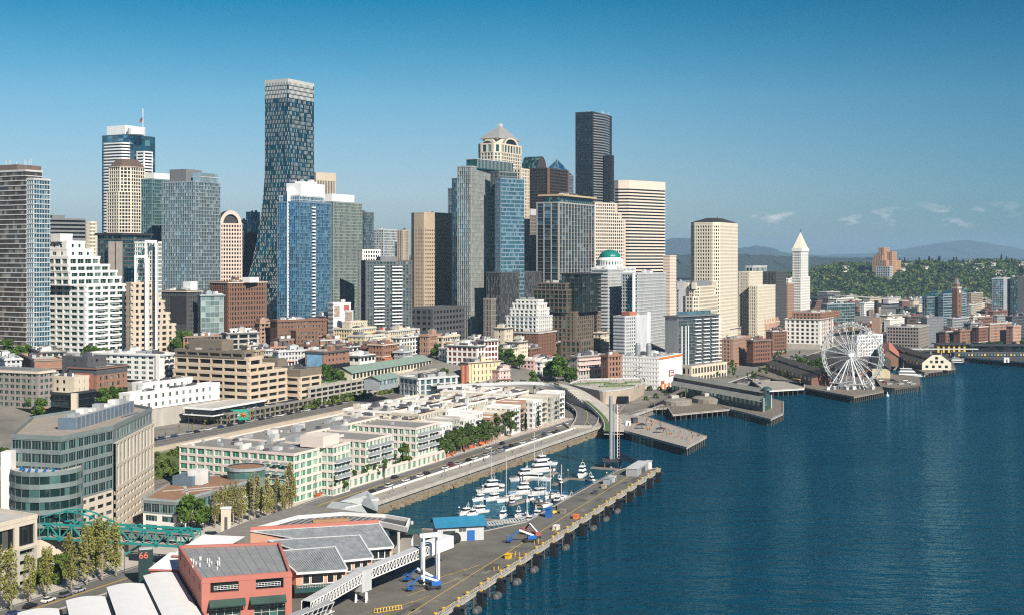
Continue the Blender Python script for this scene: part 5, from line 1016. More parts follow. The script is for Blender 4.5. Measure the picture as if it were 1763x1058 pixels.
t=thing('timber_pavilion','wide curved timber clad pavilion with dark entrance and planted roof terrace','pavilion',(*centroid(P_),5));mb=MB();zt=14.5;lo_=offs(P_,-1.5);n_=len(P_)
for i in range(n_):j=(i+1)%n_;mb.face([(*lo_[i],4),(*lo_[j],4),(*P_[j],zt),(*P_[i],zt)],timber)
mb.build('wall',t);mb=MB();mb.face([(*p,zt-.3)for p in P_],M('pale_pavement'));mb.build('roof',t);mb=MB();ring(mb,P_,-.4,.15,zt-.3,zt+.5,M('light_grey'),inner=True);mb.build('parapet',t)
mb=MB();q0=Vector(W(1066,671.5,14.5));mb.obox(q0+Vector((.3,4.2)),(.99,-.1),14,5,5.2,10.2,GL_BLACK);mb.build('entrance',t)
for px,py,ln in((1000,660,12),(1030,658,18),(1060,660,18),(1090,657,12),(1050,664,16),(1082,663,10)):c=W(px,py,14.5);mb=MB();mb.obox(c,(.97,.24),ln,3,14.2,15.0,M('grass'));mb.build('planter',t)
t=thing('stairs','wide pale stairs and ramps between walkway and timber pavilion','stairs',(*W(1000,690,8),5));mb=MB();a,b=Vector((*W(985,668,18),18)),Vector((*W(1040,712,5),5.2));
for k in range(16):p=a+(b-a)*(k/16);mb.obox((p.x,p.y),(.94,.34),8,3.8,4,p.z-.5,M('concrete'))
mb.build('steps',t)
g0,g1=UV(178,178),UV(430,178)
def terr(u0,u1,v0,v1,zt,name,label):
 P_=[UV(u0,v0),UV(u1,v0),UV(u1,v1),UV(u0,v1)];P_=P_ if sum(p[0]*q[1]-q[0]*p[1]for p,q in zip(P_,P_[1:]+P_[:1]))>0 else P_[::-1]
 return P_
P_=terr(205,318,178,240,0,'','');Pm=W(0,0,0)if False else None
b=Bld('parking_garage','long open concrete parking garage with a lawn and crowd on its roof',P_,'parking garage');b.vol(25.5,M('concrete'),GL_BLACK,3.1,7,.36,.1,d=.6,roof=M('pale_pavement'),parapet=1.0,z0=10);b.done()
mb=MB();c0=UV(250,205);mb.lathe((*c0,25.5),[(17,0),(16.5,.25),(0,.35)],M('grass'),24);o=mb.build('lawn');struct(o)
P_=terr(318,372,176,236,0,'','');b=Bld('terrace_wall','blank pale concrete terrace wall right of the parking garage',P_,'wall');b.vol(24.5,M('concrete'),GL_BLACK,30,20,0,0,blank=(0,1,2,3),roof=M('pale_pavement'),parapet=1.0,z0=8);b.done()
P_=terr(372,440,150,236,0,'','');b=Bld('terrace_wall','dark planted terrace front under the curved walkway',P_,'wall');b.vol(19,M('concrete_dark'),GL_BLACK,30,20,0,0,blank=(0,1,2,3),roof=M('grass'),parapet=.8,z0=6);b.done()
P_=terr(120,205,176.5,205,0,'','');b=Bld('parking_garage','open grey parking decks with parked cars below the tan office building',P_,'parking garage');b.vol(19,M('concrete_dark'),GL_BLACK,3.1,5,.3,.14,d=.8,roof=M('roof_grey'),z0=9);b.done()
mat('market_cream',(.62,.56,.42))
A,B_=Vector((*W(590,634,33),)),Vector((*W(728,610,34),));r,d,n=gable_shed('market_hall','long market hall with pale green gabled roof',tuple(A),tuple(B_),15,22,30.5,34,'green_roof','market_cream',nwin=24,cat='hall',glm=GL_DARK)
A2=W(640,650,30);r,d,n=gable_shed('market_hall','short green roofed glass pavilion beside the lawn',tuple(Vector(A2)),tuple(Vector(A2)+d*26),12,22,29,31.5,'green_roof','alu',nwin=10,cat='hall',glm=GL_PALE)
b=LB('blue grey market annex with tall pale columns and rooftop terrace',690,720,786,652,15,'light_grey',GL_PALE,4,5,.2,.3,a=50,roof='pale_pavement',d=.9)
b=LB('grey flat roofed timber canopy stall row with red umbrellas',690,694,740,655,7,'salmon',GL_DARK,4,4,.2,.2,a=60,roof='roof_grey',units=0)
Yw=1010;hc=Vector((XX(1467,Yw),Yw,ZZ(611,Yw)));wv_=Vector((hc.x,hc.y,0)).normalized();lf=Vector((-wv_.y,wv_.x,0));an=(-wv_*math.cos(math.radians(24))+lf*math.sin(math.radians(24)));ex=Vector((-an.y,an.x,0));ez=Vector((0,0,1));R0=25.5
t=thing('ferris_wheel','large white Ferris wheel at the end of its pier','Ferris wheel',(hc.x,hc.y,5));wm_=M('white_paint');N=42
def wp(a,r,o):return tuple(hc+ex*(r*math.cos(a))+ez*(r*math.sin(a))+an*o)
mb=MB()
for o_ in(-1.4,1.4):
 for r_ in(R0,R0-2.0):
  for i in range(N*2):mb.beam(wp(i*math.pi/N,r_,o_),wp((i+1)*math.pi/N,r_,o_),.36,wm_)
 for i in range(N):a=i*2*math.pi/N;mb.beam(wp(a,R0,o_),wp(a+math.pi/N,R0-2,o_),.22,wm_);mb.beam(wp(a+math.pi/N,R0-2,o_),wp(a+2*math.pi/N,R0,o_),.22,wm_)
for i in range(N):a=i*2*math.pi/N;mb.beam(wp(a,R0,-1.4),wp(a,R0,1.4),.25,wm_)
mb.build('rim',t)
for i in range(21):
 a=i*2*math.pi/21;mb=MB()
 for o_ in(-1.4,1.4):mb.beam(wp(a,.8,o_*1.6),wp(a,R0-2,o_),.34,wm_)
 for k in range(2,5):mb.beam(wp(a,5.2*k,-1.5),wp(a,5.2*k,1.5),.2,wm_)
 mb.build('spoke',t)
mb=MB();mb.beam(tuple(hc-an*4.5),tuple(hc+an*4.5),3.0,wm_,n=16);mb.build('axle',t);mb=MB();c_=hc+an*4.6;mb.lathe((c_.x,c_.y,c_.z-1.9),[(1.9*math.sin(k*math.pi/10),1.9-1.9*math.cos(k*math.pi/10))for k in range(11)],wm_,16);mb.build('hub_cap',t)
cab=None
for i in range(N):
 a=(i+.5)*2*math.pi/N;p=hc+ex*((R0+1.2)*math.cos(a))+ez*((R0+1.2)*math.sin(a))
 if cab is None:mb=MB();mb.lathe((p.x,p.y,p.z-1.3),[(0,0),(.6,.1),(.75,.6),(.75,1.5),(.5,1.9),(0,2.0)],mat('gondola',(.42,.44,.46),.3),8);cab=mb.build('gondola',t);p0_=p
 else:o=cab.copy();COL.objects.link(o);o.parent=t;o.location=tuple(p-p0_)
for s_ in(-1,1):
 for q_ in(-15,-7.5,7.5,15):
  mb=MB();top=hc+an*(3.6*s_);bt=hc+ex*q_+an*(9.5*s_);mb.beam(tuple(top),(bt.x,bt.y,5),1.0,wm_,n=8);mb.build('leg',t)
mb=MB()
for s_ in(-1,1):p,q=hc+ex*-15+an*9.5*s_,hc+ex*15+an*9.5*s_;mb.beam((p.x,p.y,9),(q.x,q.y,9),.6,wm_)
mb.build('tie_beam',t)
o=Vector((hc.x,hc.y));pa=Vector(PA);pb=Vector(PB)
PW=[tuple(o+pa*24-pb*22),tuple(o+pa*24+pb*20),tuple(o-pa*130+pb*24),tuple(o-pa*130-pb*24)];PW=PW if sum(p[0]*q[1]-q[0]*p[1]for p,q in zip(PW,PW[1:]+PW[:1]))>0 else PW[::-1]
deck('wheel_pier','timber pier carrying the Ferris wheel and dark roofed hall',PX([(1395,668),(1470,682),(1522,672),(1500,640),(1330,622),(1290,640)]),5,1.2,'old_wood','wood_grey',3.5)
mat('dark_shingle',(.065,.055,.045),var=.3,scale=.3)
gable_shed('pier_hall','dark shingled pier hall left of the Ferris wheel with skylights',W(1342,632,6),W(1424,660,6),26,5,11,16,'dark_shingle','brick_red',nwin=12,cat='hall',clere=1.2)
gable_shed('pier_hall','lower dark roofed arcade hall behind the Ferris wheel',W(1400,622,6),W(1500,646,6),22,5,10,14,'dark_shingle','brick_brown',nwin=12,cat='hall')
for px,py,lab in((1430,655,'yellow awning left of the wheel base'),(1372,652,'long yellow awning on the dark pier hall')):
 c=W(px,py,8);a_=thing('awning',lab,'awning',(*c,8));mb=MB();mb.obox(c,PA,10,3,8,8.4,M('yellow'));mb.build('canopy',a_)
 for k in(-4.5,4.5):mb=MB();q=Vector(c)+Vector(PA)*k;mb.beam((q.x,q.y,5),(q.x,q.y,8),.3,M('steel'));mb.build('post',a_)
c=W(1465,664,7);a_=thing('boarding_canopy','pale arched canopy at the foot of the Ferris wheel','canopy',(*c,5));mb=MB()
for k in range(8):t0,t1=math.pi*k/8,math.pi*(k+1)/8;mb.beam((c[0]-11*math.cos(t0),c[1],5+6*math.sin(t0)),(c[0]-11*math.cos(t1),c[1],5+6*math.sin(t1)),5,M('alu'),h=.3)
mb.build('arch',a_)
for i in range(8):
 c=W(1425+i*11,668-(i%3),6);mm_=('white_paint','alu','dark_grey','light_grey')[i%4];a_=thing('kiosk',f"{('white', 'silver', 'dark', 'grey')[i % 4]} ticket kiosk under the Ferris wheel, {'left' if i < 4 else 'right'} of its centre",'kiosk',(*c,5));mb=MB();mb.obox(c,PB,2.4,2.2,5,7.2,M(mm_));mb.build('body',a_);mb=MB();mb.obox(c,PB,3,2.8,7.2,7.5,M('light_grey'));mb.build('roof',a_)
deck('parking_pier','dark timber pier with parked cars right of the Ferris wheel',PX([(1508,664),(1540,668),(1586,662),(1584,648),(1500,640)]),5,1.2,'old_wood','pile',3)
mat('cottage_green',(.10,.20,.14));mat('cottage_cream',(.66,.58,.38))
gable_shed('pier_house','green gabled pier house with cream lower wall right of the wheel',W(1518,630,6),W(1517,648,6),15,5,13,18,'dark_shingle','cottage_cream','cottage_green',cat='house',nwin=4)
gable_shed('pier_house','brick red gabled house on the pier behind the white tour boats',W(1530,612,6),W(1531,628,6),17,5,15,21,'terracotta','brick_orange','salmon',cat='house',nwin=4)
gable_shed('long_shed','very long dark roofed pier shed ending in a cream gable front',W(1518,606,6),W(1612,634,6),26,5,11.5,17,'dark_shingle','shed_green','ivory',clere=1.4,nwin=18,cat='shed')
LF,LE=Vector(W(1518,606,6)),Vector(W(1612,634,6));ld=(LE-LF).normalized();ls_=[o for o in COL.objects if o.name=='long_shed'][0];ln_=Vector((-ld.y,ld.x));mb=MB();c0=LE+ld*.6;pf_=[(-13.5,5),(13.5,5),(13.5,11.5),(4,19),(-4,19),(-13.5,11.5)];A_=[(*(c0+ln_*a+ld*.5),z)for a,z in pf_];B2=[(*(c0+ln_*a),z)for a,z in pf_];mb.face(A_[::-1],M('ivory'));mb.face(B2,M('ivory'));[mb.face([A_[i],A_[(i+1)%6],B2[(i+1)%6],B2[i]],M('ivory'))for i in range(6)];fr_=mb.build('cream_front',ls_)
for a,z in((-9,7),(-3,7),(3,7),(9,7),(-5,11.5),(0,11.5),(5,11.5),(0,15)):mb=MB();mb.obox(c0+ln_*a+ld*.56,tuple(ln_),2.6,.2,z,z+2.4,GL_DARK);mb.build('window',fr_)
deck('long_pier','pier under the long dark shed with the cream gable',PX([(1592,640),(1645,633),(1640,622),(1560,600),(1505,602),(1530,618)]),4.8,1.1,'old_wood','wood_grey',3)
deck('ferry_dock','broad dark ferry dock at the right edge of the waterfront',PX([(1636,612),(1700,618),(1800,626),(1800,596),(1640,592)]),5.5,1.3,'asphalt','concrete',4)
Yt=W(1680,606,6)[1];t=thing('ferry_terminal','ferry terminal with dark flat roof and yellow wall panels','terminal',(*W(1650,600,6),5.5))
mb=MB();mb.box(XX(1608,1390),XX(1662,1390),1375,1400,14.0,14.9,M('charcoal'));mb.build('roof',t);mb=MB();mb.box(XX(1612,1390),XX(1660,1390),1378,1398,5.5,14,GL_DARK);mb.build('glass_wall',t)
for k in range(6):x=XX(1614+k*9,1377);mb=MB();mb.box(x,x+2.2,1377,1378.2,5.5,14,M('yellow'));mb.build('yellow_panel',t)  # upright panels in plain yellow paint
mb=MB();mb.box(XX(1662,1385),XX(1790,1385),1372,1398,13,13.9,M('charcoal'));mb.build('roof',t);mb=MB();mb.box(XX(1664,1385),XX(1790,1385),1375,1396,5.5,13,GL_BLACK);mb.build('dark_wall',t)
mb=MB();mb.box(XX(1560,1360),XX(1680,1360),1352,1357,10.5,11.6,M('light_grey'));mb.build('footbridge',t)
for k in range(7):x=XX(1566+k*18,1354);mb=MB();mb.box(x,x+.9,1354,1355,4.5,10.5,M('concrete'));mb.build('column',t)
for z_,m_,nm in((5.5,'charcoal','lower_gallery'),(9.4,'dark_grey','gallery_roof')):mb=MB();mb.box(XX(1648,1310),XX(1800,1310),1318,1328,z_,z_+(3.9 if z_<6 else .7),M(m_));mb.build(nm,t)
for k in range(26):x=XX(1650+k*5.6,1317);mb=MB();mb.box(x,x+1.9,1317.4,1317.9,6.6,8.8,GL_PALE if k%4 else M('yellow'));mb.build('window' if k%4 else 'yellow_panel',t)
c=W(1732,622,6);simple_box('white_booth','white cabin on the ferry dock edge','cabin',c,(1,0),5,4,5.5,10,'white_paint');c=W(1576,596,6);t=thing('vent_tower','short round white tower by the footbridge','tower',(*c,5));mb=MB();mb.cyl((*c,4),3,12,M('white_wall'),16);mb.build('shaft',t);mb=MB();mb.cyl((*c,16),3.3,.6,M('light_grey'),16);mb.build('cap',t)
deck('promenade_deck','pale promenade deck with green lawn strip between the piers',PX([(1318,672),(1385,668),(1385,658),(1318,655),(1290,650)]),5,1.0,'promenade_concrete','white_wall',5)
mb=MB();vp=smooth([(XX(1395,2500),2500,30),(XX(1425,2420),2420,36),(XX(1452,2300),2300,40),(XX(1500,2500),2500,30),(XX(1560,2600),2600,20)]);ribbon(mb,vp,-7,7,0,M('concrete'),2);o=mb.build('viaduct');tag(o,'pale curving highway viaduct below the wooded hill','viaduct')
WIN={}
def win_mesh(w,h,gl,frame,nx=2,ny=1):
 """a window: frame and panes, local coordinates: x along the wall, -y outward, z up from the sill"""
 key=(round(w,2),round(h,2),gl.name,frame,nx,ny)
 if key not in WIN:
  mb=MB();fw=.09;fr=M(frame);mb.face([(0,0,0),(w,0,0),(w,0,h),(0,0,h)],gl,[(0,0),(nx,0),(nx,ny),(0,ny)])
  for x0,x1,z0,z1 in[(0,fw,0,h),(w-fw,w,0,h),(fw,w-fw,0,fw),(fw,w-fw,h-fw,h)]+[(w*k/nx-.04,w*k/nx+.04,fw,h-fw)for k in range(1,nx)]+[(fw,w-fw,h*k/ny-.04,h*k/ny+.04)for k in range(1,ny)]:
   P=[(x0,-.08),(x1,-.08)];mb.face([(x0,-.08,z0),(x1,-.08,z0),(x1,-.08,z1),(x0,-.08,z1)],fr)
   mb.face([(x0,0,z0),(x0,-.08,z0),(x0,-.08,z1),(x0,0,z1)],fr);mb.face([(x1,-.08,z0),(x1,0,z0),(x1,0,z1),(x1,-.08,z1)],fr);mb.face([(x0,0,z1),(x0,-.08,z1),(x1,-.08,z1),(x1,0,z1)],fr)
  o=mb.build('window');WIN[key]=o.data;bpy.data.objects.remove(o)
 return WIN[key]
class Near(Bld):
 """walls with real reveals: every window an object of its own (the 100 largest), set back in the wall"""
 def __init__(s,*a,**k):Bld.__init__(s,*a,**k);s.wins=[]
 def wall(s,p,q,z0,z1,wall,gl,fh,bay,wf=.7,hf=.6,sill=.22,frame='alu',nx=2,ny=1,depth=.35,skip=None,first=0,back='charcoal'):
  p,q=Vector(p),Vector(q);L=(q-p).length;e=(q-p)/L;nn=Vector((e.y,-e.x));nf=max(1,round((z1-z0)/fh));fh=(z1-z0)/nf;nb=max(1,round(L/bay));bw=L/nb;w=bw*wf;h=fh*hf;wm_=M(wall)if isinstance(wall,str)else wall
  P3=lambda s_,z,o=0:(p.x+e.x*s_+nn.x*o,p.y+e.y*s_+nn.y*o,z)
  for f in range(nf):
   za=z0+f*fh;zs=za+fh*sill;zt=zs+h
   if f<first:s.wl.face([P3(0,za),P3(L,za),P3(L,za+fh),P3(0,za+fh)],wm_);continue
   s.wl.face([P3(0,za),P3(L,za),P3(L,zs),P3(0,zs)],wm_);s.wl.face([P3(0,zt),P3(L,zt),P3(L,za+fh),P3(0,za+fh)],wm_)
   x=0
   for b in range(nb):
    a0=b*bw+(bw-w)/2;a1=a0+w
    if skip and skip(f,b,nf,nb):continue
    s.wl.face([P3(x,zs),P3(a0,zs),P3(a0,zt),P3(x,zt)],wm_);x=a1
    s.wl.face([P3(a0,zs),P3(a0,zs,-depth),P3(a0,zt,-depth),P3(a0,zt)],wm_);s.wl.face([P3(a1,zs,-depth),P3(a1,zs),P3(a1,zt),P3(a1,zt,-depth)],wm_)
    s.wl.face([P3(a0,zs),P3(a1,zs),P3(a1,zs,-depth),P3(a0,zs,-depth)],wm_);s.wl.face([P3(a0,zt,-depth),P3(a1,zt,-depth),P3(a1,zt),P3(a0,zt)],wm_)
    c=P3(a0,zs,-depth+.02);vis=nn.dot(Vector((-c[0],-c[1])).normalized());s.wins.append((vis*w*h/(c[0]**2+c[1]**2),c,math.atan2(e.y,e.x),w,h,gl,frame,nx,ny))
   s.wl.face([P3(x,zs),P3(L,zs),P3(L,zt),P3(x,zt)],wm_)
 def roofs(s,poly,z,m='roof_light',wall='white_wall',par=.8):
  s.rf.face([(*a,z)for a in offs(poly,-.4)],M(m));ring(s.wl,poly,-.4,.12,z-.4,z+par,M(wall)if isinstance(wall,str)else wall,inner=True);s.top=z
 def done(s):
  s.wins.sort(key=lambda w:-w[0]);rest=MB()
  for i,(v,c,a,w,h,gl,fr,nx,ny)in enumerate(s.wins):
   me=win_mesh(w,h,gl,fr,nx,ny)
   if i<100:
    o=bpy.data.objects.new('window',me);COL.objects.link(o);o.parent=s.root;o.location=Vector(c)-s.root.location;o.rotation_euler.z=a
   else:
    ca,sa=math.cos(a),math.sin(a)
    for pl in me.polygons:rest.face([(c[0]+ca*me.vertices[k].co.x-sa*me.vertices[k].co.y,c[1]+sa*me.vertices[k].co.x+ca*me.vertices[k].co.y,c[2]+me.vertices[k].co.z)for k in pl.vertices],me.materials[pl.material_index],[(i,0),(i+nx,0),(i+nx,ny),(i,ny)]if pl.material_index==0 else None)
  if rest.f:o=rest.build('windows',s.root);o['kind']='stuff'
  return Bld.done(s)
gl_h=glass('glass_hotel',(.06,.30,.20),(.40,.62,.50),.4,metal=.2,tilt=.06);gl_w=glass('glass_office_near',(.02,.055,.055),(.12,.28,.25),.14,metal=.3,tilt=.04);gl_d=glass('glass_near_dark',(.02,.025,.028),(.14,.15,.15),.2,metal=.25)
hp=mat('hotel_pink',(.72,.62,.55),var=.07,streak=1,scale=.15);gt=mat('green_grey_trim',(.19,.23,.225),rough=.45);ws=mat('warm_stone',(.58,.51,.41),var=.12,streak=1,scale=.2)
Pg=[(-160,443),(-150.7,472),(-152.5,529),(-170,548),(-192,500),(-180,449)];zt=45.5
b=Near('office_building','faceted green glass office with stone grid side and rounded glass drum',Pg,'office building',sub=6);b.poly=Pg
fl_=lambda i:(Pg[i],Pg[(i+1)%6])
p,q=fl_(5);b.wall(p,q,22.5,zt,gt,gl_w,4.6,4.6,.94,.70,.12,'alu',3,1)
p,q=fl_(0);b.wall(p,q,22.5,zt,gt,gl_w,4.6,4.6,.94,.70,.12,'alu',3,1);b.wall(p,q,3,22.5,ws,gl_d,3.3,5,.7,.42,.3,'dark_grey',1,1)
p,q=fl_(1);b.wall(p,q,40,zt,gt,gl_w,5,4.8,.92,.7,.15,'alu',2,1)
qs=[tuple(Vector(x)+Vector((1.0,0)))for x in(p,q)];b.wall(qs[0],qs[1],22.5,40,ws,gl_w,8.7,5.4,.62,.86,.06,'alu',2,4,.6);b.wall(qs[0],qs[1],3,22.5,ws,gl_d,3.2,5.4,.74,.42,.3,'dark_grey',1,1,.8)
s_=MB();s_.prism([qs[0],qs[1],q,p][::-1]if False else ccw([qs[0],qs[1],q,p]),39.9,40.0,ws);b.part('ledge',s_)
for i in(2,3,4):p,q=fl_(i);b.wall(p,q,3,zt,ws,gl_w,4.6,5,.7,.55,.22,'alu',2,1)
b.roofs(ccw(Pg),zt,'roof_tan',gt,1.2)
mb=MB();fm_=mat('fin_blue',(.12,.17,.22),.5);A,B_=Vector((-167,468)),Vector((-162,525));d_=(B_-A).normalized();mb.obox((A+B_)/2,tuple(d_),56,7,zt,zt+4.5,fm_,M('unit_grey'))
for k in range(15):
 for o_ in(-3.6,3.6):c=A+d_*(k*3.9+1)+Vector((-d_.y,d_.x))*o_;mb.obox(c,tuple(d_),.35,.35,zt,zt+4.8,M('steel'))
b.part('plant_screen',mb)
for k in range(7):mb=MB();c=A+d_*(6+k*7.5);mb.obox(c,tuple(d_),4,3.2,zt+4.3,zt+5.6+(k%2),M('unit_white' if k%3 else 'unit_grey'));b.part('rooftop_unit',mb)
mb=MB()
for k in range(2):a=Vector((-158+k*.8,505,zt+.5));mb.beam(tuple(a),tuple(a+Vector((2,14,0))),.5,M('steel'),n=8)
b.part('duct',mb)
dc=(-166.5,447.5);mb=MB();nd=22
for f in range(5):
 za=12+f*4.5
 for i in range(nd):
  a0,a1=2*math.pi*i/nd,2*math.pi*(i+1)/nd;P0=(dc[0]+12*math.cos(a0),dc[1]+12*math.sin(a0));P1=(dc[0]+12*math.cos(a1),dc[1]+12*math.sin(a1));mb.face([(*P0,za),(*P1,za),(*P1,za+4.5),(*P0,za+4.5)],gl_w,[(i*2,f),(i*2+2,f),(i*2+2,f+1),(i*2,f+1)])
  mb.beam((P0[0],P0[1],za),(P0[0],P0[1],za+4.5),.14,gt)
cirP=[(dc[0]+12*math.cos(2*math.pi*i/nd),dc[1]+12*math.sin(2*math.pi*i/nd))for i in range(nd)]
for f in range(6):ring(mb,cirP,0,.3,12+f*4.5-(.8 if f else 0),12+f*4.5+.9 if f<5 else 35.2,gt)
mb.face([(*p,34.6)for p in cirP],M('roof_light'));mb.prism(cirP,2,12,ws,top=False);b.part('glass_drum',mb)
mb=MB();mb.obox((-180,446.5),(1,0),3.6,5,3,41,M('white_wall'));b.part('white_pylon',mb)
b.done()
for k in range(6):
 a=-2.6+k*.32;c=(dc[0]+9*math.cos(a),dc[1]+9*math.sin(a));r=thing('patio_chair','bright blue patio chair on the terrace of the glass drum','chair',(*c,34.6),'blue chairs on the drum terrace');mb=MB();mb.obox(c,(1,0),1.0,1.0,34.95,35.1,M('blue_paint'));mb.build('seat',r);mb=MB();mb.obox((c[0],c[1]+.45),(1,0),1.0,.12,35.1,35.8,M('blue_paint'));mb.build('backrest',r);mb=MB();mb.obox(c,(1,0),.5,.5,34.62,34.95,M('dark_grey'));mb.build('base',r)
Pb=ccw([(-129,479),(-108,526),(-128,536),(-141,527),(-143,484)]);b=Near('office_building','low green glass office with brown gravel roof and small round rotunda',Pb,'office building');zt=16.6
for i in range(len(Pb)):p,q=Pb[i],Pb[(i+1)%len(Pb)];b.wall(p,q,11.2,zt,gt,gl_w,5.4,4.2,.95,.62,.1,'alu',3,1);b.wall(p,q,4,11.2,M('white_wall'),gl_w,3.6,6,.72,.62,.2,'alu',4,1)
bm=mat('roof_gravel',(.30,.17,.10),var=.3,scale=.4);MATS['roof_gravel']=bm;b.roofs(Pb,zt,'roof_gravel','alu',.5)
mb=MB()
for a,c in(((-127,490),(-137,520)),((-140,500),(-116,512)),((-121,505),(-132,498))):mb.beam((*a,zt+.05),(*c,zt+.05),1.2,M('roof_light'),h=.12)
b.part('roof_path',mb);mb=MB();mb.obox((-133,518),(.3,.95),14,9,zt,zt+4,mat('fin_blue',(0,0,0)));b.part('plant_screen',mb)
for k in range(2):mb=MB();mb.obox((-131+k*3,515),(.3,.95),6,2.6,zt+.2,zt+6.2,M('unit_white'));b.part('rooftop_unit',mb)
mb=MB();cirP=[(-113+8*math.cos(i*math.pi/11),531+8*math.sin(i*math.pi/11))for i in range(22)];mb.prism(cirP,5,21,gt,top=False);mb.prism(offs(cirP,.05),17.4,19.8,gl_w,top=False);ring(mb,cirP,-.3,.6,20.4,21.6,M('alu'));mb.face([(*p,21.1)for p in cirP],bm);b.part('rotunda',mb);b.done()
def uvp(u0,u1,v0,v1):return ccw([UV(u0,v0),UV(u1,v0),UV(u1,v1),UV(u0,v1)])
HZ=25.5
hotel=Near('hotel','pale pink hotel with green tinted windows, balconies and square corner tower',uvp(-24,4,30,92),'hotel',sub=3)
def wing(P,z0,zt,bay=4.6,wf=.8,roof='roof_grey',edges=(0,1,2,3),first=0,fh=3.4,wall=hp):
 for i in edges:p,q=P[i],P[(i+1)%4];hotel.wall(p,q,z0,zt,wall,gl_h,fh,bay,wf,.7,.16,'white_wall',2,1,.4,first=first)
 hotel.roofs(P,zt,roof,hp,.7)
wing(hotel.poly,4.5,HZ)
wing(uvp(4,106,66,92),4.5,HZ-1);wing(uvp(-3,11,24,40),4.5,HZ+1.0,3.4,.8)
mb=MB();mb.prism(uvp(-5,8,28,40),HZ+.5,HZ+5.5,hp);hotel.part('corner_tower',mb)
wing(uvp(34,58,30,68),9,HZ-2,3.6,.7);wing(uvp(82,106,30,68),9,HZ-2,3.6,.7);wing(uvp(8,108,27,66),4.5,9.2,5,.6,'roof_light',(0,1,3),0,4.4)
mb=MB();mb.prism(uvp(20,34,60,67),9,HZ,M('grey_wall'));mb.prism(uvp(58,66,60,67),9,HZ,M('grey_wall'));hotel.part('grey_stair_tower',mb)
for(u0,u1,v,zs)in((36,46,30,(13,16.4,19.8)),(48,57,30,(13,16.4,19.8)),(84,94,30,(13,16.4,19.8)),(96,105,30,(13,16.4,19.8)),(-2,10,24,(12,15.4,19))):
 for z in zs:mb=MB();P=uvp(u0,u1,v-1.8,v);mb.prism(P,z,z+.25,M('white_wall'),bot=True);ring(mb,offs(P,-.1),-.05,.05,z+.25,z+1.25,M('alu'),inner=True);hotel.part('balcony',mb)
ep,eq=Vector(UV(-24,30)),Vector(UV(-24,92));dd=(eq-ep).normalized();no=Vector((-su[0],-su[1]))
for k in range(5):
 for f in range(1,5):mb=MB();c=ep+dd*(4+k*4.7)+no*.8;mb.obox(c,tuple(dd),3,1.5,4.5+f*4.2-.2,4.5+f*4.2,M('white_wall'));mb.obox(c+no*.7,tuple(dd),3,.08,4.5+f*4.2,5.5+f*4.2,M('alu'));hotel.part('balcony',mb)
for(u,v)in((0,60),(-10,70),(30,80),(45,76),(60,84),(75,78),(90,82),(100,78),(42,50),(92,50),(15,84),(-15,45),(-18,60),(20,72),(52,80)):
 c=UV(u,v);mb=MB();z=HZ-(2 if 40<v<64 and u>30 else(1 if u>4 else 0));h=random.uniform(.8,2.6);mb.obox(c,su,random.uniform(1,8),random.uniform(1,4),z,z+h,M(random.choice(('unit_white','unit_grey','light_grey'))));hotel.part('rooftop_unit',mb)
for _ in range(34):
 u,v=random.choice(((random.uniform(-22,2),random.uniform(42,90)),(random.uniform(6,104),random.uniform(68,90))));c=UV(u,v);mb=MB();z=HZ-(1 if u>4 else 0);mb.obox(c,su,random.uniform(.8,4),random.uniform(.8,2.5),z,z+random.uniform(.5,1.6),M(random.choice(('unit_white','unit_grey','unit_dark','steel'))));hotel.part('rooftop_unit',mb)
hotel.done()
cgl=glass('glass_condo2',(.07,.10,.10),(.45,.50,.50),.35,metal=.2)
cw,cb,cr_,cg=M('white_wall'),mat('condo_beige',(.56,.50,.40),var=.1),M('rust'),mat('condo_greige',(.42,.40,.35),var=.1)
blocks=[('white and grey condominium block with rounded corner balconies next to the hotel',114,170,(cw,cg,cw)),('rust and cream condominium block behind the row of street trees',175,230,(cr_,cb,cw)),('white condominium block with grey bays, farthest from the hotel',235,292,(cw,cb,cg))]
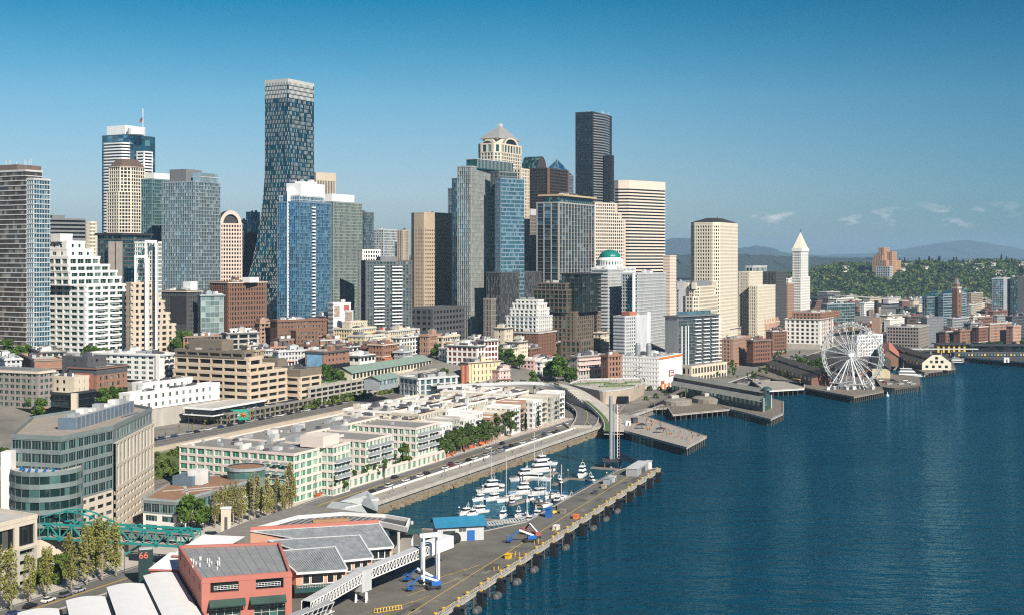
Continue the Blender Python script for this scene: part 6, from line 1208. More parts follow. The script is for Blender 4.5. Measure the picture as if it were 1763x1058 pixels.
for lab,u0,u1,ms in blocks:
 b=Near('condominium',lab,uvp(u0,u1,36,112),'condominium',sub=2);rnd=random.Random(int(u0));z=20.5
 nseg=4;w=(u1-u0)/nseg
 for k in range(nseg):
  vf=33.5+(k%2)*2.5;m_=ms[k%3];zz=z+(k%2)*1.2+(-3.2 if(ms[0]is cr_ and k<2)else 0);P=uvp(u0+k*w,u0+(k+1)*w-.02,vf,50)
  for i in range(4):b.wall(P[i],P[(i+1)%4],4.6,zz,m_,cgl,3.2,3.4,.58,.6,.22,'white_wall',2,1,.25)
  b.roofs(P,zz,'roof_white',m_,.9)
 for(va,vb,dz)in((50.02,62,-3.4),(62.02,80,.6),(80.02,112,1.4)):
  for k in range(2):
   ua,ub=u0+k*(u1-u0)/2+(.02 if k else 0),u0+(k+1)*(u1-u0)/2;zz=z+dz+rnd.uniform(-.6,1.2)-(0 if k else 1.6);P=uvp(ua,ub,va,vb)
   for i in range(4):b.wall(P[i],P[(i+1)%4],4.6,zz,cb if k else cw,cgl,3.3,3.6,.55,.58,.22,'white_wall',2,1,.25,first=2)
   b.roofs(P,zz,rnd.choice(('roof_white','roof_light')),cb if rnd.random()<.5 else cw,1.0)
   for t in range(14):c=UV(rnd.uniform(ua+2,ub-2),rnd.uniform(va+1.5,vb-1.5));mb=MB();hh=rnd.uniform(.7,3.0);mb.obox(c,su,rnd.uniform(1,5.5),rnd.uniform(.8,3.5),zz,zz+hh,rnd.choice((M('unit_white'),M('unit_white'),M('unit_dark'),cb)));b.part('rooftop_unit',mb)
   for t in range(3):c=UV(rnd.uniform(ua+4,ub-4),va+.6);mb=MB();mb.obox(c,su,7,1.6,zz+.9,zz+1.4,M('brownroof'));b.part('tiled_parapet',mb)
 for f in range(1,5):
  for k in range(nseg):c=UV(u0+(k+.5)*w,33.5+(k%2)*2.5-.8);mb=MB();mb.obox(c,su,3.4,1.5,4.6+f*3.2-.2,4.6+f*3.2,M('charcoal'));mb.obox((c[0]+.3,c[1]-.2),su,3.4,1.3,4.6+f*3.2,5.4+f*3.2,M('dark_grey'));b.part('balcony',mb)
 b.units(0);b.done()
Pq=ccw([(-172,368),(-154,405),(-176,418),(-196,376)]);b=Near('parking_garage','tan concrete parking garage with dark window bays at the lower left corner',Pq,'parking garage')
for i in range(4):p,q=Pq[i],Pq[(i+1)%4];b.wall(p,q,17,26,ws,gl_d,9,8.5,.78,.72,.08,'dark_grey',3,1,.8);b.wall(p,q,4,17,M('concrete'),GL_BLACK,3.3,8.5,.72,.45,.35,'dark_grey',1,1,1.2)
b.roofs(Pq,26,'roof_light',ws,1.0);b.units(5)
e_=Vector(Pq[1]);b.done();
mb=MB();railp=[(*Vector(UV(0,0)),17)];
tl=M('teal');A,B_=Vector((-170,440,12.3)),Vector((-107,424,12.3));d_=(B_-A).normalized();n_=Vector((-d_.y,d_.x,0));L=(B_-A).length
r=thing('footbridge','teal steel truss footbridge with arched canopy over the road','footbridge',tuple((A+B_)/2));nb=14
for s_ in(-1,1):
 mb=MB();o_=n_*2.6*s_
 for z_ in(0,5):mb.beam(tuple(A+o_+Vector((0,0,z_))),tuple(B_+o_+Vector((0,0,z_))),.7,tl)
 for k in range(nb+1):p=A+d_*(L*k/nb)+o_;mb.beam(tuple(p),tuple(p+Vector((0,0,5))),.4,tl)
 for k in range(nb):p=A+d_*(L*k/nb)+o_;q=A+d_*(L*(k+1)/nb)+o_;a,c=(p,q+Vector((0,0,5)))if k%2 else(p+Vector((0,0,5)),q);mb.beam(tuple(a),tuple(c),.42,tl)
 for k in range(1,nb,2):p=A+d_*(L*k/nb)+o_+Vector((0,0,0 if(k//2)%2 else 5));mb.beam(tuple(p-n_*.35),tuple(p+n_*.35),1.6,tl,n=12)
 mb.build('truss',r)
mb=MB();mb.face([tuple(A-n_*2.6+Vector((0,0,.4))),tuple(B_-n_*2.6+Vector((0,0,.4))),tuple(B_+n_*2.6+Vector((0,0,.4))),tuple(A+n_*2.6+Vector((0,0,.4)))],M('concrete'));mb.face([tuple(A-n_*2.6+Vector((0,0,3.4))),tuple(B_-n_*2.6+Vector((0,0,3.4))),tuple(B_+n_*2.6+Vector((0,0,3.4))),tuple(A+n_*2.6+Vector((0,0,3.4)))],M('concrete_dark'));mb.build('deck',r)
mb=MB()
for k in range(11):
 t0,t1=k/11,(k+1)/11
 for s_ in(-1,1):
  f=lambda t:A+d_*(2+32*t)+n_*2.4*s_+Vector((0,0,5+4.6*math.sin(math.pi*t)));mb.beam(tuple(f(t0)),tuple(f(t1)),.4,tl)
  if k%2==0:g=f(t0);mb.beam(tuple(g),(g.x,g.y,A.z+5),.22,tl)
 g0=f(t0);g1=g0-n_*4.8;mb.beam(tuple(g0),tuple(g1),.25,tl)
mb.build('arched_canopy',r)
for t in(.53,.57):
 mb=MB();p=A+d_*L*t;mb.obox((p.x,p.y),tuple(d_[:2]),1.2,4.6,4,14.6,M('concrete'));mb.build('pier_column',r)
mb=MB();p=A+d_*L*.56;mb.beam((p.x,p.y,7),tuple(A+d_*L*.70),.7,tl);mb.beam((p.x,p.y,7),tuple(A+d_*L*.42),.7,tl);mb.build('strut',r)
c=(-118.2,403);r=thing('sign_pillar','dark green square sign pillar with coral number 66','sign',(*c,5));sdir=Vector((.94,.34));sg=mat('sign_green',(.015,.045,.045),.5)
mb=MB();mb.obox(c,tuple(sdir),4.4,3.2,4.5,16.2,sg);mb.obox(c,tuple(sdir),4.1,2.9,16.2,16.35,M('light_grey'));mb.build('pillar',r)
def text(body,loc,size,rz,m,parent,name='lettering',ext=.06):
 cu=bpy.data.curves.new(name,'FONT');cu.body=body;cu.size=size;cu.extrude=ext;cu.align_x='CENTER';cu.align_y='CENTER';cu.materials.append(m);o=bpy.data.objects.new(name,cu);COL.objects.link(o);o.parent=parent;o.location=Vector(loc)-parent.location;o.rotation_euler=(math.radians(90),0,rz);dg=bpy.context.evaluated_depsgraph_get();me=bpy.data.meshes.new_from_object(o.evaluated_get(dg));o2=bpy.data.objects.new(name,me);COL.objects.link(o2);o2.parent=parent;o2.location=o.location;o2.rotation_euler=o.rotation_euler;bpy.data.objects.remove(o);return o2
nn=Vector((sdir.y,-sdir.x));q=Vector(c)+nn*1.68;text('66',(q.x-.75*sdir.x,q.y-.75*sdir.y,14.4),3.0,math.atan2(sdir.y,sdir.x),mat('coral',(.80,.16,.10),.5),r,ext=.08)
tr_r=mat('terminal_red',(.46,.16,.12),var=.1,streak=1,scale=.2);Pr=[(-87,350),(-63,357.5),(-74,398),(-105,393)];b=Near('terminal_building','red terminal block with grey metal roof and green window canopies',Pr,'terminal building',sub=1.5)
p,q=Pr[0],Pr[1];pv,qv=Vector(p),Vector(q);e=(qv-pv).normalized()
b.wall(p,q,14.6,20,tr_r,gl_d,5.4,12,.62,.54,.22,'charcoal',1,1,.9);b.wall(p,q,13,14.6,tr_r,gl_d,9,40,.01,.01);b.wall(p,q,3.5,13,tr_r,gl_w,9.5,12,.7,.84,.1,'white_wall',4,5,.5)
for i in(1,2,3):b.wall(Pr[i],Pr[(i+1)%4],3.5,19.2,tr_r,gl_d,7,9,.16,.2,.6,'dark_grey',1,1,.3)
b.rf.face([(*x,18.7)for x in offs(Pr,-.3)],mat('metal_roof',(.30,.30,.29),var=.2,scale=.3,rough=.5));MATS['metal_roof']=MATS['metal_roof']
ring(b.wl,Pr,-.7,.1,18.75,19.5,tr_r,inner=True);mb=MB();nn=Vector((e.y,-e.x));
mb.obox((pv+qv)/2-nn*1.35,tuple(e),(qv-pv).length-.4,.5,18.5,20.03,tr_r);b.part('front_parapet',mb)
for t in(.28,.73):
 mb=MB();c0=pv+e*((qv-pv).length*t);
 a,c_=c0-e*5+nn*.1,c0+e*5+nn*.1;dkg=mat('canopy_green',(.04,.085,.07),.5);mb.face([(*(a+nn*2.6),12.5),(*(c_+nn*2.6),12.5),(*c_,13.9),(*a,13.9)],dkg);mb.face([(*a,13.7),(*c_,13.7),(*(c_+nn*2.6),12.3),(*(a+nn*2.6),12.3)],dkg)
 for k in(-4.6,-1.5,1.5,4.6):s0=c0+e*k+nn*.1;mb.beam((*s0,10.6),(*(s0+nn*2.4),12.4),.2,dkg)
 b.part('window_canopy',mb);mb=MB();c1=c0-nn*.35
 for z_ in(16.6,17.1,17.6):mb.beam((*(c1-e*3.6),z_),(*(c1+e*3.6),z_),.09,M('white_paint'))
 for k in range(9):s0=c1+e*(-3.6+k*.9);mb.beam((*s0,16.5),(*s0,17.6),.07,M('white_paint'))
 b.part('railing',mb)
rr_=random.Random(3)
for k in range(16):c0=Vector((-92,372))+Vector((rr_.uniform(-5,7),rr_.uniform(-7,6)));mb=MB();mb.cyl((c0.x,c0.y,18.7),.22,rr_.uniform(.6,1.5),M('unit_white'),8);b.part('vent_pipe',mb)
b.top=18.7;mb=MB()
for k in range(10):a=Vector(Pr[3])+(Vector(Pr[2])-Vector(Pr[3]))*((k+.5)/10);c_=Vector(Pr[0])+(Vector(Pr[1])-Vector(Pr[0]))*((k+.5)/10)+Vector((0,4));mb.beam((*a,18.76),(*c_,18.76),.14,M('grey_wall'),h=.12)
b.part('roof_seam',mb);b.done()
for lab,P in(('white roofed red annex behind the sign pillar',[(-109,402),(-97,399),(-90,418),(-104,421)]),('low white roofed red annex left of the grey roof block',[(-114,394),(-104,393),(-101,404),(-111,406)])):
 r=thing('annex',lab,'annex',(*centroid(P),5));P=ccw(P);z_=14.5 if 'behind' in lab else 12;mb=MB();mb.prism(P,3.5,z_,tr_r,top=False);mb.build('wall',r);mb=MB();o_=offs(P,.5);mb.face([(*o_[0],z_),(*o_[1],z_),(*o_[2],z_+2.2),(*o_[3],z_+2.2)],M('white_paint'));mb.prism(offs(P,.45),z_-.6,z_-.05,tr_r);mb.build('roof',r)
for i,(x,y,w,ln)in enumerate(((-114,387.5,9.3,52),(-121,374,10,60),(-128,359.5,10,60),(-137,347,10,60))):
 lab=('white barrel roofed shed next to the red block','second white barrel roofed shed from the red block','third white barrel roofed shed, nearer the road','lowest white barrel roofed shed at the bottom edge')[i];r=thing('white_shed',lab,'shed',(x,y,5));a=Vector((x,y));pa=Vector(PA);pb=Vector(PB);mb=MB();gs_=mat('shed_glazing',(.05,.13,.11),.3)
 P=ccw([tuple(a),tuple(a+pb*w),tuple(a+pb*w+pa*ln),tuple(a+pa*ln)]);mb.prism(P,3.5,11.2,gs_,top=False);mb.build('wall',r);mb=MB()
 for k in range(8):
  f=lambda t:(a+pb*(w+.8)*t-pb*.4-pa*.6,11.2+.8*math.sin(math.pi*(t*.9+.05)));(p,z0),(q,z1)=f(k/8),f((k+1)/8);mb.face([(*(p+pa*ln),z0),(*(q+pa*ln),z1),(*q,z1),(*p,z0)],M('white_paint'))
 mb.build('barrel_roof',r);mb=MB()
 for k in range(int(ln/3)):p=a-pb*.1+pa*(k*3);mb.beam((*p,5),(*p,11.2),.25,M('white_paint'))
 mb.build('mullion',r)
 mb=MB();p=a+pb*(w+.9);mb.beam((*p,11.0),(*(p+pa*ln),11.0),.7,M('black'),h=.4);mb.build('gutter',r)
mr_=mat('grey_metal',(.25,.27,.28),var=.35,scale=.5,rough=.5);mat('fascia_green',(.02,.07,.065),.5);mat('salmon_wall',(.62,.33,.22),var=.1)
roofs3=[('nearest stepped grey metal roof wing with salmon front and balcony',[(-66.5,385),(-51.3,389),(-57,402),(-75.7,395.5)],13,17),('middle stepped grey metal roof wing with salmon front and balcony',[(-59,398.5),(-45,404.6),(-51,417),(-80,409)],13,17.4),('farthest and widest stepped grey metal roof wing with red top edge',[(-51,416),(-39.8,420),(-46,432),(-88,420)],13,18)]
for i,(lab,P,ze,zr)in enumerate(roofs3):
 r=thing('terminal_wing',lab,'terminal wing',(*centroid(P),5));mb=MB();E0,E1_,R1,R0_=[Vector(p)for p in P];e=(E1_-E0).normalized();nn=Vector((e.y,-e.x));mb.face([(*E0,ze),(*E1_,ze),(*R1,zr),(*R0_,zr)],mr_);mb.face([(*(E0),ze-.3),(*R0_,zr-.3),(*R1,zr-.3),(*E1_,ze-.3)],mr_)
 for k in range(1,24):t=k/24;p,q=E0+(E1_-E0)*t,R0_+(R1-R0_)*t;mb.beam((*p,ze+.05),(*q,zr+.05),.12,mr_)
 mb.build('metal_roof',r);mb=MB();fs_=M('light_grey');mb.beam((*R0_,zr+.15),(*R1,zr+.15),.7,fs_,h=.25);mb.beam((*E1_,ze+.15),(*R1,zr+.15),.6,fs_,h=.25);mb.beam((*E0,ze+.15),(*R0_,zr+.15),.6,fs_,h=.25);mb.build('flashing',r);mb=MB();mb.beam((*(E0+nn*.2),ze-.25),(*(E1_+nn*.2),ze-.25),.5,M('white_paint'),h=.6);mb.build('gutter',r)
 I0,I1_=E0-nn*1.5,E1_-nn*1.5;mb=MB();mb.prism(ccw([tuple(I0),tuple(I1_),tuple(R1),tuple(R0_)]),8.6,ze-.1,M('salmon_wall'),top=False);mb.face([(*I1_,ze-.1),(*R1,ze-.1),(*R1,zr-.35)],M('salmon_wall'));mb.face([(*R0_,ze-.1),(*I0,ze-.1),(*R0_,zr-.35)],M('salmon_wall'));mb.build('wall',r)
 mb=MB();c0=(E0+E1_)/2+nn*.6;Lw=(E1_-E0).length;mb.obox(c0,tuple(e),Lw+1.5,4.6,7.4,8.7,M('fascia_green'));mb.build('balcony',r);mb=MB();mb.obox(c0-nn*2.6,tuple(e),Lw+1,3,3.5,7.4,M('concrete_dark'));mb.build('base',r);mb=MB();c1=c0+nn*2.2
 for z_ in(9.1,9.7):mb.beam((*(c1-e*Lw/2),z_),(*(c1+e*Lw/2),z_),.08,M('light_grey'))
 for k in range(int(Lw/.8)):s0=c1+e*(-Lw/2+k*.8);mb.beam((*s0,8.7),(*s0,9.7),.06,M('light_grey'))
 mb.build('railing',r)
 for t,w_ in((.2,2.2),(.42,4),(.68,2.2),(.85,2)):mb=MB();s0=I0+(I1_-I0)*t+nn*.1;mb.obox(s0,tuple(e),w_,.14,8.8,12.0,M('white_paint'));mb.obox(s0+nn*.08,tuple(e),w_-.4,.1,9.1,11.8,gl_d);mb.build('window',r)
 mb=MB();g=(R1-R0_).normalized();c2=(R0_+R1)/2;mb.obox(c2+Vector((-g.y,g.x))*.6,tuple(g),(R1-R0_).length,.7,5,zr+(1.4 if i==2 else .15),tr_r if i==2 else mr_);mb.build('ridge_wall',r)
Pp=ccw([W(440,912,15),W(512,892,15),W(590,886,15),W(665,890,15),W(705,897,15),W(700,912,15),W(654,902,15),W(440,916,15)]);r=thing('roof_plaza','roof terrace with dark striped paving and curved white parapet','terrace',(*centroid(Pp),5))
mb=MB();mb.prism(Pp,13.6,15,M('concrete_dark'),top=False,bot=True);mb.face([(*p,15)for p in Pp],M('roof_dark'));mb.build('deck',r);mb=MB();ring(mb,Pp,-.5,.3,14.4,16.2,M('white_wall'),inner=True);mb.build('parapet',r)
mb=MB()
for k in range(14):a=Vector(W(500+k*11,897,15.05));mb.beam((a.x,a.y-5,15.06),(a.x+4,a.y+8,15.06),.8,M('grey_wall'),h=.06)
mb.build('paving_stripe',r);mb=MB();c=W(570,897,15);mb.obox(c,(.97,.22),13,2,15,16,mat('bench_wood',(.36,.21,.10)));mb.build('bench',r)
for px,py in((684,900),(709,896),(686,915)):c=W(px,py,14);mb=MB();mb.cyl((*c,0),.55,14,M('light_grey'),10);mb.build('column',r)
mb=MB();c=W(690,900,15);mb.obox(c,(.97,.22),14,8,11.8,13.6,M('fascia_green'));mb.build('green_girder',r)
Pp2=ccw([UV(-95,1),UV(-60,1),(-50,470),(-36,446),(-84,432),(-104,436)]);mb=MB();mb.prism(Pp2,4,13.4,M('concrete_dark'),top=True);mb.build('lower_hall',r)
simple_box('elevator_tower','small beige lift tower near the poplars','tower',W(389,906,10),(.97,.22),3.6,3.2,5,17,'cream','white_paint');
for lab,P,zs in(('larger folded pale metal roof pavilion by the quay road',[(548,885),(640,892),(622,868),(572,862)],(9,9,13,12)),('smaller folded grey roof pavilion beside the sea wall steps',[(622,868),(650,880),(652,860),(633,846)],(10.5,10.5,13,14)),('grey tilted roof beside the folded pavilions',[(585,862),(625,868),(650,858),(632,843)],(11,10,12.5,14))):
 Q=[Vector((*W(a,b_,z_),z_))for(a,b_),z_ in zip(P,zs)];r=thing('folded_roof',lab,'pavilion',(Q[0].x,Q[0].y,5));mb=MB();rm_=mat('pale_metal',(.46,.48,.47),var=.15,rough=.5);sgn=sum(p.x*q.y-q.x*p.y for p,q in zip(Q,Q[1:]+Q[:1]));Q=Q if sgn>0 else Q[::-1]
 cQ=sum((q for q in Q),Vector())/4;ctop=Vector((cQ.x,cQ.y,cQ.z+.8))
 for k in range(4):mb.face([tuple(Q[k]),tuple(Q[(k+1)%4]),tuple(ctop)],rm_)
 mb.face([tuple(q-Vector((0,0,.5)))for q in reversed(Q)],M('white_paint'))
 for k in range(4):a,c_=Q[k],Q[(k+1)%4];mb.face([tuple(a-Vector((0,0,.5))),tuple(c_-Vector((0,0,.5))),tuple(c_),tuple(a)],M('dark_grey'))
 mb.build('roof',r);mb=MB();I=[q+(cQ-q)*.15 for q in Q]
 for k in range(4):a,c_=I[k],I[(k+1)%4];mb.face([(a.x,a.y,4.6),(c_.x,c_.y,4.6),(c_.x,c_.y,c_.z-.4),(a.x,a.y,a.z-.4)],M('white_wall' if k%2 else 'grey_wall'))
 mb.build('wall',r);mb=MB();mb.beam(tuple(ctop),tuple(Q[2]+Vector((0,0,.2))),.6,M('white_paint'));mb.build('ridge_cap',r)
A=Vector((-27.5,461));B_=Vector((-10.5,465.5));r,d,n=gable_shed('boathouse','grey boathouse with bright blue metal roof on the marina edge',tuple(A+Vector((-1.1,4.2))),tuple(B_+Vector((-1.1,4.2))),8.6,5,11,13.2,'blue_roof' if 'blue_roof' in MATS else mat('blue_roof',(.03,.20,.33),rough=.45).name,'light_grey',nwin=0,cat='boathouse',over=1.1)
e=(B_-A).normalized();nn=Vector((e.y,-e.x))
for t,w_,z0,z1,m_ in((.25,4.5,5,9,'charcoal'),(.72,2.8,5,8.8,'blue_paint'),(.5,1.2,8.6,10,'dark_grey'),(.58,1.2,8.6,10,'dark_grey')):mb=MB();c=A+(B_-A)*t+Vector((-1.1,4.2))+nn*4.42;mb.obox(c,tuple(e),w_,.2,z0,z1,M(m_));mb.build('door' if z0<6 else 'window',r)
G0,G1,G2,G3=Vector((-58,352,10.2)),Vector((-46,381.6,11.5)),Vector((-28.5,409.5,13)),Vector((-23,418,13.3));r=thing('gangway','long white truss boarding gangway with glazed sides along the cruise pier','gangway',(G1.x,G1.y,5));wp_=M('white_paint')
for j,(a,c_)in enumerate(((G0,G1),(G1,G2))):
 d_=(c_-a);L=d_.length;d_.normalize();n_=Vector((-d_.y,d_.x,0));mb=MB()
 for s_ in(-1.5,1.5):
  for z_ in(0,2.9):mb.beam(tuple(a+n_*s_+Vector((0,0,z_))),tuple(c_+n_*s_+Vector((0,0,z_))),.3,wp_)
  nb=int(L/1.7)
  for k in range(nb):p=a+d_*(L*k/nb)+n_*s_;q=a+d_*(L*(k+1)/nb)+n_*s_;u_=Vector((0,0,2.9));mb.beam(tuple(p),tuple(q+u_),.15,wp_);mb.beam(tuple(p),tuple(p+u_),.17,wp_);mb.beam(tuple(p+u_),tuple(q),.12,wp_)
 mb.build('truss',r);mb=MB();mb.face([tuple(a-n_*1.7+Vector((0,0,3.1))),tuple(c_-n_*1.7+Vector((0,0,3.1))),tuple(c_+n_*1.7+Vector((0,0,3.1))),tuple(a+n_*1.7+Vector((0,0,3.1)))],M('light_grey'));mb.face([tuple(a-n_*1.4),tuple(c_-n_*1.4),tuple(c_+n_*1.4),tuple(a+n_*1.4)],M('charcoal'))
 for s_ in(-1.35,1.35):mb.face([tuple(a+n_*s_),tuple(c_+n_*s_),tuple(c_+n_*s_+Vector((0,0,2.9))),tuple(a+n_*s_+Vector((0,0,2.9)))],GL_BLACK)
 mb.build('walkway',r)
mb=MB();d_=(G3-G2).normalized();mb.beam(tuple(G2+Vector((0,0,1.4))),tuple(G3+d_*3+Vector((0,0,1.4))),4.2,wp_,h=4);mb.build('end_cabin',r);mb=MB()
for k in range(6):p=G3+d_*(3.2+k*.8)+Vector((0,0,1.4));mb.beam(tuple(p),tuple(p+d_*.5),3.7 if k%2 else 3.3,M('charcoal'),n=12)
mb.build('bellows',r)
for p in(G1,G0):mb=MB();[mb.beam((p.x+sx_*1.6,p.y+sy_*1.2,5),(p.x+sx_*1.4,p.y,p.z),.5,wp_)for sx_ in(-1,1)for sy_ in(-1,1)];mb.build('support',r)
mb=MB();mb.obox((G1.x,G1.y),(.55,.83),4.4,4.4,8.5,15,M('light_grey'));mb.build('landing_cabin',r)
c=Vector((-26.5,404));r=thing('portal_frame','tall white portal lifting frame straddling the gangway','frame',(*c,5));e=Vector((.9,.42))
for t in(-2.6,2.6):
 for s_ in(-1.2,1.2):mb=MB();p=c+e*t+Vector((-e.y,e.x))*s_;mb.obox(p,tuple(e),.6,.5,5,20.5,wp_);mb.build('leg',r)
mb=MB()
for s_ in(-1.2,1.2):p=c+Vector((-e.y,e.x))*s_;mb.obox(p,tuple(e),6.4,.55,19.9,20.8,wp_)
mb.build('crossbeam',r)
a,c_=Vector((-66,338,8)),Vector((-52,358,9));r=thing('gangway','short grey lattice gangway in front of the white one at the bottom edge','gangway',(a.x,a.y,5));mb=MB();d_=(c_-a);L=d_.length;d_.normalize();n_=Vector((-d_.y,d_.x,0))
for s_ in(-1.4,1.4):
 for z_ in(0,2.6):mb.beam(tuple(a+n_*s_+Vector((0,0,z_))),tuple(c_+n_*s_+Vector((0,0,z_))),.3,M('light_grey'))
 for k in range(12):p=a+d_*(L*k/12)+n_*s_;q=a+d_*(L*(k+1)/12)+n_*s_;mb.beam(tuple(p),tuple(q+Vector((0,0,2.6))),.16,M('light_grey'))
mb.build('truss',r);mb=MB();mb.face([tuple(a-n_*1.6+Vector((0,0,2.8))),tuple(c_-n_*1.6+Vector((0,0,2.8))),tuple(c_+n_*1.6+Vector((0,0,2.8))),tuple(a+n_*1.6+Vector((0,0,2.8)))],M('unit_grey'));mb.build('roof',r);mb=MB();mb.beam((c_.x,c_.y,5),(c_.x,c_.y,9),.8,M('white_paint'));mb.build('support',r)
def wood(mb,pts,r0,r1,m,n=6):
 k=len(pts)-1
 for i in range(k):a,b=r0+(r1-r0)*i/k,r0+(r1-r0)*(i+1)/k;mb.beam(pts[i],pts[i+1],2*a,m,n=n,w2=2*b)
def leaf(mb,c,s,m,rnd,flat=.3):
 n=Vector((rnd.gauss(0,1),rnd.gauss(0,1),rnd.gauss(0,1)+flat)).normalized();a=n.orthogonal().normalized();b=n.cross(a);t=rnd.uniform(0,6.28);a,b=a*math.cos(t)+b*math.sin(t),b*math.cos(t)-a*math.sin(t)
 s1,s2=s*rnd.uniform(.6,1.3),s*rnd.uniform(.5,1.0);mb.face([tuple(c-a*s1-b*s2*.3),tuple(c-b*s2),tuple(c+a*s1+b*s2*.2),tuple(c+b*s2)],m)
bark=mat('bark',(.17,.13,.09),scale=1.5,var=.35);bark2=mat('bark_pale',(.30,.24,.17),scale=1.5,var=.35)
def tree(name,label,h,rad,base,lobes,nleaf,size,lm,seed,group,kind='round',bk=None):
 rnd=random.Random(seed);r=thing(name,label,'tree',(0,0,0),group,absolute=False);mb=MB();bk=bk or bark;tips=[]
 if kind=='poplar':
  wood(mb,[(0,0,0),(.1,0,h*.25),(0,.1,h*.6),(0,0,h*.95)],.32,.05,bk)
  for i in range(26):z=rnd.uniform(.10,.7)*h;a=rnd.uniform(0,6.28);e=rad*rnd.uniform(.35,1.0)*(1.1-abs(z/h-.4));z2=min(h*.98,z+h*rnd.uniform(.16,.32));p=(e*math.cos(a),e*math.sin(a),z2);wood(mb,[(0,0,z),(p[0]*.6,p[1]*.6,z+(z2-z)*.4),p],.11,.03,bk,4);tips.append((Vector((p[0]*.8,p[1]*.8,z+(z2-z)*.6)),rad*.28,h*.13))
 elif kind=='conifer':
  wood(mb,[(0,0,0),(0,0,h*.97)],.3,.04,bk)
  for i in range(lobes):t=i/lobes;z=h*(.12+.85*t);rr=rad*(1-t)*rnd.uniform(.75,1.15)+.2;a=i*2.4;tips.append((Vector((rr*.55*math.cos(a),rr*.55*math.sin(a),z)),rr*.55,h*.045))
 else:
  wood(mb,[(0,0,0),(.1,.1,h*base),(0,0,h*.6)],.3*h/10,.12*h/10,bk)
  for i in range(lobes):a=rnd.uniform(0,6.28);rr=rad*math.sqrt(rnd.random())*.72;z=h*(base+.12+(.85-base)*rnd.uniform(.05,.95));k=1-.5*max(0,(z/h-.6)/.4);p=Vector((rr*k*math.cos(a),rr*k*math.sin(a),z));wood(mb,[(0,0,h*(base+.05*(i%4))),tuple(p*.6+Vector((0,0,z*.25))),tuple(p)],.10*h/10,.03,bk,4);tips.append((p,rad*rnd.uniform(.25,.42),rad*rnd.uniform(.22,.36)))
 mb.build('trunk',r);mb=MB()
 for i in range(nleaf):p,rx,rz=tips[i%len(tips)];d=Vector((rnd.gauss(0,1),rnd.gauss(0,1),rnd.gauss(0,1))).normalized()*(rnd.uniform(.55,1.05));leaf(mb,p+Vector((d.x*rx,d.y*rx,d.z*rz)),size,lm,rnd)
 mb.build('crown',r);return r
L1=leafmat('leaf_spring',(.20,.23,.05),(.36,.34,.09));L2=leafmat('leaf_green',(.05,.11,.018),(.14,.22,.04));L3=leafmat('leaf_olive',(.24,.24,.06),(.38,.35,.12));L4=leafmat('leaf_conifer',(.012,.035,.015),(.035,.065,.025));L5=leafmat('leaf_bush',(.07,.12,.02),(.17,.21,.05))
used={}
PT=[tree('poplar_tree','slender half bare poplar with spring green leaves beside the lower left road',21,2.8,.1,0,1400,.36,L1,s,'poplars along the lower left road','poplar',bark2)for s in(1,2)]
PO=[tree('poplar_tree','slender olive brown poplar in the cluster before the pink hotel',17,1.9,.1,0,800,.34,L3,s,'poplars before the pink hotel','poplar',bark2)for s in(3,4)]
RT=[tree('leafy_tree','round leafy green tree standing among the city blocks',11,5,.2,16,1500,.7,L2,s,'leafy trees among the blocks','round')for s in(5,6)]
YT=[tree('street_tree','young upright green street tree by the quay road',8.5,2.2,.2,9,520,.45,L2,s,'street trees along the quay road','round')for s in(7,8)]
ST=tree('sapling','thin young tree beside the upper road',6,.8,.15,6,130,.35,L1,9,'saplings by the upper road','round');CY=tree('cypress_tree','thin dark cypress against the condominium wall',11,1.1,.1,34,600,.4,L4,10,'cypresses by the condominiums','conifer')
CO=tree('conifer_tree','dark conifer standing out on the ridge of the wooded hill',26,5.5,.1,40,700,1.5,L4,11,'conifers on the wooded ridge','conifer');BU=tree('shrub','low green shrub on the planted slopes',2.6,2.0,.05,8,260,.45,L5,12,'shrubs on the planted slopes','round')
MT=[tree('street_tree','dense tall green street tree before the rust condominium',11.5,3.2,.14,14,1300,.5,leafmat('leaf_dense',(.05,.10,.02),(.14,.19,.05)),s,'street trees before the condominiums','round')for s in(13,14)]
rt=random.Random(77)
def put(pr,px,py,z=None,sc=1.0,lab=None,grp=None):
 z0=5.0 if z is None else z;x,y=W(px,py,z0)
 if z is None:z0=G(x,y)
 p=rt.choice(pr)if isinstance(pr,list)else pr;k=sc*rt.uniform(.88,1.12);return place(p,used,x,y,z0-.1,rt.uniform(0,6.28),lab,grp,(k,k,k*rt.uniform(.92,1.08)))
for px,py,s in((-8,1052,1),(19,1049,1.0),(51,1034,.85),(80,1027,.95),(123,1013,1.0),(150,1005,1.15),(176,997,1.2),(200,990,.9),(165,988,1.0)):put(PT,px,py,5,s)
for i in range(15):put(PO,372+i*9.5+rt.uniform(-3,3),908-i*1.9+rt.uniform(-3,3),5,rt.uniform(.8,1.2))
for px,py,s in((330,912,1.05),(352,908,.7),(302,905,.5),(1,868,.9),(10,830,.8),(18,885,.6),(6,800,.8)):put(RT,px,py,6,s,'round green tree in the left foreground near the glass office','green trees near the glass office')
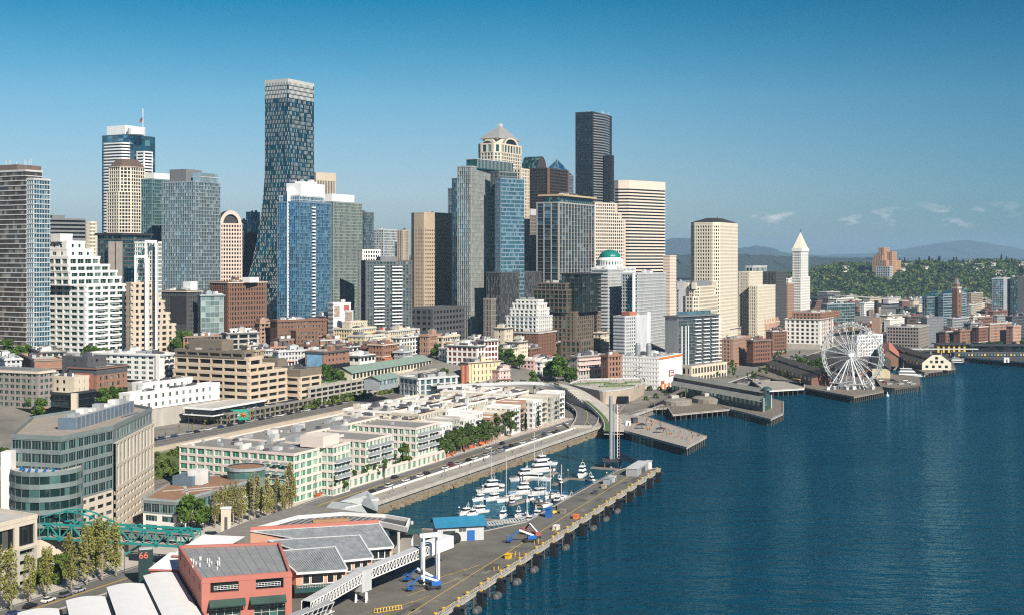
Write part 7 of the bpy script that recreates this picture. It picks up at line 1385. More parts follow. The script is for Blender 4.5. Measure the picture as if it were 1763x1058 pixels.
for px,Y,s in((12,890,1.2),(34,880,1.1),(48,885,1.0),(55,700,1.1),(70,690,1.0),(178,740,1.0),(196,745,1.0),(210,750,.9),(310,985,1.4),(322,990,1.5),(302,960,1.1),(336,1000,1.2),(575,860,1.2),(590,865,1.0),(562,870,1.1),(468,905,.8),(485,905,.7),(845,1010,1.1),(862,1005,1.3),(878,1000,1.3),(895,995,1.1),(950,985,1.4),(962,975,1.8),(972,985,1.6),(984,990,1.2),(950,1000,1.1),(1355,1150,1.0),(1368,1145,1.1),(1380,1160,1.2),(1405,1150,1.1),(1416,1155,1.2),(1340,1165,.9),(735,1090,1),(750,1090,1),(775,1085,1),(925,1010,.8),(945,1010,.7),(1705,1420,.9),(1690,1425,.8),(1722,1430,.9),(1745,1420,.9),(1760,1425,1),(1640,1440,.9),(1660,1430,.9),(1512,1500,1),(1560,1600,1.2),(1600,1610,1.2),(1630,1620,1.2),(1670,1620,1.3),(1690,1640,1.2),(1470,1560,1.1),(1585,1450,1)):
 x=XX(px,Y);p=rt.choice(RT);k=s*rt.uniform(.9,1.1);place(p,used,x,Y,G(x,Y)-.2,rt.uniform(0,6.28),None,None,k)
for px,py in((576,851),(593,846),(610,834),(631,829),(647,824),(662,822),(683,812)):put(YT,px,py,5,1.0,'young upright green street tree by the pink hotel','street trees by the pink hotel')
put(MT,697,807,5,1.25,'tall bright green tree between the hotel and the condominiums','trees between hotel and condominiums')
for i in range(21):put(MT,760+i*4.8,789-i*1.75+rt.uniform(-1,2),5,rt.uniform(.95,1.25))
put(MT,879,750,5,1.2)
for px,py in((750,784),(927,735),(960,722),(905,741)):put(CY,px,py,5)
for i in range(26):u=20+i*11;x,y=UV(u,175);place(ST,used,x,y,13,rt.uniform(0,6),None,None,rt.uniform(.7,1.15))
strip('planted_slope',-110,70,113,148.5,mat('slope_green',(.10,.13,.035),scale=.3,var=.4),.12,10)
for i in range(260):
 if i<180:x,y=UV(rt.uniform(-100,60),rt.uniform(110,147))
 elif i<230:x,y=UV(rt.uniform(195,330),rt.uniform(175.5,178))
 else:x,y=UV(rt.uniform(-80,40),rt.uniform(178,200))
 place(BU,used,x,y,G(x,y)-.2,rt.uniform(0,6),None,None,rt.uniform(.9,2.1))
for i in range(26):p=OW[1+i%26];place(BU,used,p.x+rt.uniform(-3,2),p.y+rt.uniform(1,4),p.z+.2,0,'low shrub in the planter of the curved walkway','shrubs on the curved walkway',rt.uniform(.4,.8))
for i in range(24):x,y=W(rt.uniform(1112,1175),rt.uniform(668,690),5);place(BU,used,x,y,4.6,0,'olive shrub between the timber pavilion and the gabled shed','shrubs by the gabled shed',rt.uniform(.8,1.4))
for i in range(46):
 px=rt.uniform(20,1180);Y=rt.uniform(880,1120)if px<500 else rt.uniform(930,1080);x=XX(px,Y);z=G(x,Y)
 if z>10:place(rt.choice(RT),used,x,Y,z-.2,rt.uniform(0,6),'leafy street tree somewhere between the flat roofed city blocks','street trees between city blocks',rt.uniform(.6,1.1))
for i in range(60):
 x,y=W(rt.uniform(1230,1420),rt.uniform(612,655),4.6);place(rt.choice(YT),used,x,y,4.5,rt.uniform(0,6),'young tree on the waterfront street behind the piers','young trees behind the piers',rt.uniform(.7,1.1))
RIDGE=[(1330,482),(1390,474),(1420,464),(1450,460),(1500,460),(1540,458),(1600,456),(1640,458),(1700,454),(1780,456),(1900,455)]
hm=mat('hill_soil',(.06,.075,.03),scale=.01,var=.4);Yh=3500;hills('wooded_hill',RIDGE,Yh,620,hm,.04,17,4)
def hill_z(px,k):return 4+(ZZ(lerp_tab(RIDGE,px),Yh)-4)*lerp_tab([(0,0),(.15,.10),(.35,.34),(.6,.66),(.82,.92),(1,1),(1.25,.88)],k)
fr=random.Random(31);mb=MB();FL_=[leafmat('forest_a',(.045,.085,.02),(.10,.15,.04)),leafmat('forest_b',(.09,.12,.03),(.17,.18,.055)),leafmat('forest_c',(.015,.035,.015),(.035,.06,.02))]
for i in range(2600):
 px=fr.uniform(1335,1800);k=fr.uniform(.04,1.15);Y=Yh+(k-1)*620;x=XX(px,Yh);zb=hill_z(px,k);m_=fr.choice((0,0,0,1,2));hh=fr.uniform(8,15);rr=fr.uniform(5,9)
 if k<.12 and fr.random()<.5:continue
 for j in range(13):d=Vector((fr.gauss(0,1),fr.gauss(0,1),abs(fr.gauss(0,.9)))).normalized();leaf(mb,Vector((x+d.x*rr,Y+d.y*rr,zb+hh*.35+d.z*hh*.75)),rr*.55,FL_[m_],fr)
o=mb.build('forest');struct(o,'stuff');tag(o,'green wooded hillside with mixed light and dark crowns','forest')
for i in range(30):
 px=fr.choice((fr.uniform(1560,1650),fr.uniform(1640,1790),fr.uniform(1520,1560)));k=fr.uniform(.9,1.02);x=XX(px,Yh);place(CO,used,x,Yh+(k-1)*620,hill_z(px,k)-1,0,None,None,fr.uniform(.55,1.1))
for i in range(26):
 px=fr.uniform(1400,1790)if i>16 else fr.uniform(1620,1790);k=fr.uniform(.55,.97);x=XX(px,Yh);y=Yh+(k-1)*620;zb=hill_z(px,k);r=thing('hill_house','small pale house on the crest of the wooded hill','house',(x,y,zb),'houses on the wooded hill');w_=fr.uniform(9,18);mb=MB();mb.box(x-w_/2,x+w_/2,y-6,y+6,zb-4,zb+9,M('white_wall'));mb.build('wall',r);mb=MB();a,b_=x-w_/2-.6,x+w_/2+.6;mb.face([(a,y-6.6,zb+9),(b_,y-6.6,zb+9),(b_,y,zb+13),(a,y,zb+13)],M('roof_grey'));mb.face([(b_,y+6.6,zb+9),(a,y+6.6,zb+9),(a,y,zb+13),(b_,y,zb+13)],M('roof_grey'));mb.build('roof',r)
Y=3250;b=Bld('hospital','orange brown art deco hospital tower standing on the wooded hill',foot(1502,1526,1551,Y,40),'hospital',sub=20);hb=mat('deco_brick',(.52,.30,.18))
b.base=50;b.vol(ZZ(449,Y),hb,GL_DARK,4.5,5,.3,.5,d=.8)
for xl,xc,xr,yt in((1504,1519,1532,440),(1511,1523,1540,437),(1513,1522,1531,427),(1527,1536,1543,434)):q=foot(xl,xc,xr,Y+10,40);b.vol(ZZ(yt,Y),hb,GL_DARK,4.5,5,.25,.5,poly=q,d=.8)
q=foot(1508,1532,1536,Y-60,40);b.vol(ZZ(459,Y),M('light_grey'),GL_DARK,4.5,6,.4,.3,poly=q);b.done()
wb=mat('hull_white',(.80,.80,.79),rough=.25,var=.04);nb_=mat('hull_navy',(.02,.03,.07),rough=.25);tk=mat('teak',(.40,.30,.20));GLB=mat('boat_glass',(.02,.025,.03),rough=.1,var=.1);cvb=mat('cover_blue',(.03,.14,.38))
def hull(L,Wd,fb,m,stripe=None):
 mb=MB();st=[];n=12
 for i in range(n+1):
  t=i/n;w=Wd/2*(1-max(0,(t-.45)/.55)**2.2)*(.9+.1*min(1,t*4));z=fb*(1+.45*t*t);x=-L/2+L*t;xk=x-(L*.07*max(0,(t-.6)/.4));st.append([(xk,-w*.72,-.3),(xk,-w*.86,.25),(x,-w,z),(x,w,z),(xk,w*.86,.25),(xk,w*.72,-.3)])
 for a,b in zip(st,st[1:]):
  for k in range(5):
   if k==2:mb.face([a[2],b[2],b[3],a[3]],tk if m is wb and L>14 else m)
   else:mb.face([a[k],b[k],b[k+1],a[k+1]][::-1]if True else None,(stripe if stripe and k in(0,4)else m))
 mb.face([st[0][k]for k in range(6)],m);return mb,fb
def tier(mb,mg,x0,x1,w0,z0,h,rake,m):
 """cabin block with sloped front and a dark window band all round"""
 def rg(za,zb,ins,m_,mb=mb):
  f0,f1=x1-rake*(za-z0)/h,x1-rake*(zb-z0)/h;P=[(x0-ins,-w0/2-ins),(f0+ins,-w0/2*.8-ins),(f0+ins,w0/2*.8+ins),(x0-ins,w0/2+ins)];Q=[(x0-ins,-w0/2-ins),(f1+ins,-w0/2*.8-ins),(f1+ins,w0/2*.8+ins),(x0-ins,w0/2+ins)]
  for i in range(4):j=(i+1)%4;mb.face([(*P[i],za),(*P[j],za),(*Q[j],zb),(*Q[i],zb)],m_)
  return Q
 rg(z0,z0+h*.38,0,m);rg(z0+h*.38,z0+h*.8,-.04,GLB,mg);Q=rg(z0+h*.8,z0+h,.12,m);mb.face([(*q,z0+h)for q in Q],m)
def motor(label,px,py,L,rz,tiers=2,m=None,z=.15,group='boats in the marina',name='motor_yacht',stripe=None):
 L*=.86;m=m or wb;r=thing(name,label,'boat',(*W(px,py,0),z),group,math.radians(rz),absolute=False);fb=.085*L**.85+.35;mb,fb=hull(L,L*.27+.6,fb,m,stripe);mb.build('hull',r);zt=fb*1.1;x0,x1,w=-L*.30,L*.22,L*.2+.5
 for k in range(tiers):mb=MB();h=1.55+.04*L;mg=MB();tier(mb,mg,x0,x1,w,zt,h,h*.9,wb);mg.build('window',mb.build('cabin' if k==0 else 'flybridge',r));zt+=h;x0+=L*.04;x1-=L*.09;w*=.86
 mb=MB();xm=x0+L*.06;
 for s_ in(-1,1):mb.beam((xm,s_*w*.45,zt),(xm-.4,s_*w*.3,zt+1.5),.14,wb)
 mb.beam((xm-.4,-w*.32,zt+1.5),(xm-.4,w*.32,zt+1.5),.22,wb);mb.beam((xm-.4,0,zt+1.5),(xm-.4,0,zt+1.6+L*.12),.08,wb);mb.build('radar_arch',r);mb=MB();wd=L*.27+.6
 for s_ in(-1,1):
  pts=[(L*t,s_*wd/2*(1-max(0,(t--.05)/.55)**2.2)*.97,fb*(1+.45*(t+.5)**2)+.75)for t in(0,.12,.24,.36,.47)]
  for a,b in zip(pts,pts[1:]):mb.beam(a,b,.06,M('steel'));mb.beam(a,(a[0],a[1],a[2]-.75),.05,M('steel'))
 mb.build('bow_rail',r);mb=MB();mb.box(-L*.46,-L*.31,-wd*.32,wd*.32,fb*1.02,fb*1.02+.55,M('charcoal')if tiers>1 else cvb);mb.build('cockpit',r);return r
def sail(label,px,py,L,rz,mast,m=None,cover=None):
 r=thing('sailing_boat',label,'boat',(*W(px,py,0),.1),'boats in the marina',math.radians(rz),absolute=False);mb,fb=hull(L,L*.25+.5,.07*L+.3,m or wb);mb.build('hull',r);mb=MB();mg=MB();tier(mb,mg,-L*.2,L*.15,L*.14+.5,fb*1.05,.8,1.2,wb);mg.build('window',mb.build('cabin',r))
 mb=MB();mb.beam((L*.06,0,fb),(L*.06,0,mast),.2,M('white_paint'),n=6);
 for f in(.5,.75):mb.beam((L*.06,-1.0,mast*f),(L*.06,1.0,mast*f),.07,M('white_paint'))
 mb.build('mast',r);mb=MB();mb.beam((L*.05,0,fb+1.9),(-L*.36,0,fb+1.8),.45,cover or cvb,n=8);mb.build('boom_cover',r);mb=MB()
 for a in((L*.49,0),(-L*.48,0)):mb.beam((a[0],0,fb*1.2),(L*.06,0,mast*.98),.05,M('steel'))
 for s_ in(-1,1):mb.beam((L*.04,s_*L*.12,fb),(L*.06,0,mast*.97),.04,M('steel'))
 mb.build('rigging',r);return r
motor('large white motor yacht with two decks at the left end of the marina',842,846,17,-150,2);motor('small white cabin cruiser left of the large yacht',824,861,9,-140,1);motor('white open cruiser moored before the large yacht',848,860,11,-135,1)
sail('white sailing yacht with dark cabin and the tallest mast',874,861,15,-135,20.5);sail('sailing boat whose mast rises behind the large yacht',848,838,12,-150,18.5)
motor('white trawler yacht in the middle of the marina with upright cabin',897,850,15,-160,2);motor('white cruiser moored right of the trawler yacht',926,851,14,-150,1);motor('white flybridge yacht at the far dock, bow to the left',899,826,17,-155,2)
motor('biggest white yacht with three decks behind the flybridge yachts',925,812,22,-150,3);motor('long low white cruiser in front of the three deck yacht',928,826,16,-20,1);motor('sleek white speed cruiser at the far end of the moored yachts',941,799,15,-15,1);sail('sailing boat with the mast rising behind the three deck yacht',922,806,12,-150,19)
motor('white yacht with orange detail moored alone at the right dock',1001,820,14,-110,2);sail('sailing boat with two masts of white hull at the middle dock',949,856,11,-125,15);sail('sailing boat with blue boom cover at the right of the middle dock',968,859,10,-125,16);sail('small blue hulled sailing boat on the middle dock',928,867,8.5,-125,13,nb_)
motor('small white cruiser at the near dock, left of its neighbour',800,885,9,-140,1);motor('white cabin cruiser at the near dock with rounded cabin',822,882,12,-150,1);motor('small white boat on the near dock with canvas cockpit',865,890,8,-110,1);motor('white launch further right on the near dock',891,890,7.5,-110,1);motor('white motorboat beside the blue container',929,889,8,-20,1);sail('bare masted boat lying at the near dock',905,896,10,-10,17,nb_,M('light_grey'));sail('sailing boat moored beside the near dock ramp',941,871,8,-120,13)
b_=motor('white tour boat with two passenger decks right of the wheel',1566,648,38,-12,2,group='tour boats',name='tour_boat',stripe=nb_);motor('smaller white tour boat beside the two deck one',1533,650,22,-15,1,group='tour boats',name='tour_boat',stripe=nb_);motor('dark hulled workboat with white wheelhouse near the ferry dock',1650,626,26,-20,2,nb_,group='tour boats',name='workboat');motor('dark hulled launch at the ferry pier',1612,640,14,-15,1,nb_,group='tour boats')
for px,lab in((1491,'left white mooring buoy before the wheel pier'),(1528,'right white mooring buoy before the wheel pier')):c=W(px,681,0);r=thing('buoy',lab,'buoy',(*c,0));mb=MB();mb.lathe((*c,-.3),[(0,0),(1.3,.2),(1.3,1.2),(.4,1.8),(.25,3.4),(0,3.5)],M('white_paint'),10);mb.build('body',r)
for k,(px,py,a)in enumerate(((812,887,-130),(880,868,-120),(912,862,-125),(958,864,-120),(980,864,-130),(965,833,-70),(1020,829,-60),(915,898,-10))):motor(f"tiny {('white', 'blue')[k % 2]} open boat moored {('at the left of the near dock', 'left of the middle dock', 'at the middle dock bend', 'right of the middle dock bend', 'at the right end of the middle dock', 'at the left of the far dock', 'right of the lone yacht', 'by the access ramp')[k]}",px,py,7.5,a,1,nb_ if k%2 else wb,name='small_boat')
for lab,P in(('near floating dock with small boats',[(790,889),(905,899)]),('middle zigzag floating dock',[(877,868),(914,857),(928,871),(948,858),(992,866)]),('far floating dock with the lone yacht',[(953,833),(978,822),(1045,827)]),('dock arm among the big yachts',[(900,828),(958,812)])):
 r=thing('floating_dock',lab,'dock',(*W(*P[0],.5),.5));mb=MB()
 for a,b_ in zip(P,P[1:]):A,B_=W(*a,.5),W(*b_,.5);mb.beam((*A,.35),(*B_,.35),2.4,M('wood_grey'),h=.7)
 mb.build('deck',r)
 for(a,b_)in P:c=W(a,b_,.5);mb=MB();mb.cyl((c[0],c[1]+1.6,-2),.32,6.2,M('pile'),8);mb.lathe((c[0],c[1]+1.6,4.2),[(.36,0),(0,.6)],M('white_paint'),8);mb.build('pile',r)
A,B_=Vector((*W(905,896,4.6),4.8)),Vector((*W(838,905,.6),.9));r=thing('dock_ramp','white lattice access ramp from pier down to the near dock','ramp',tuple(A));mb=MB()
for o_ in(-1,1):
 for z_ in(0,1.4):mb.beam(tuple(A+Vector((0,o_,z_))),tuple(B_+Vector((0,o_,z_))),.2,M('white_paint'))
 for k in range(14):p,q=A+(B_-A)*(k/14),A+(B_-A)*((k+1)/14);mb.beam(tuple(p+Vector((0,o_,0))),tuple(q+Vector((0,o_,1.4))),.12,M('white_paint'))
mb.build('truss',r)
def boomlift(label,px,py,rz,col,cat='boom lift'):
 r=thing('boom_lift',label,cat,(*W(px,py,5),5.02),None,math.radians(rz),absolute=False);m_=M(col);mb=MB();mb.box(-2.2,2.2,-1.2,1.2,.5,1.2,M('charcoal'));mb.build('chassis',r);mb=MB();mb.box(-2.4,.8,-1.1,1.1,1.25,2.5,m_);mb.build('turret',r)
 for a,b in((-1.6,-1.2),(1.6,-1.2),(-1.6,1.2),(1.6,1.2)):mb=MB();mb.beam((a,b-.25,.6),(a,b+.25,.6),1.2,M('black'),n=12);mb.build('wheel',r)
 mb=MB();mb.beam((-1.5,0,2.4),(4.0,0,4.6),.6,M('white_paint'));mb.beam((4.0,0,4.6),(7.0,0,2.2),.45,m_);mb.build('boom',r);mb=MB()
 for z in(.9,1.6,2.3):
  for p,q in(((6.6,-1.2),(8.6,-1.2)),((8.6,-1.2),(8.6,1.2)),((8.6,1.2),(6.6,1.2)),((6.6,1.2),(6.6,-1.2))):mb.beam((*p,z),(*q,z),.12,m_)
 for p in((6.6,-1.2),(8.6,-1.2),(8.6,1.2),(6.6,1.2)):mb.beam((*p,.8),(*p,2.3),.12,m_)
 mb.box(6.6,8.6,-1.2,1.2,.75,.9,m_);mb.build('basket',r);return r
boomlift('blue and white boom lift parked by the portal frame',746,1013,200,'blue_paint');boomlift('second blue boom lift stowed behind the first',738,1004,160,'blue_paint');boomlift('red boom lift with white arm by the marina ramp',921,925,120,'red_paint');boomlift('blue boom lift with basket left of the red one',912,932,190,'blue_paint')
r=thing('forklift','yellow forklift on the pier beside the blue container','forklift',(*W(953,884,5),5),None,.4,absolute=False);mb=MB();mb.box(-1.5,1.1,-.8,.8,.4,1.5,M('yellow'));mb.build('body',r);mb=MB();[mb.beam((a,b,1.5),(a,b,2.7),.12,M('charcoal'))for a in(-1,.6)for b in(-.7,.7)];mb.box(-1.1,.7,-.8,.8,2.7,2.8,M('charcoal'));mb.build('cage',r);mb=MB();mb.box(1.2,1.4,-.6,.6,.2,3.4,M('charcoal'));mb.box(1.4,2.6,-.5,-.3,.2,.3,M('charcoal'));mb.box(1.4,2.6,.3,.5,.2,.3,M('charcoal'));mb.build('mast',r)
for a in(-1,.7):mb=MB();mb.beam((a,-.85,.4),(a,.85,.4),.8,M('black'),n=10);mb.build('wheel',r)
r=thing('trolley_stack','row of yellow folding trolleys in the lower corner of the pier','trolley',(*W(668,1052,5),5));c=Vector(W(668,1052,5));mb=MB()
for k in range(9):q=c+Vector((.85,.5))*(k*1.0-4);[mb.beam((q.x+s_,q.y,5.1),(q.x+s_*.6,q.y+.6,6.3),.13,M('yellow'))for s_ in(-.6,.6)];mb.beam((q.x-.6,q.y,5.3),(q.x+.6,q.y,5.3),.13,M('yellow'));mb.beam((q.x-.4,q.y+.6,6.3),(q.x+.4,q.y+.6,6.3),.13,M('yellow'))
mb.build('frame',r)
rj=random.Random(15)
pm=[mat('deck_patch_dark',(.10,.092,.08),var=.3),mat('deck_patch_pale',(.21,.195,.165),var=.3)]
for i in range(34):
 t_=rj.uniform(14,Lo-40);c=Vector(O1)+od*t_-on*rj.uniform(3,13);mb=MB();a_,w_=rj.uniform(2,9),rj.uniform(1,3.5);d_=od if rj.random()<.7 else on;e_=Vector((-d_.y,d_.x));zz=5.004+.001*(i%5);P=ccw([tuple(c+d_*a_*sx_+e_*w_*sy_)for sx_,sy_ in((-.5,-.5),(.5,-.5),(.5,.5),(-.5,.5))]);mb.face([(*p,zz)for p in P],pm[i%2]);struct(mb.build('deck_patch'))
cr8=None
for i,(t_,o_,lab,m_)in enumerate(((120,12,'grey crate stack on the pier apron by the marina rail','wood_grey'),(128,4,'orange equipment box near the pier edge','orange'),(150,5,'white equipment box near the pier edge','white_paint'),(60,12,'brown pallet pile half way along the pier','tan'),(75,11.5,'dark skip on the marina side of the pier','dark_grey'),(200,6,'yellow guard box on the pier apron near the boom lifts','yellow'))):
 c=Vector(O1)+od*t_-on*o_;simple_box('equipment_box',lab,'box',tuple(c),tuple(od),2.6,1.7,5.0,6.4,m_)
bp8=thing('safety_post','yellow safety post on the pier apron','post',(0,0,0),'yellow safety posts on the pier',absolute=False);mb=MB();mb.cyl((0,0,0),.14,1.4,M('yellow'),8);mb.build('shaft',bp8);mb=MB();mb.cyl((0,0,1.4),.16,.12,M('black'),8);mb.build('cap',bp8);ub8={}
for k in range(14):c=Vector(O1)+od*(150+(k%4)*1.6+(k//4)*22)-on*(3.6+(k%3));place(bp8,ub8,c.x,c.y,5.0)
def car(label,col,suv,group):
 r=thing('parked_car',label,'car',(0,0,0),group,absolute=False);m_=mat('car_'+col[0],col[1],rough=.25,var=.03);L,Wd,hb,ht=4.6,1.84,.92,(1.72 if suv else 1.45)
 prof=[(-2.3,.32),(2.25,.32),(2.3,.66),(2.1,.80),(1.15,hb),(-1.95,hb+.04),(-2.28,.80)];mb=MB()
 for s_ in(-1,1):mb.face([(x,s_*Wd/2,z)for x,z in(prof if s_<0 else prof[::-1])],m_)
 for a,b in zip(prof,prof[1:]+prof[:1]):mb.face([(a[0],Wd/2,a[1]),(a[0],-Wd/2,a[1]),(b[0],-Wd/2,b[1]),(b[0],Wd/2,b[1])][::-1],m_)
 xr=-2.15 if suv else-1.6;rf=[(xr+.35,ht),(.45,ht)];w2=Wd/2-.22;mb.face([(rf[0][0],-w2,ht),(rf[1][0],-w2,ht),(rf[1][0],w2,ht),(rf[0][0],w2,ht)],m_);mb.build('body',r);mb=MB();B0=[(xr,-Wd/2+.06,hb),(1.2,-Wd/2+.06,hb),(1.2,Wd/2-.06,hb),(xr,Wd/2-.06,hb)];T0=[(rf[0][0],-w2,ht-.01),(rf[1][0],-w2,ht-.01),(rf[1][0],w2,ht-.01),(rf[0][0],w2,ht-.01)]
 for i in range(4):j=(i+1)%4;mb.face([B0[i],B0[j],T0[j],T0[i]],GLB)
 mb.build('window',r)
 for a in(-1.42,1.42):
  for b in(-.86,.86):mb=MB();mb.beam((a,b-.1,.33),(a,b+.1,.33),.66,M('black'),n=12);mb.build('wheel',r)
 mb=MB()
 for b in(-.6,.6):mb.box(2.26,2.33,b-.18,b+.18,.6,.74,M('white_paint'))
 mb.build('headlight',r);mb=MB()
 for b in(-.68,.68):mb.box(-2.33,-2.26,b-.13,b+.13,.68,.84,M('red_paint'))
 mb.build('taillight',r);return r
CC=[('black',(.012,.012,.014)),('white',(.75,.75,.74)),('silver',(.38,.39,.40)),('grey',(.12,.125,.13)),('red',(.30,.02,.02)),('blue',(.03,.06,.16))]
CARS=[(c[0],s,car(c[0]+' car',c,s,'cars'))for c in CC for s in(False,True)];uc={};rc=random.Random(9)
def putcar(x,y,z,rz,where,group,col=None):
 ch=[k for k in CARS if col is None or k[0]==col];k=rc.choices(ch,[{'black':4,'white':4,'silver':2,'grey':3,'red':1,'blue':1}[q[0]]for q in ch])[0];return place(k[2],uc,x,y,z,rz,f"{k[0]} {'tall car' if k[1] else 'saloon car'} {where}",group)
du=math.atan2(su[1],su[0])
for px,py,c,lab in((22,1056,'blue','at the very bottom of the lower left road'),(52,1043,'black','behind the white one on the lower left road'),(83,1033,'white','in the middle of the lower left road queue'),(113,1024,'grey','ahead of the white one on the lower left road'),(136,1016,'silver','first in the lower left road queue')):putcar(*W(px,py,5),4.75,du+.05,lab,'cars on the lower left road',c)
u=6.0
while u<232:
 p=UV(u,14.0+rc.uniform(-.2,.2));putcar(*p,4.62,du,'in the long queue on the quay road','cars queueing on the quay road')
 u+=rc.uniform(6.2,8.5)if rc.random()<.8 else rc.uniform(10,20)
for u in(48,95,150,168,215,250,262):putcar(*UV(u,17 if u%2 else 22.5),4.63,du,'driving in the other lane of the quay road','cars driving on the quay road')
for i in range(22):putcar(*UV(30+i*9.5+rc.uniform(-2,2),171.2),13.1,du,'parked along the upper road','cars parked along the upper road')
for i in range(12):putcar(*UV(125+i*6,176.0+3),16.0-.0+3.05,du+1.57,'on the open parking deck','cars on the open parking deck')
for i in range(36):x,y=W(rc.uniform(1330,1410),rc.uniform(612,632),4.6);putcar(x,y,G(x,y)+.05,rc.choice((du,du+1.57)),'in the busy car park behind the wheel','cars in the car park behind the wheel')
for i in range(9):x,y=W(1516+i*7,655+(i%3)*3,5);putcar(x,y,5.03,.3,'on the dark timber parking pier','cars on the timber parking pier')
for i in range(16):x,y=W(rc.uniform(1190,1330),rc.uniform(648,660),4.6);putcar(x,y,4.6,du,'on the waterfront street behind the gabled shed','cars behind the gabled shed')
for i in range(70):x,y=rc.uniform(70,125),rc.uniform(985,1000);x,y=W(x,y,5);place(BU,used,x-4,y+rc.uniform(-4,14),4.6,0,'dense green shrub under the teal footbridge','shrubs under the teal footbridge',rc.uniform(.9,1.8))
def person(name,label,group,pose):
 me=bpy.data.meshes.new('person');s_,arm=(.42,.3)if pose=='walk' else(.12,.12)
 V=[(0,0,.95),(0,0,1.2),(0,0,1.42),(0,0,1.54),(.02,0,1.68),(0,.1,.92),(s_*.5,.1,.5),(s_*.45,.1,.06),(s_*.45+.14,.1,.04),(0,-.1,.92),(-s_*.3,-.1,.5),(-s_*.7,-.1,.06),(-s_*.7+.14,-.1,.04),(0,.2,1.4),(-arm*.4,.24,1.12),(arm*.2,.24,.88),(0,-.2,1.4),(arm*.4,-.24,1.12),(arm*.8,-.24,.9)]
 R=[.15,.14,.15,.06,.11,.09,.07,.05,.045,.09,.07,.05,.045,.065,.05,.04,.065,.05,.04];E_=[(0,1),(1,2),(2,3),(3,4),(0,5),(5,6),(6,7),(7,8),(0,9),(9,10),(10,11),(11,12),(2,13),(13,14),(14,15),(2,16),(16,17),(17,18)]
 me.from_pydata(V,E_,[]);o=bpy.data.objects.new('tmp',me);COL.objects.link(o);md=o.modifiers.new('s','SKIN')
 for i,v in enumerate(me.skin_vertices[0].data):v.radius=(R[i],R[i]);v.use_root=i==0
 o.modifiers.new('ss','SUBSURF').levels=1;dg=bpy.context.evaluated_depsgraph_get();m2=bpy.data.meshes.new_from_object(o.evaluated_get(dg));bpy.data.objects.remove(o);m2.materials.append(clothes);p=bpy.data.objects.new(name,m2);COL.objects.link(p);return tag(p,label,'person',group)
clothes,n,l,p_=_new('clothes');tcn=n.new('ShaderNodeTexCoord');sz_=n.new('ShaderNodeSeparateXYZ');l.new(tcn.outputs['Object'],sz_.inputs[0]);oi=n.new('ShaderNodeObjectInfo');cr1=n.new('ShaderNodeValToRGB');l.new(oi.outputs['Random'],cr1.inputs[0]);cr1.color_ramp.interpolation='CONSTANT';e=cr1.color_ramp.elements;e[0].color=(.02,.02,.03,1);e[1].position=.85;e[1].color=(.45,.05,.04,1)
for q_,c_ in((.2,(.6,.6,.58,1)),(.4,(.05,.09,.2,1)),(.55,(.2,.2,.2,1)),(.7,(.5,.35,.2,1))):x_=e.new(q_);x_.color=c_
zr_=n.new('ShaderNodeValToRGB');mrz=n.new('ShaderNodeMath');mrz.operation='DIVIDE';mrz.inputs[1].default_value=1.8;l.new(sz_.outputs[2],mrz.inputs[0]);l.new(mrz.outputs[0],zr_.inputs[0]);zr_.color_ramp.interpolation='CONSTANT';e=zr_.color_ramp.elements;e[0].color=(0,0,0,1);e[1].position=.84;e[1].color=(0,0,0,1);x_=e.new(.52);x_.color=(1,1,1,1)
mi_=n.new('ShaderNodeMix');mi_.data_type='RGBA';l.new(zr_.outputs[0],mi_.inputs[0]);gt_=n.new('ShaderNodeMath');gt_.operation='GREATER_THAN';gt_.inputs[1].default_value=.84;l.new(mrz.outputs[0],gt_.inputs[0]);sk_=n.new('ShaderNodeMix');sk_.data_type='RGBA';l.new(gt_.outputs[0],sk_.inputs[0]);sk_.inputs[6].default_value=(.03,.035,.06,1);sk_.inputs[7].default_value=(.45,.27,.19,1);l.new(sk_.outputs[2],mi_.inputs[6]);l.new(cr1.outputs[0],mi_.inputs[7]);l.new(mi_.outputs[2],p_.inputs['Base Color']);p_.inputs['Roughness'].default_value=.8
PE=[person('person','person standing on the flat public pier','people on the public pier','stand'),person('person','person walking on the sea wall promenade','people on the promenade','walk')];up_={};rq=random.Random(4)
def putp(x,y,z,lab,grp):place(rq.choice(PE),up_,x,y,z,rq.uniform(0,6.28),lab,grp,rq.uniform(.95,1.08))
pp=[Vector(W(a,b))for a,b in((1046,731),(1180,765),(1212,749),(1110,718))]
for i in range(60):a,b=rq.random(),rq.random()**.7;q=(pp[0]*(1-a)+pp[1]*a)*(1-b)+(pp[3]*(1-a)+pp[2]*a)*b;putp(q.x,q.y,5.0,'person standing on the flat public pier','people on the public pier')
for i in range(34):x,y=UV(rq.uniform(0,285),rq.uniform(2,9));putp(x,y,4.62,'person walking on the sea wall promenade','people on the promenade')
for i in range(50):x,y=W(rq.uniform(990,1105),rq.uniform(653,667),14.5);putp(x,y,14.25,'person on the roof terrace of the timber pavilion','people on the pavilion roof')
for i in range(30):p=rq.choice(OW[12:38]);putp(p.x+rq.uniform(-2,2),p.y+rq.uniform(4,9),p.z,'person on the curved walkway','people on the curved walkway')
for i in range(110):x,y=UV(rq.uniform(208,370),rq.uniform(181,232));putp(x,y,25.55 if toUV(x,y)[0]<318 else 24.55,'person in the crowd on the lawn terrace','crowd on the lawn terrace')
for i in range(40):x,y=W(rq.uniform(1060,1170),rq.uniform(690,712),5);putp(x,y,5.0,'person near the old pier and timber pavilion','people near the timber pavilion')
for i in range(7):c=UV(330+i*5,226);r=thing('umbrella','red umbrella on the market terrace','umbrella',(*c,24.5),'red umbrellas on the market terrace');mb=MB();mb.lathe((*c,24.5),[(2.0,2.4),(1.0,2.9),(0,3.2)],M('red_paint'),8);mb.build('canopy',r);mb=MB();mb.cyl((*c,24.5),.06,2.9,M('steel'),6);mb.build('pole',r)
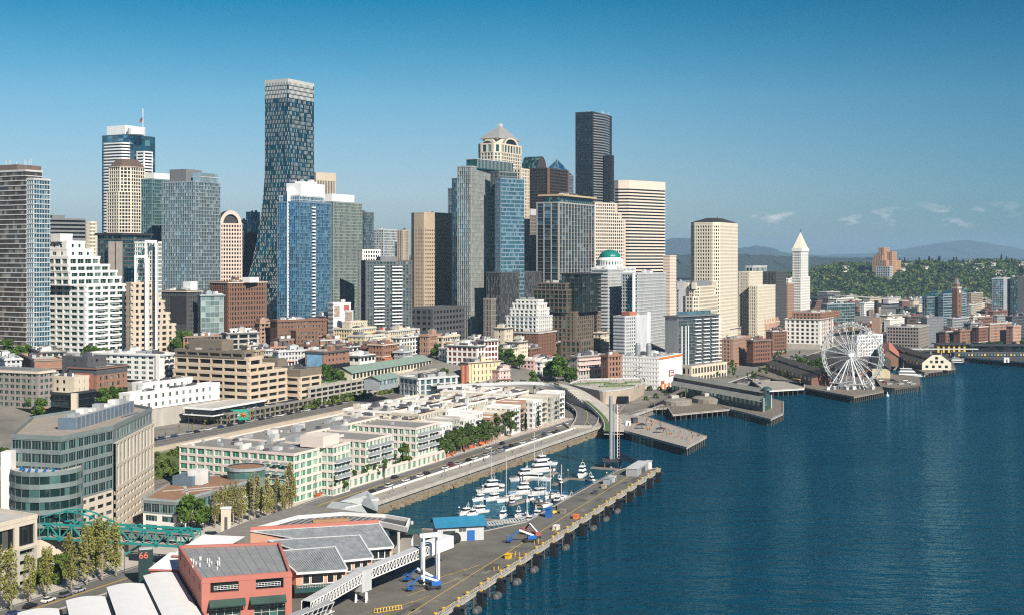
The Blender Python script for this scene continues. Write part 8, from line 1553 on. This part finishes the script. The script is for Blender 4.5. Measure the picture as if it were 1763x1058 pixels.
for px,py,lab in((1105,737,'black canopy tent nearer the shore on the public pier'),(1138,744,'black canopy tent in the middle of the public pier')):
 c=W(px,py,5);r=thing('canopy_tent',lab,'tent',(*c,5));mb=MB();mb.face([(c[0]-3,c[1]-2,7.3),(c[0]+3,c[1]-2,7.3),(c[0],c[1],8.8)],M('charcoal'));mb.face([(c[0]+3,c[1]-2,7.3),(c[0]+3,c[1]+2,7.3),(c[0],c[1],8.8)],M('charcoal'));mb.face([(c[0]+3,c[1]+2,7.3),(c[0]-3,c[1]+2,7.3),(c[0],c[1],8.8)],M('charcoal'));mb.face([(c[0]-3,c[1]+2,7.3),(c[0]-3,c[1]-2,7.3),(c[0],c[1],8.8)],M('charcoal'));mb.build('canopy',r)
 for a in(-2.9,2.9):
  for b in(-1.9,1.9):mb=MB();mb.beam((c[0]+a,c[1]+b,5),(c[0]+a,c[1]+b,7.4),.12,M('charcoal'));mb.build('leg',r)
simple_box('kiosk','dark kiosk on the public pier near the shore','kiosk',W(1092,727),PB,3.5,3,5,8,'charcoal');simple_box('kiosk','white kiosk left of the dark one on the public pier','kiosk',W(1080,731),PB,3.5,2.5,5,7.5,'white_paint')
ch=None
for i in range(26):
 a,b=rq.random(),rq.uniform(.35,1);q=(pp[0]*(1-a)+pp[1]*a)*(1-b)+(pp[3]*(1-a)+pp[2]*a)*b
 if ch is None:ch=thing('deck_chair','orange deck chair on the public pier','chair',(0,0,0),'orange chairs on the public pier',absolute=False);mb=MB();mb.box(-.45,.45,-.4,.4,.35,.45,M('orange'));mb.build('seat',ch);mb=MB();mb.box(-.45,.45,.35,.45,.45,1.1,M('orange'));mb.build('backrest',ch);mb=MB();mb.box(-.4,.4,-.35,.35,0,.35,M('orange'));mb.build('base',ch)
 place(ch,up_,q.x,q.y,5.0,rq.uniform(0,6.28),None,None,.8)
lp=thing('street_lamp','tall grey street lamp along the quay road','street lamp',(0,0,0),'street lamps along the quay road',absolute=False);mb=MB();mb.beam((0,0,0),(0,0,10.5),.26,M('dark_grey'),n=8,w2=.14);mb.build('pole',lp);mb=MB();mb.beam((0,0,10.3),(2.4,0,10.9),.12,M('dark_grey'));mb.build('arm',lp);mb=MB();mb.box(2.0,3.0,-.16,.16,10.85,11.05,M('light_grey'));mb.build('lamp_head',lp);ul={}
for i in range(11):place(lp,ul,*UV(-10+i*29,10.8 if i%2 else 28.5),4.6,du+(1.57 if i%2 else-1.57))
for i in range(10):place(lp,ul,*UV(20+i*31,174.3),13.1,du-1.57,'tall dark street lamp along the upper road','street lamps along the upper road')
for i in range(5):place(lp,ul,*UV(-180+i*34,24+sh1(-180+i*34)),4.7,du-1.57,'dark street lamp along the lower left road','street lamps along the lower left road')
of=thing('construction_fence','orange mesh construction fence on the sidewalk','fence',(0,0,0),'orange construction fences',absolute=False);mb=MB()
for k in range(6):a,b=(k*.9-2.7,.35*math.sin(k*1.7)),(k*.9-1.8,.35*math.sin(k*1.7+1.7));mb.face([(*a,.1),(*b,.1),(*b,1.2),(*a,1.2)],M('orange'));mb.face([(*b,.1),(*a,.1),(*a,1.2),(*b,1.2)],M('orange'))
mb.build('mesh',of);mb=MB();[mb.beam((x,.35*math.sin((x+2.7)/.9*1.7),0),(x,.35*math.sin((x+2.7)/.9*1.7),1.3),.08,M('steel'))for x in(-2.7,0,2.7)];mb.build('post',of)
cn=thing('traffic_barrel','orange and white traffic barrel on the sidewalk works','traffic barrel',(0,0,0),'orange traffic barrels',absolute=False);mb=MB();mb.lathe((0,0,0),[(.36,0),(.36,.1),(.28,.12),(.25,.45)],M('orange'),10);mb.build('barrel',cn);mb=MB();mb.lathe((0,0,.45),[(.25,0),(.24,.25)],M('white_paint'),10);mb.build('stripe',cn);mb=MB();mb.lathe((0,0,.7),[(.24,0),(.2,.3),(0,.35)],M('orange'),10);mb.build('top',cn);uf={};rf=random.Random(12)
for i in range(26):u=rf.choice((rf.uniform(20,110),rf.uniform(95,180),rf.uniform(-30,20)));place(of,uf,*UV(u,rf.uniform(29,33)),4.75,du+rf.uniform(-.6,.6),None,None,rf.uniform(.9,1.6))
for i in range(70):u=rf.uniform(-60,280);place(cn,uf,*UV(u,27.8+rf.choice((0,0,3,6))+rf.uniform(-.3,.3)),4.72)
t=thing('sign_board','teal green advertising board with white lettering and red crab shape','sign',(XX(404,735),735,13));Ys=735;mb=MB();mb.box(XX(378,Ys),XX(428,Ys),Ys,Ys+.4,ZZ(722,Ys),ZZ(704,Ys),mat('board_green',(.01,.36,.24)));mb.build('board',t);text('Bicola',(XX(400,Ys),Ys-.12,ZZ(712,Ys)),3.6,0,M('white_paint'),t);mb=MB();cx_,cz_=XX(420,Ys),ZZ(713,Ys);mb.lathe((cx_,Ys-.1,cz_),[(1.4,0),(1.0,.5),(0,.7)],M('orange'),10)
for k in range(8):a=k*math.pi/4+.3;mb.beam((cx_,Ys-.15,cz_),(cx_+2.4*math.cos(a),Ys-.15,cz_+2.0*math.sin(a)),.4,M('orange'))
mb.build('crab_shape',t);t2=thing('terrace_house','low white modern pavilion on top of the parking decks','building',(*UV(150,190),19));mb=MB();P=ccw([UV(110,180),UV(160,180),UV(160,200),UV(110,200)]);mb.prism(P,19.2,22.6,GL_DARK,top=False);mb.build('glass_wall',t2);mb=MB();ring(mb,P,-.2,.8,22.2,23.2,M('white_paint'));mb.face([(*q,23.2)for q in offs(P,-.2)],M('roof_light'));ring(mb,P,-.2,.8,18.6,19.2,M('white_paint'));mb.build('roof',t2)
t=thing('market_sign','bright red vertical sign above the market roofs','sign',(XX(658,1050),1050,33));mb=MB();mb.box(XX(654,1050),XX(663,1050),1050,1051,ZZ(585,1050),ZZ(563,1050),mat('sign_red',(.60,.02,.02)));mb.build('board',t);mb=MB();mb.beam((XX(658,1050),1050.5,25),(XX(658,1050),1050.5,ZZ(584,1050)),.6,M('steel'));mb.build('pole',t)
hz,n,l,p_=_new('haze');n.remove(p_);pv_=n.new('ShaderNodeVolumePrincipled');pv_.inputs['Color'].default_value=(.46,.73,1.0,1);pv_.inputs['Density'].default_value=5.2e-5;pv_.inputs['Anisotropy'].default_value=0.0;l.new(pv_.outputs[0],n['Material Output'].inputs['Volume'])
mb=MB();mb.box(-12000,16000,-800,24000,-5,425,hz);o=mb.build('haze');o['kind']='stuff';hz.cycles.homogeneous_volume=True
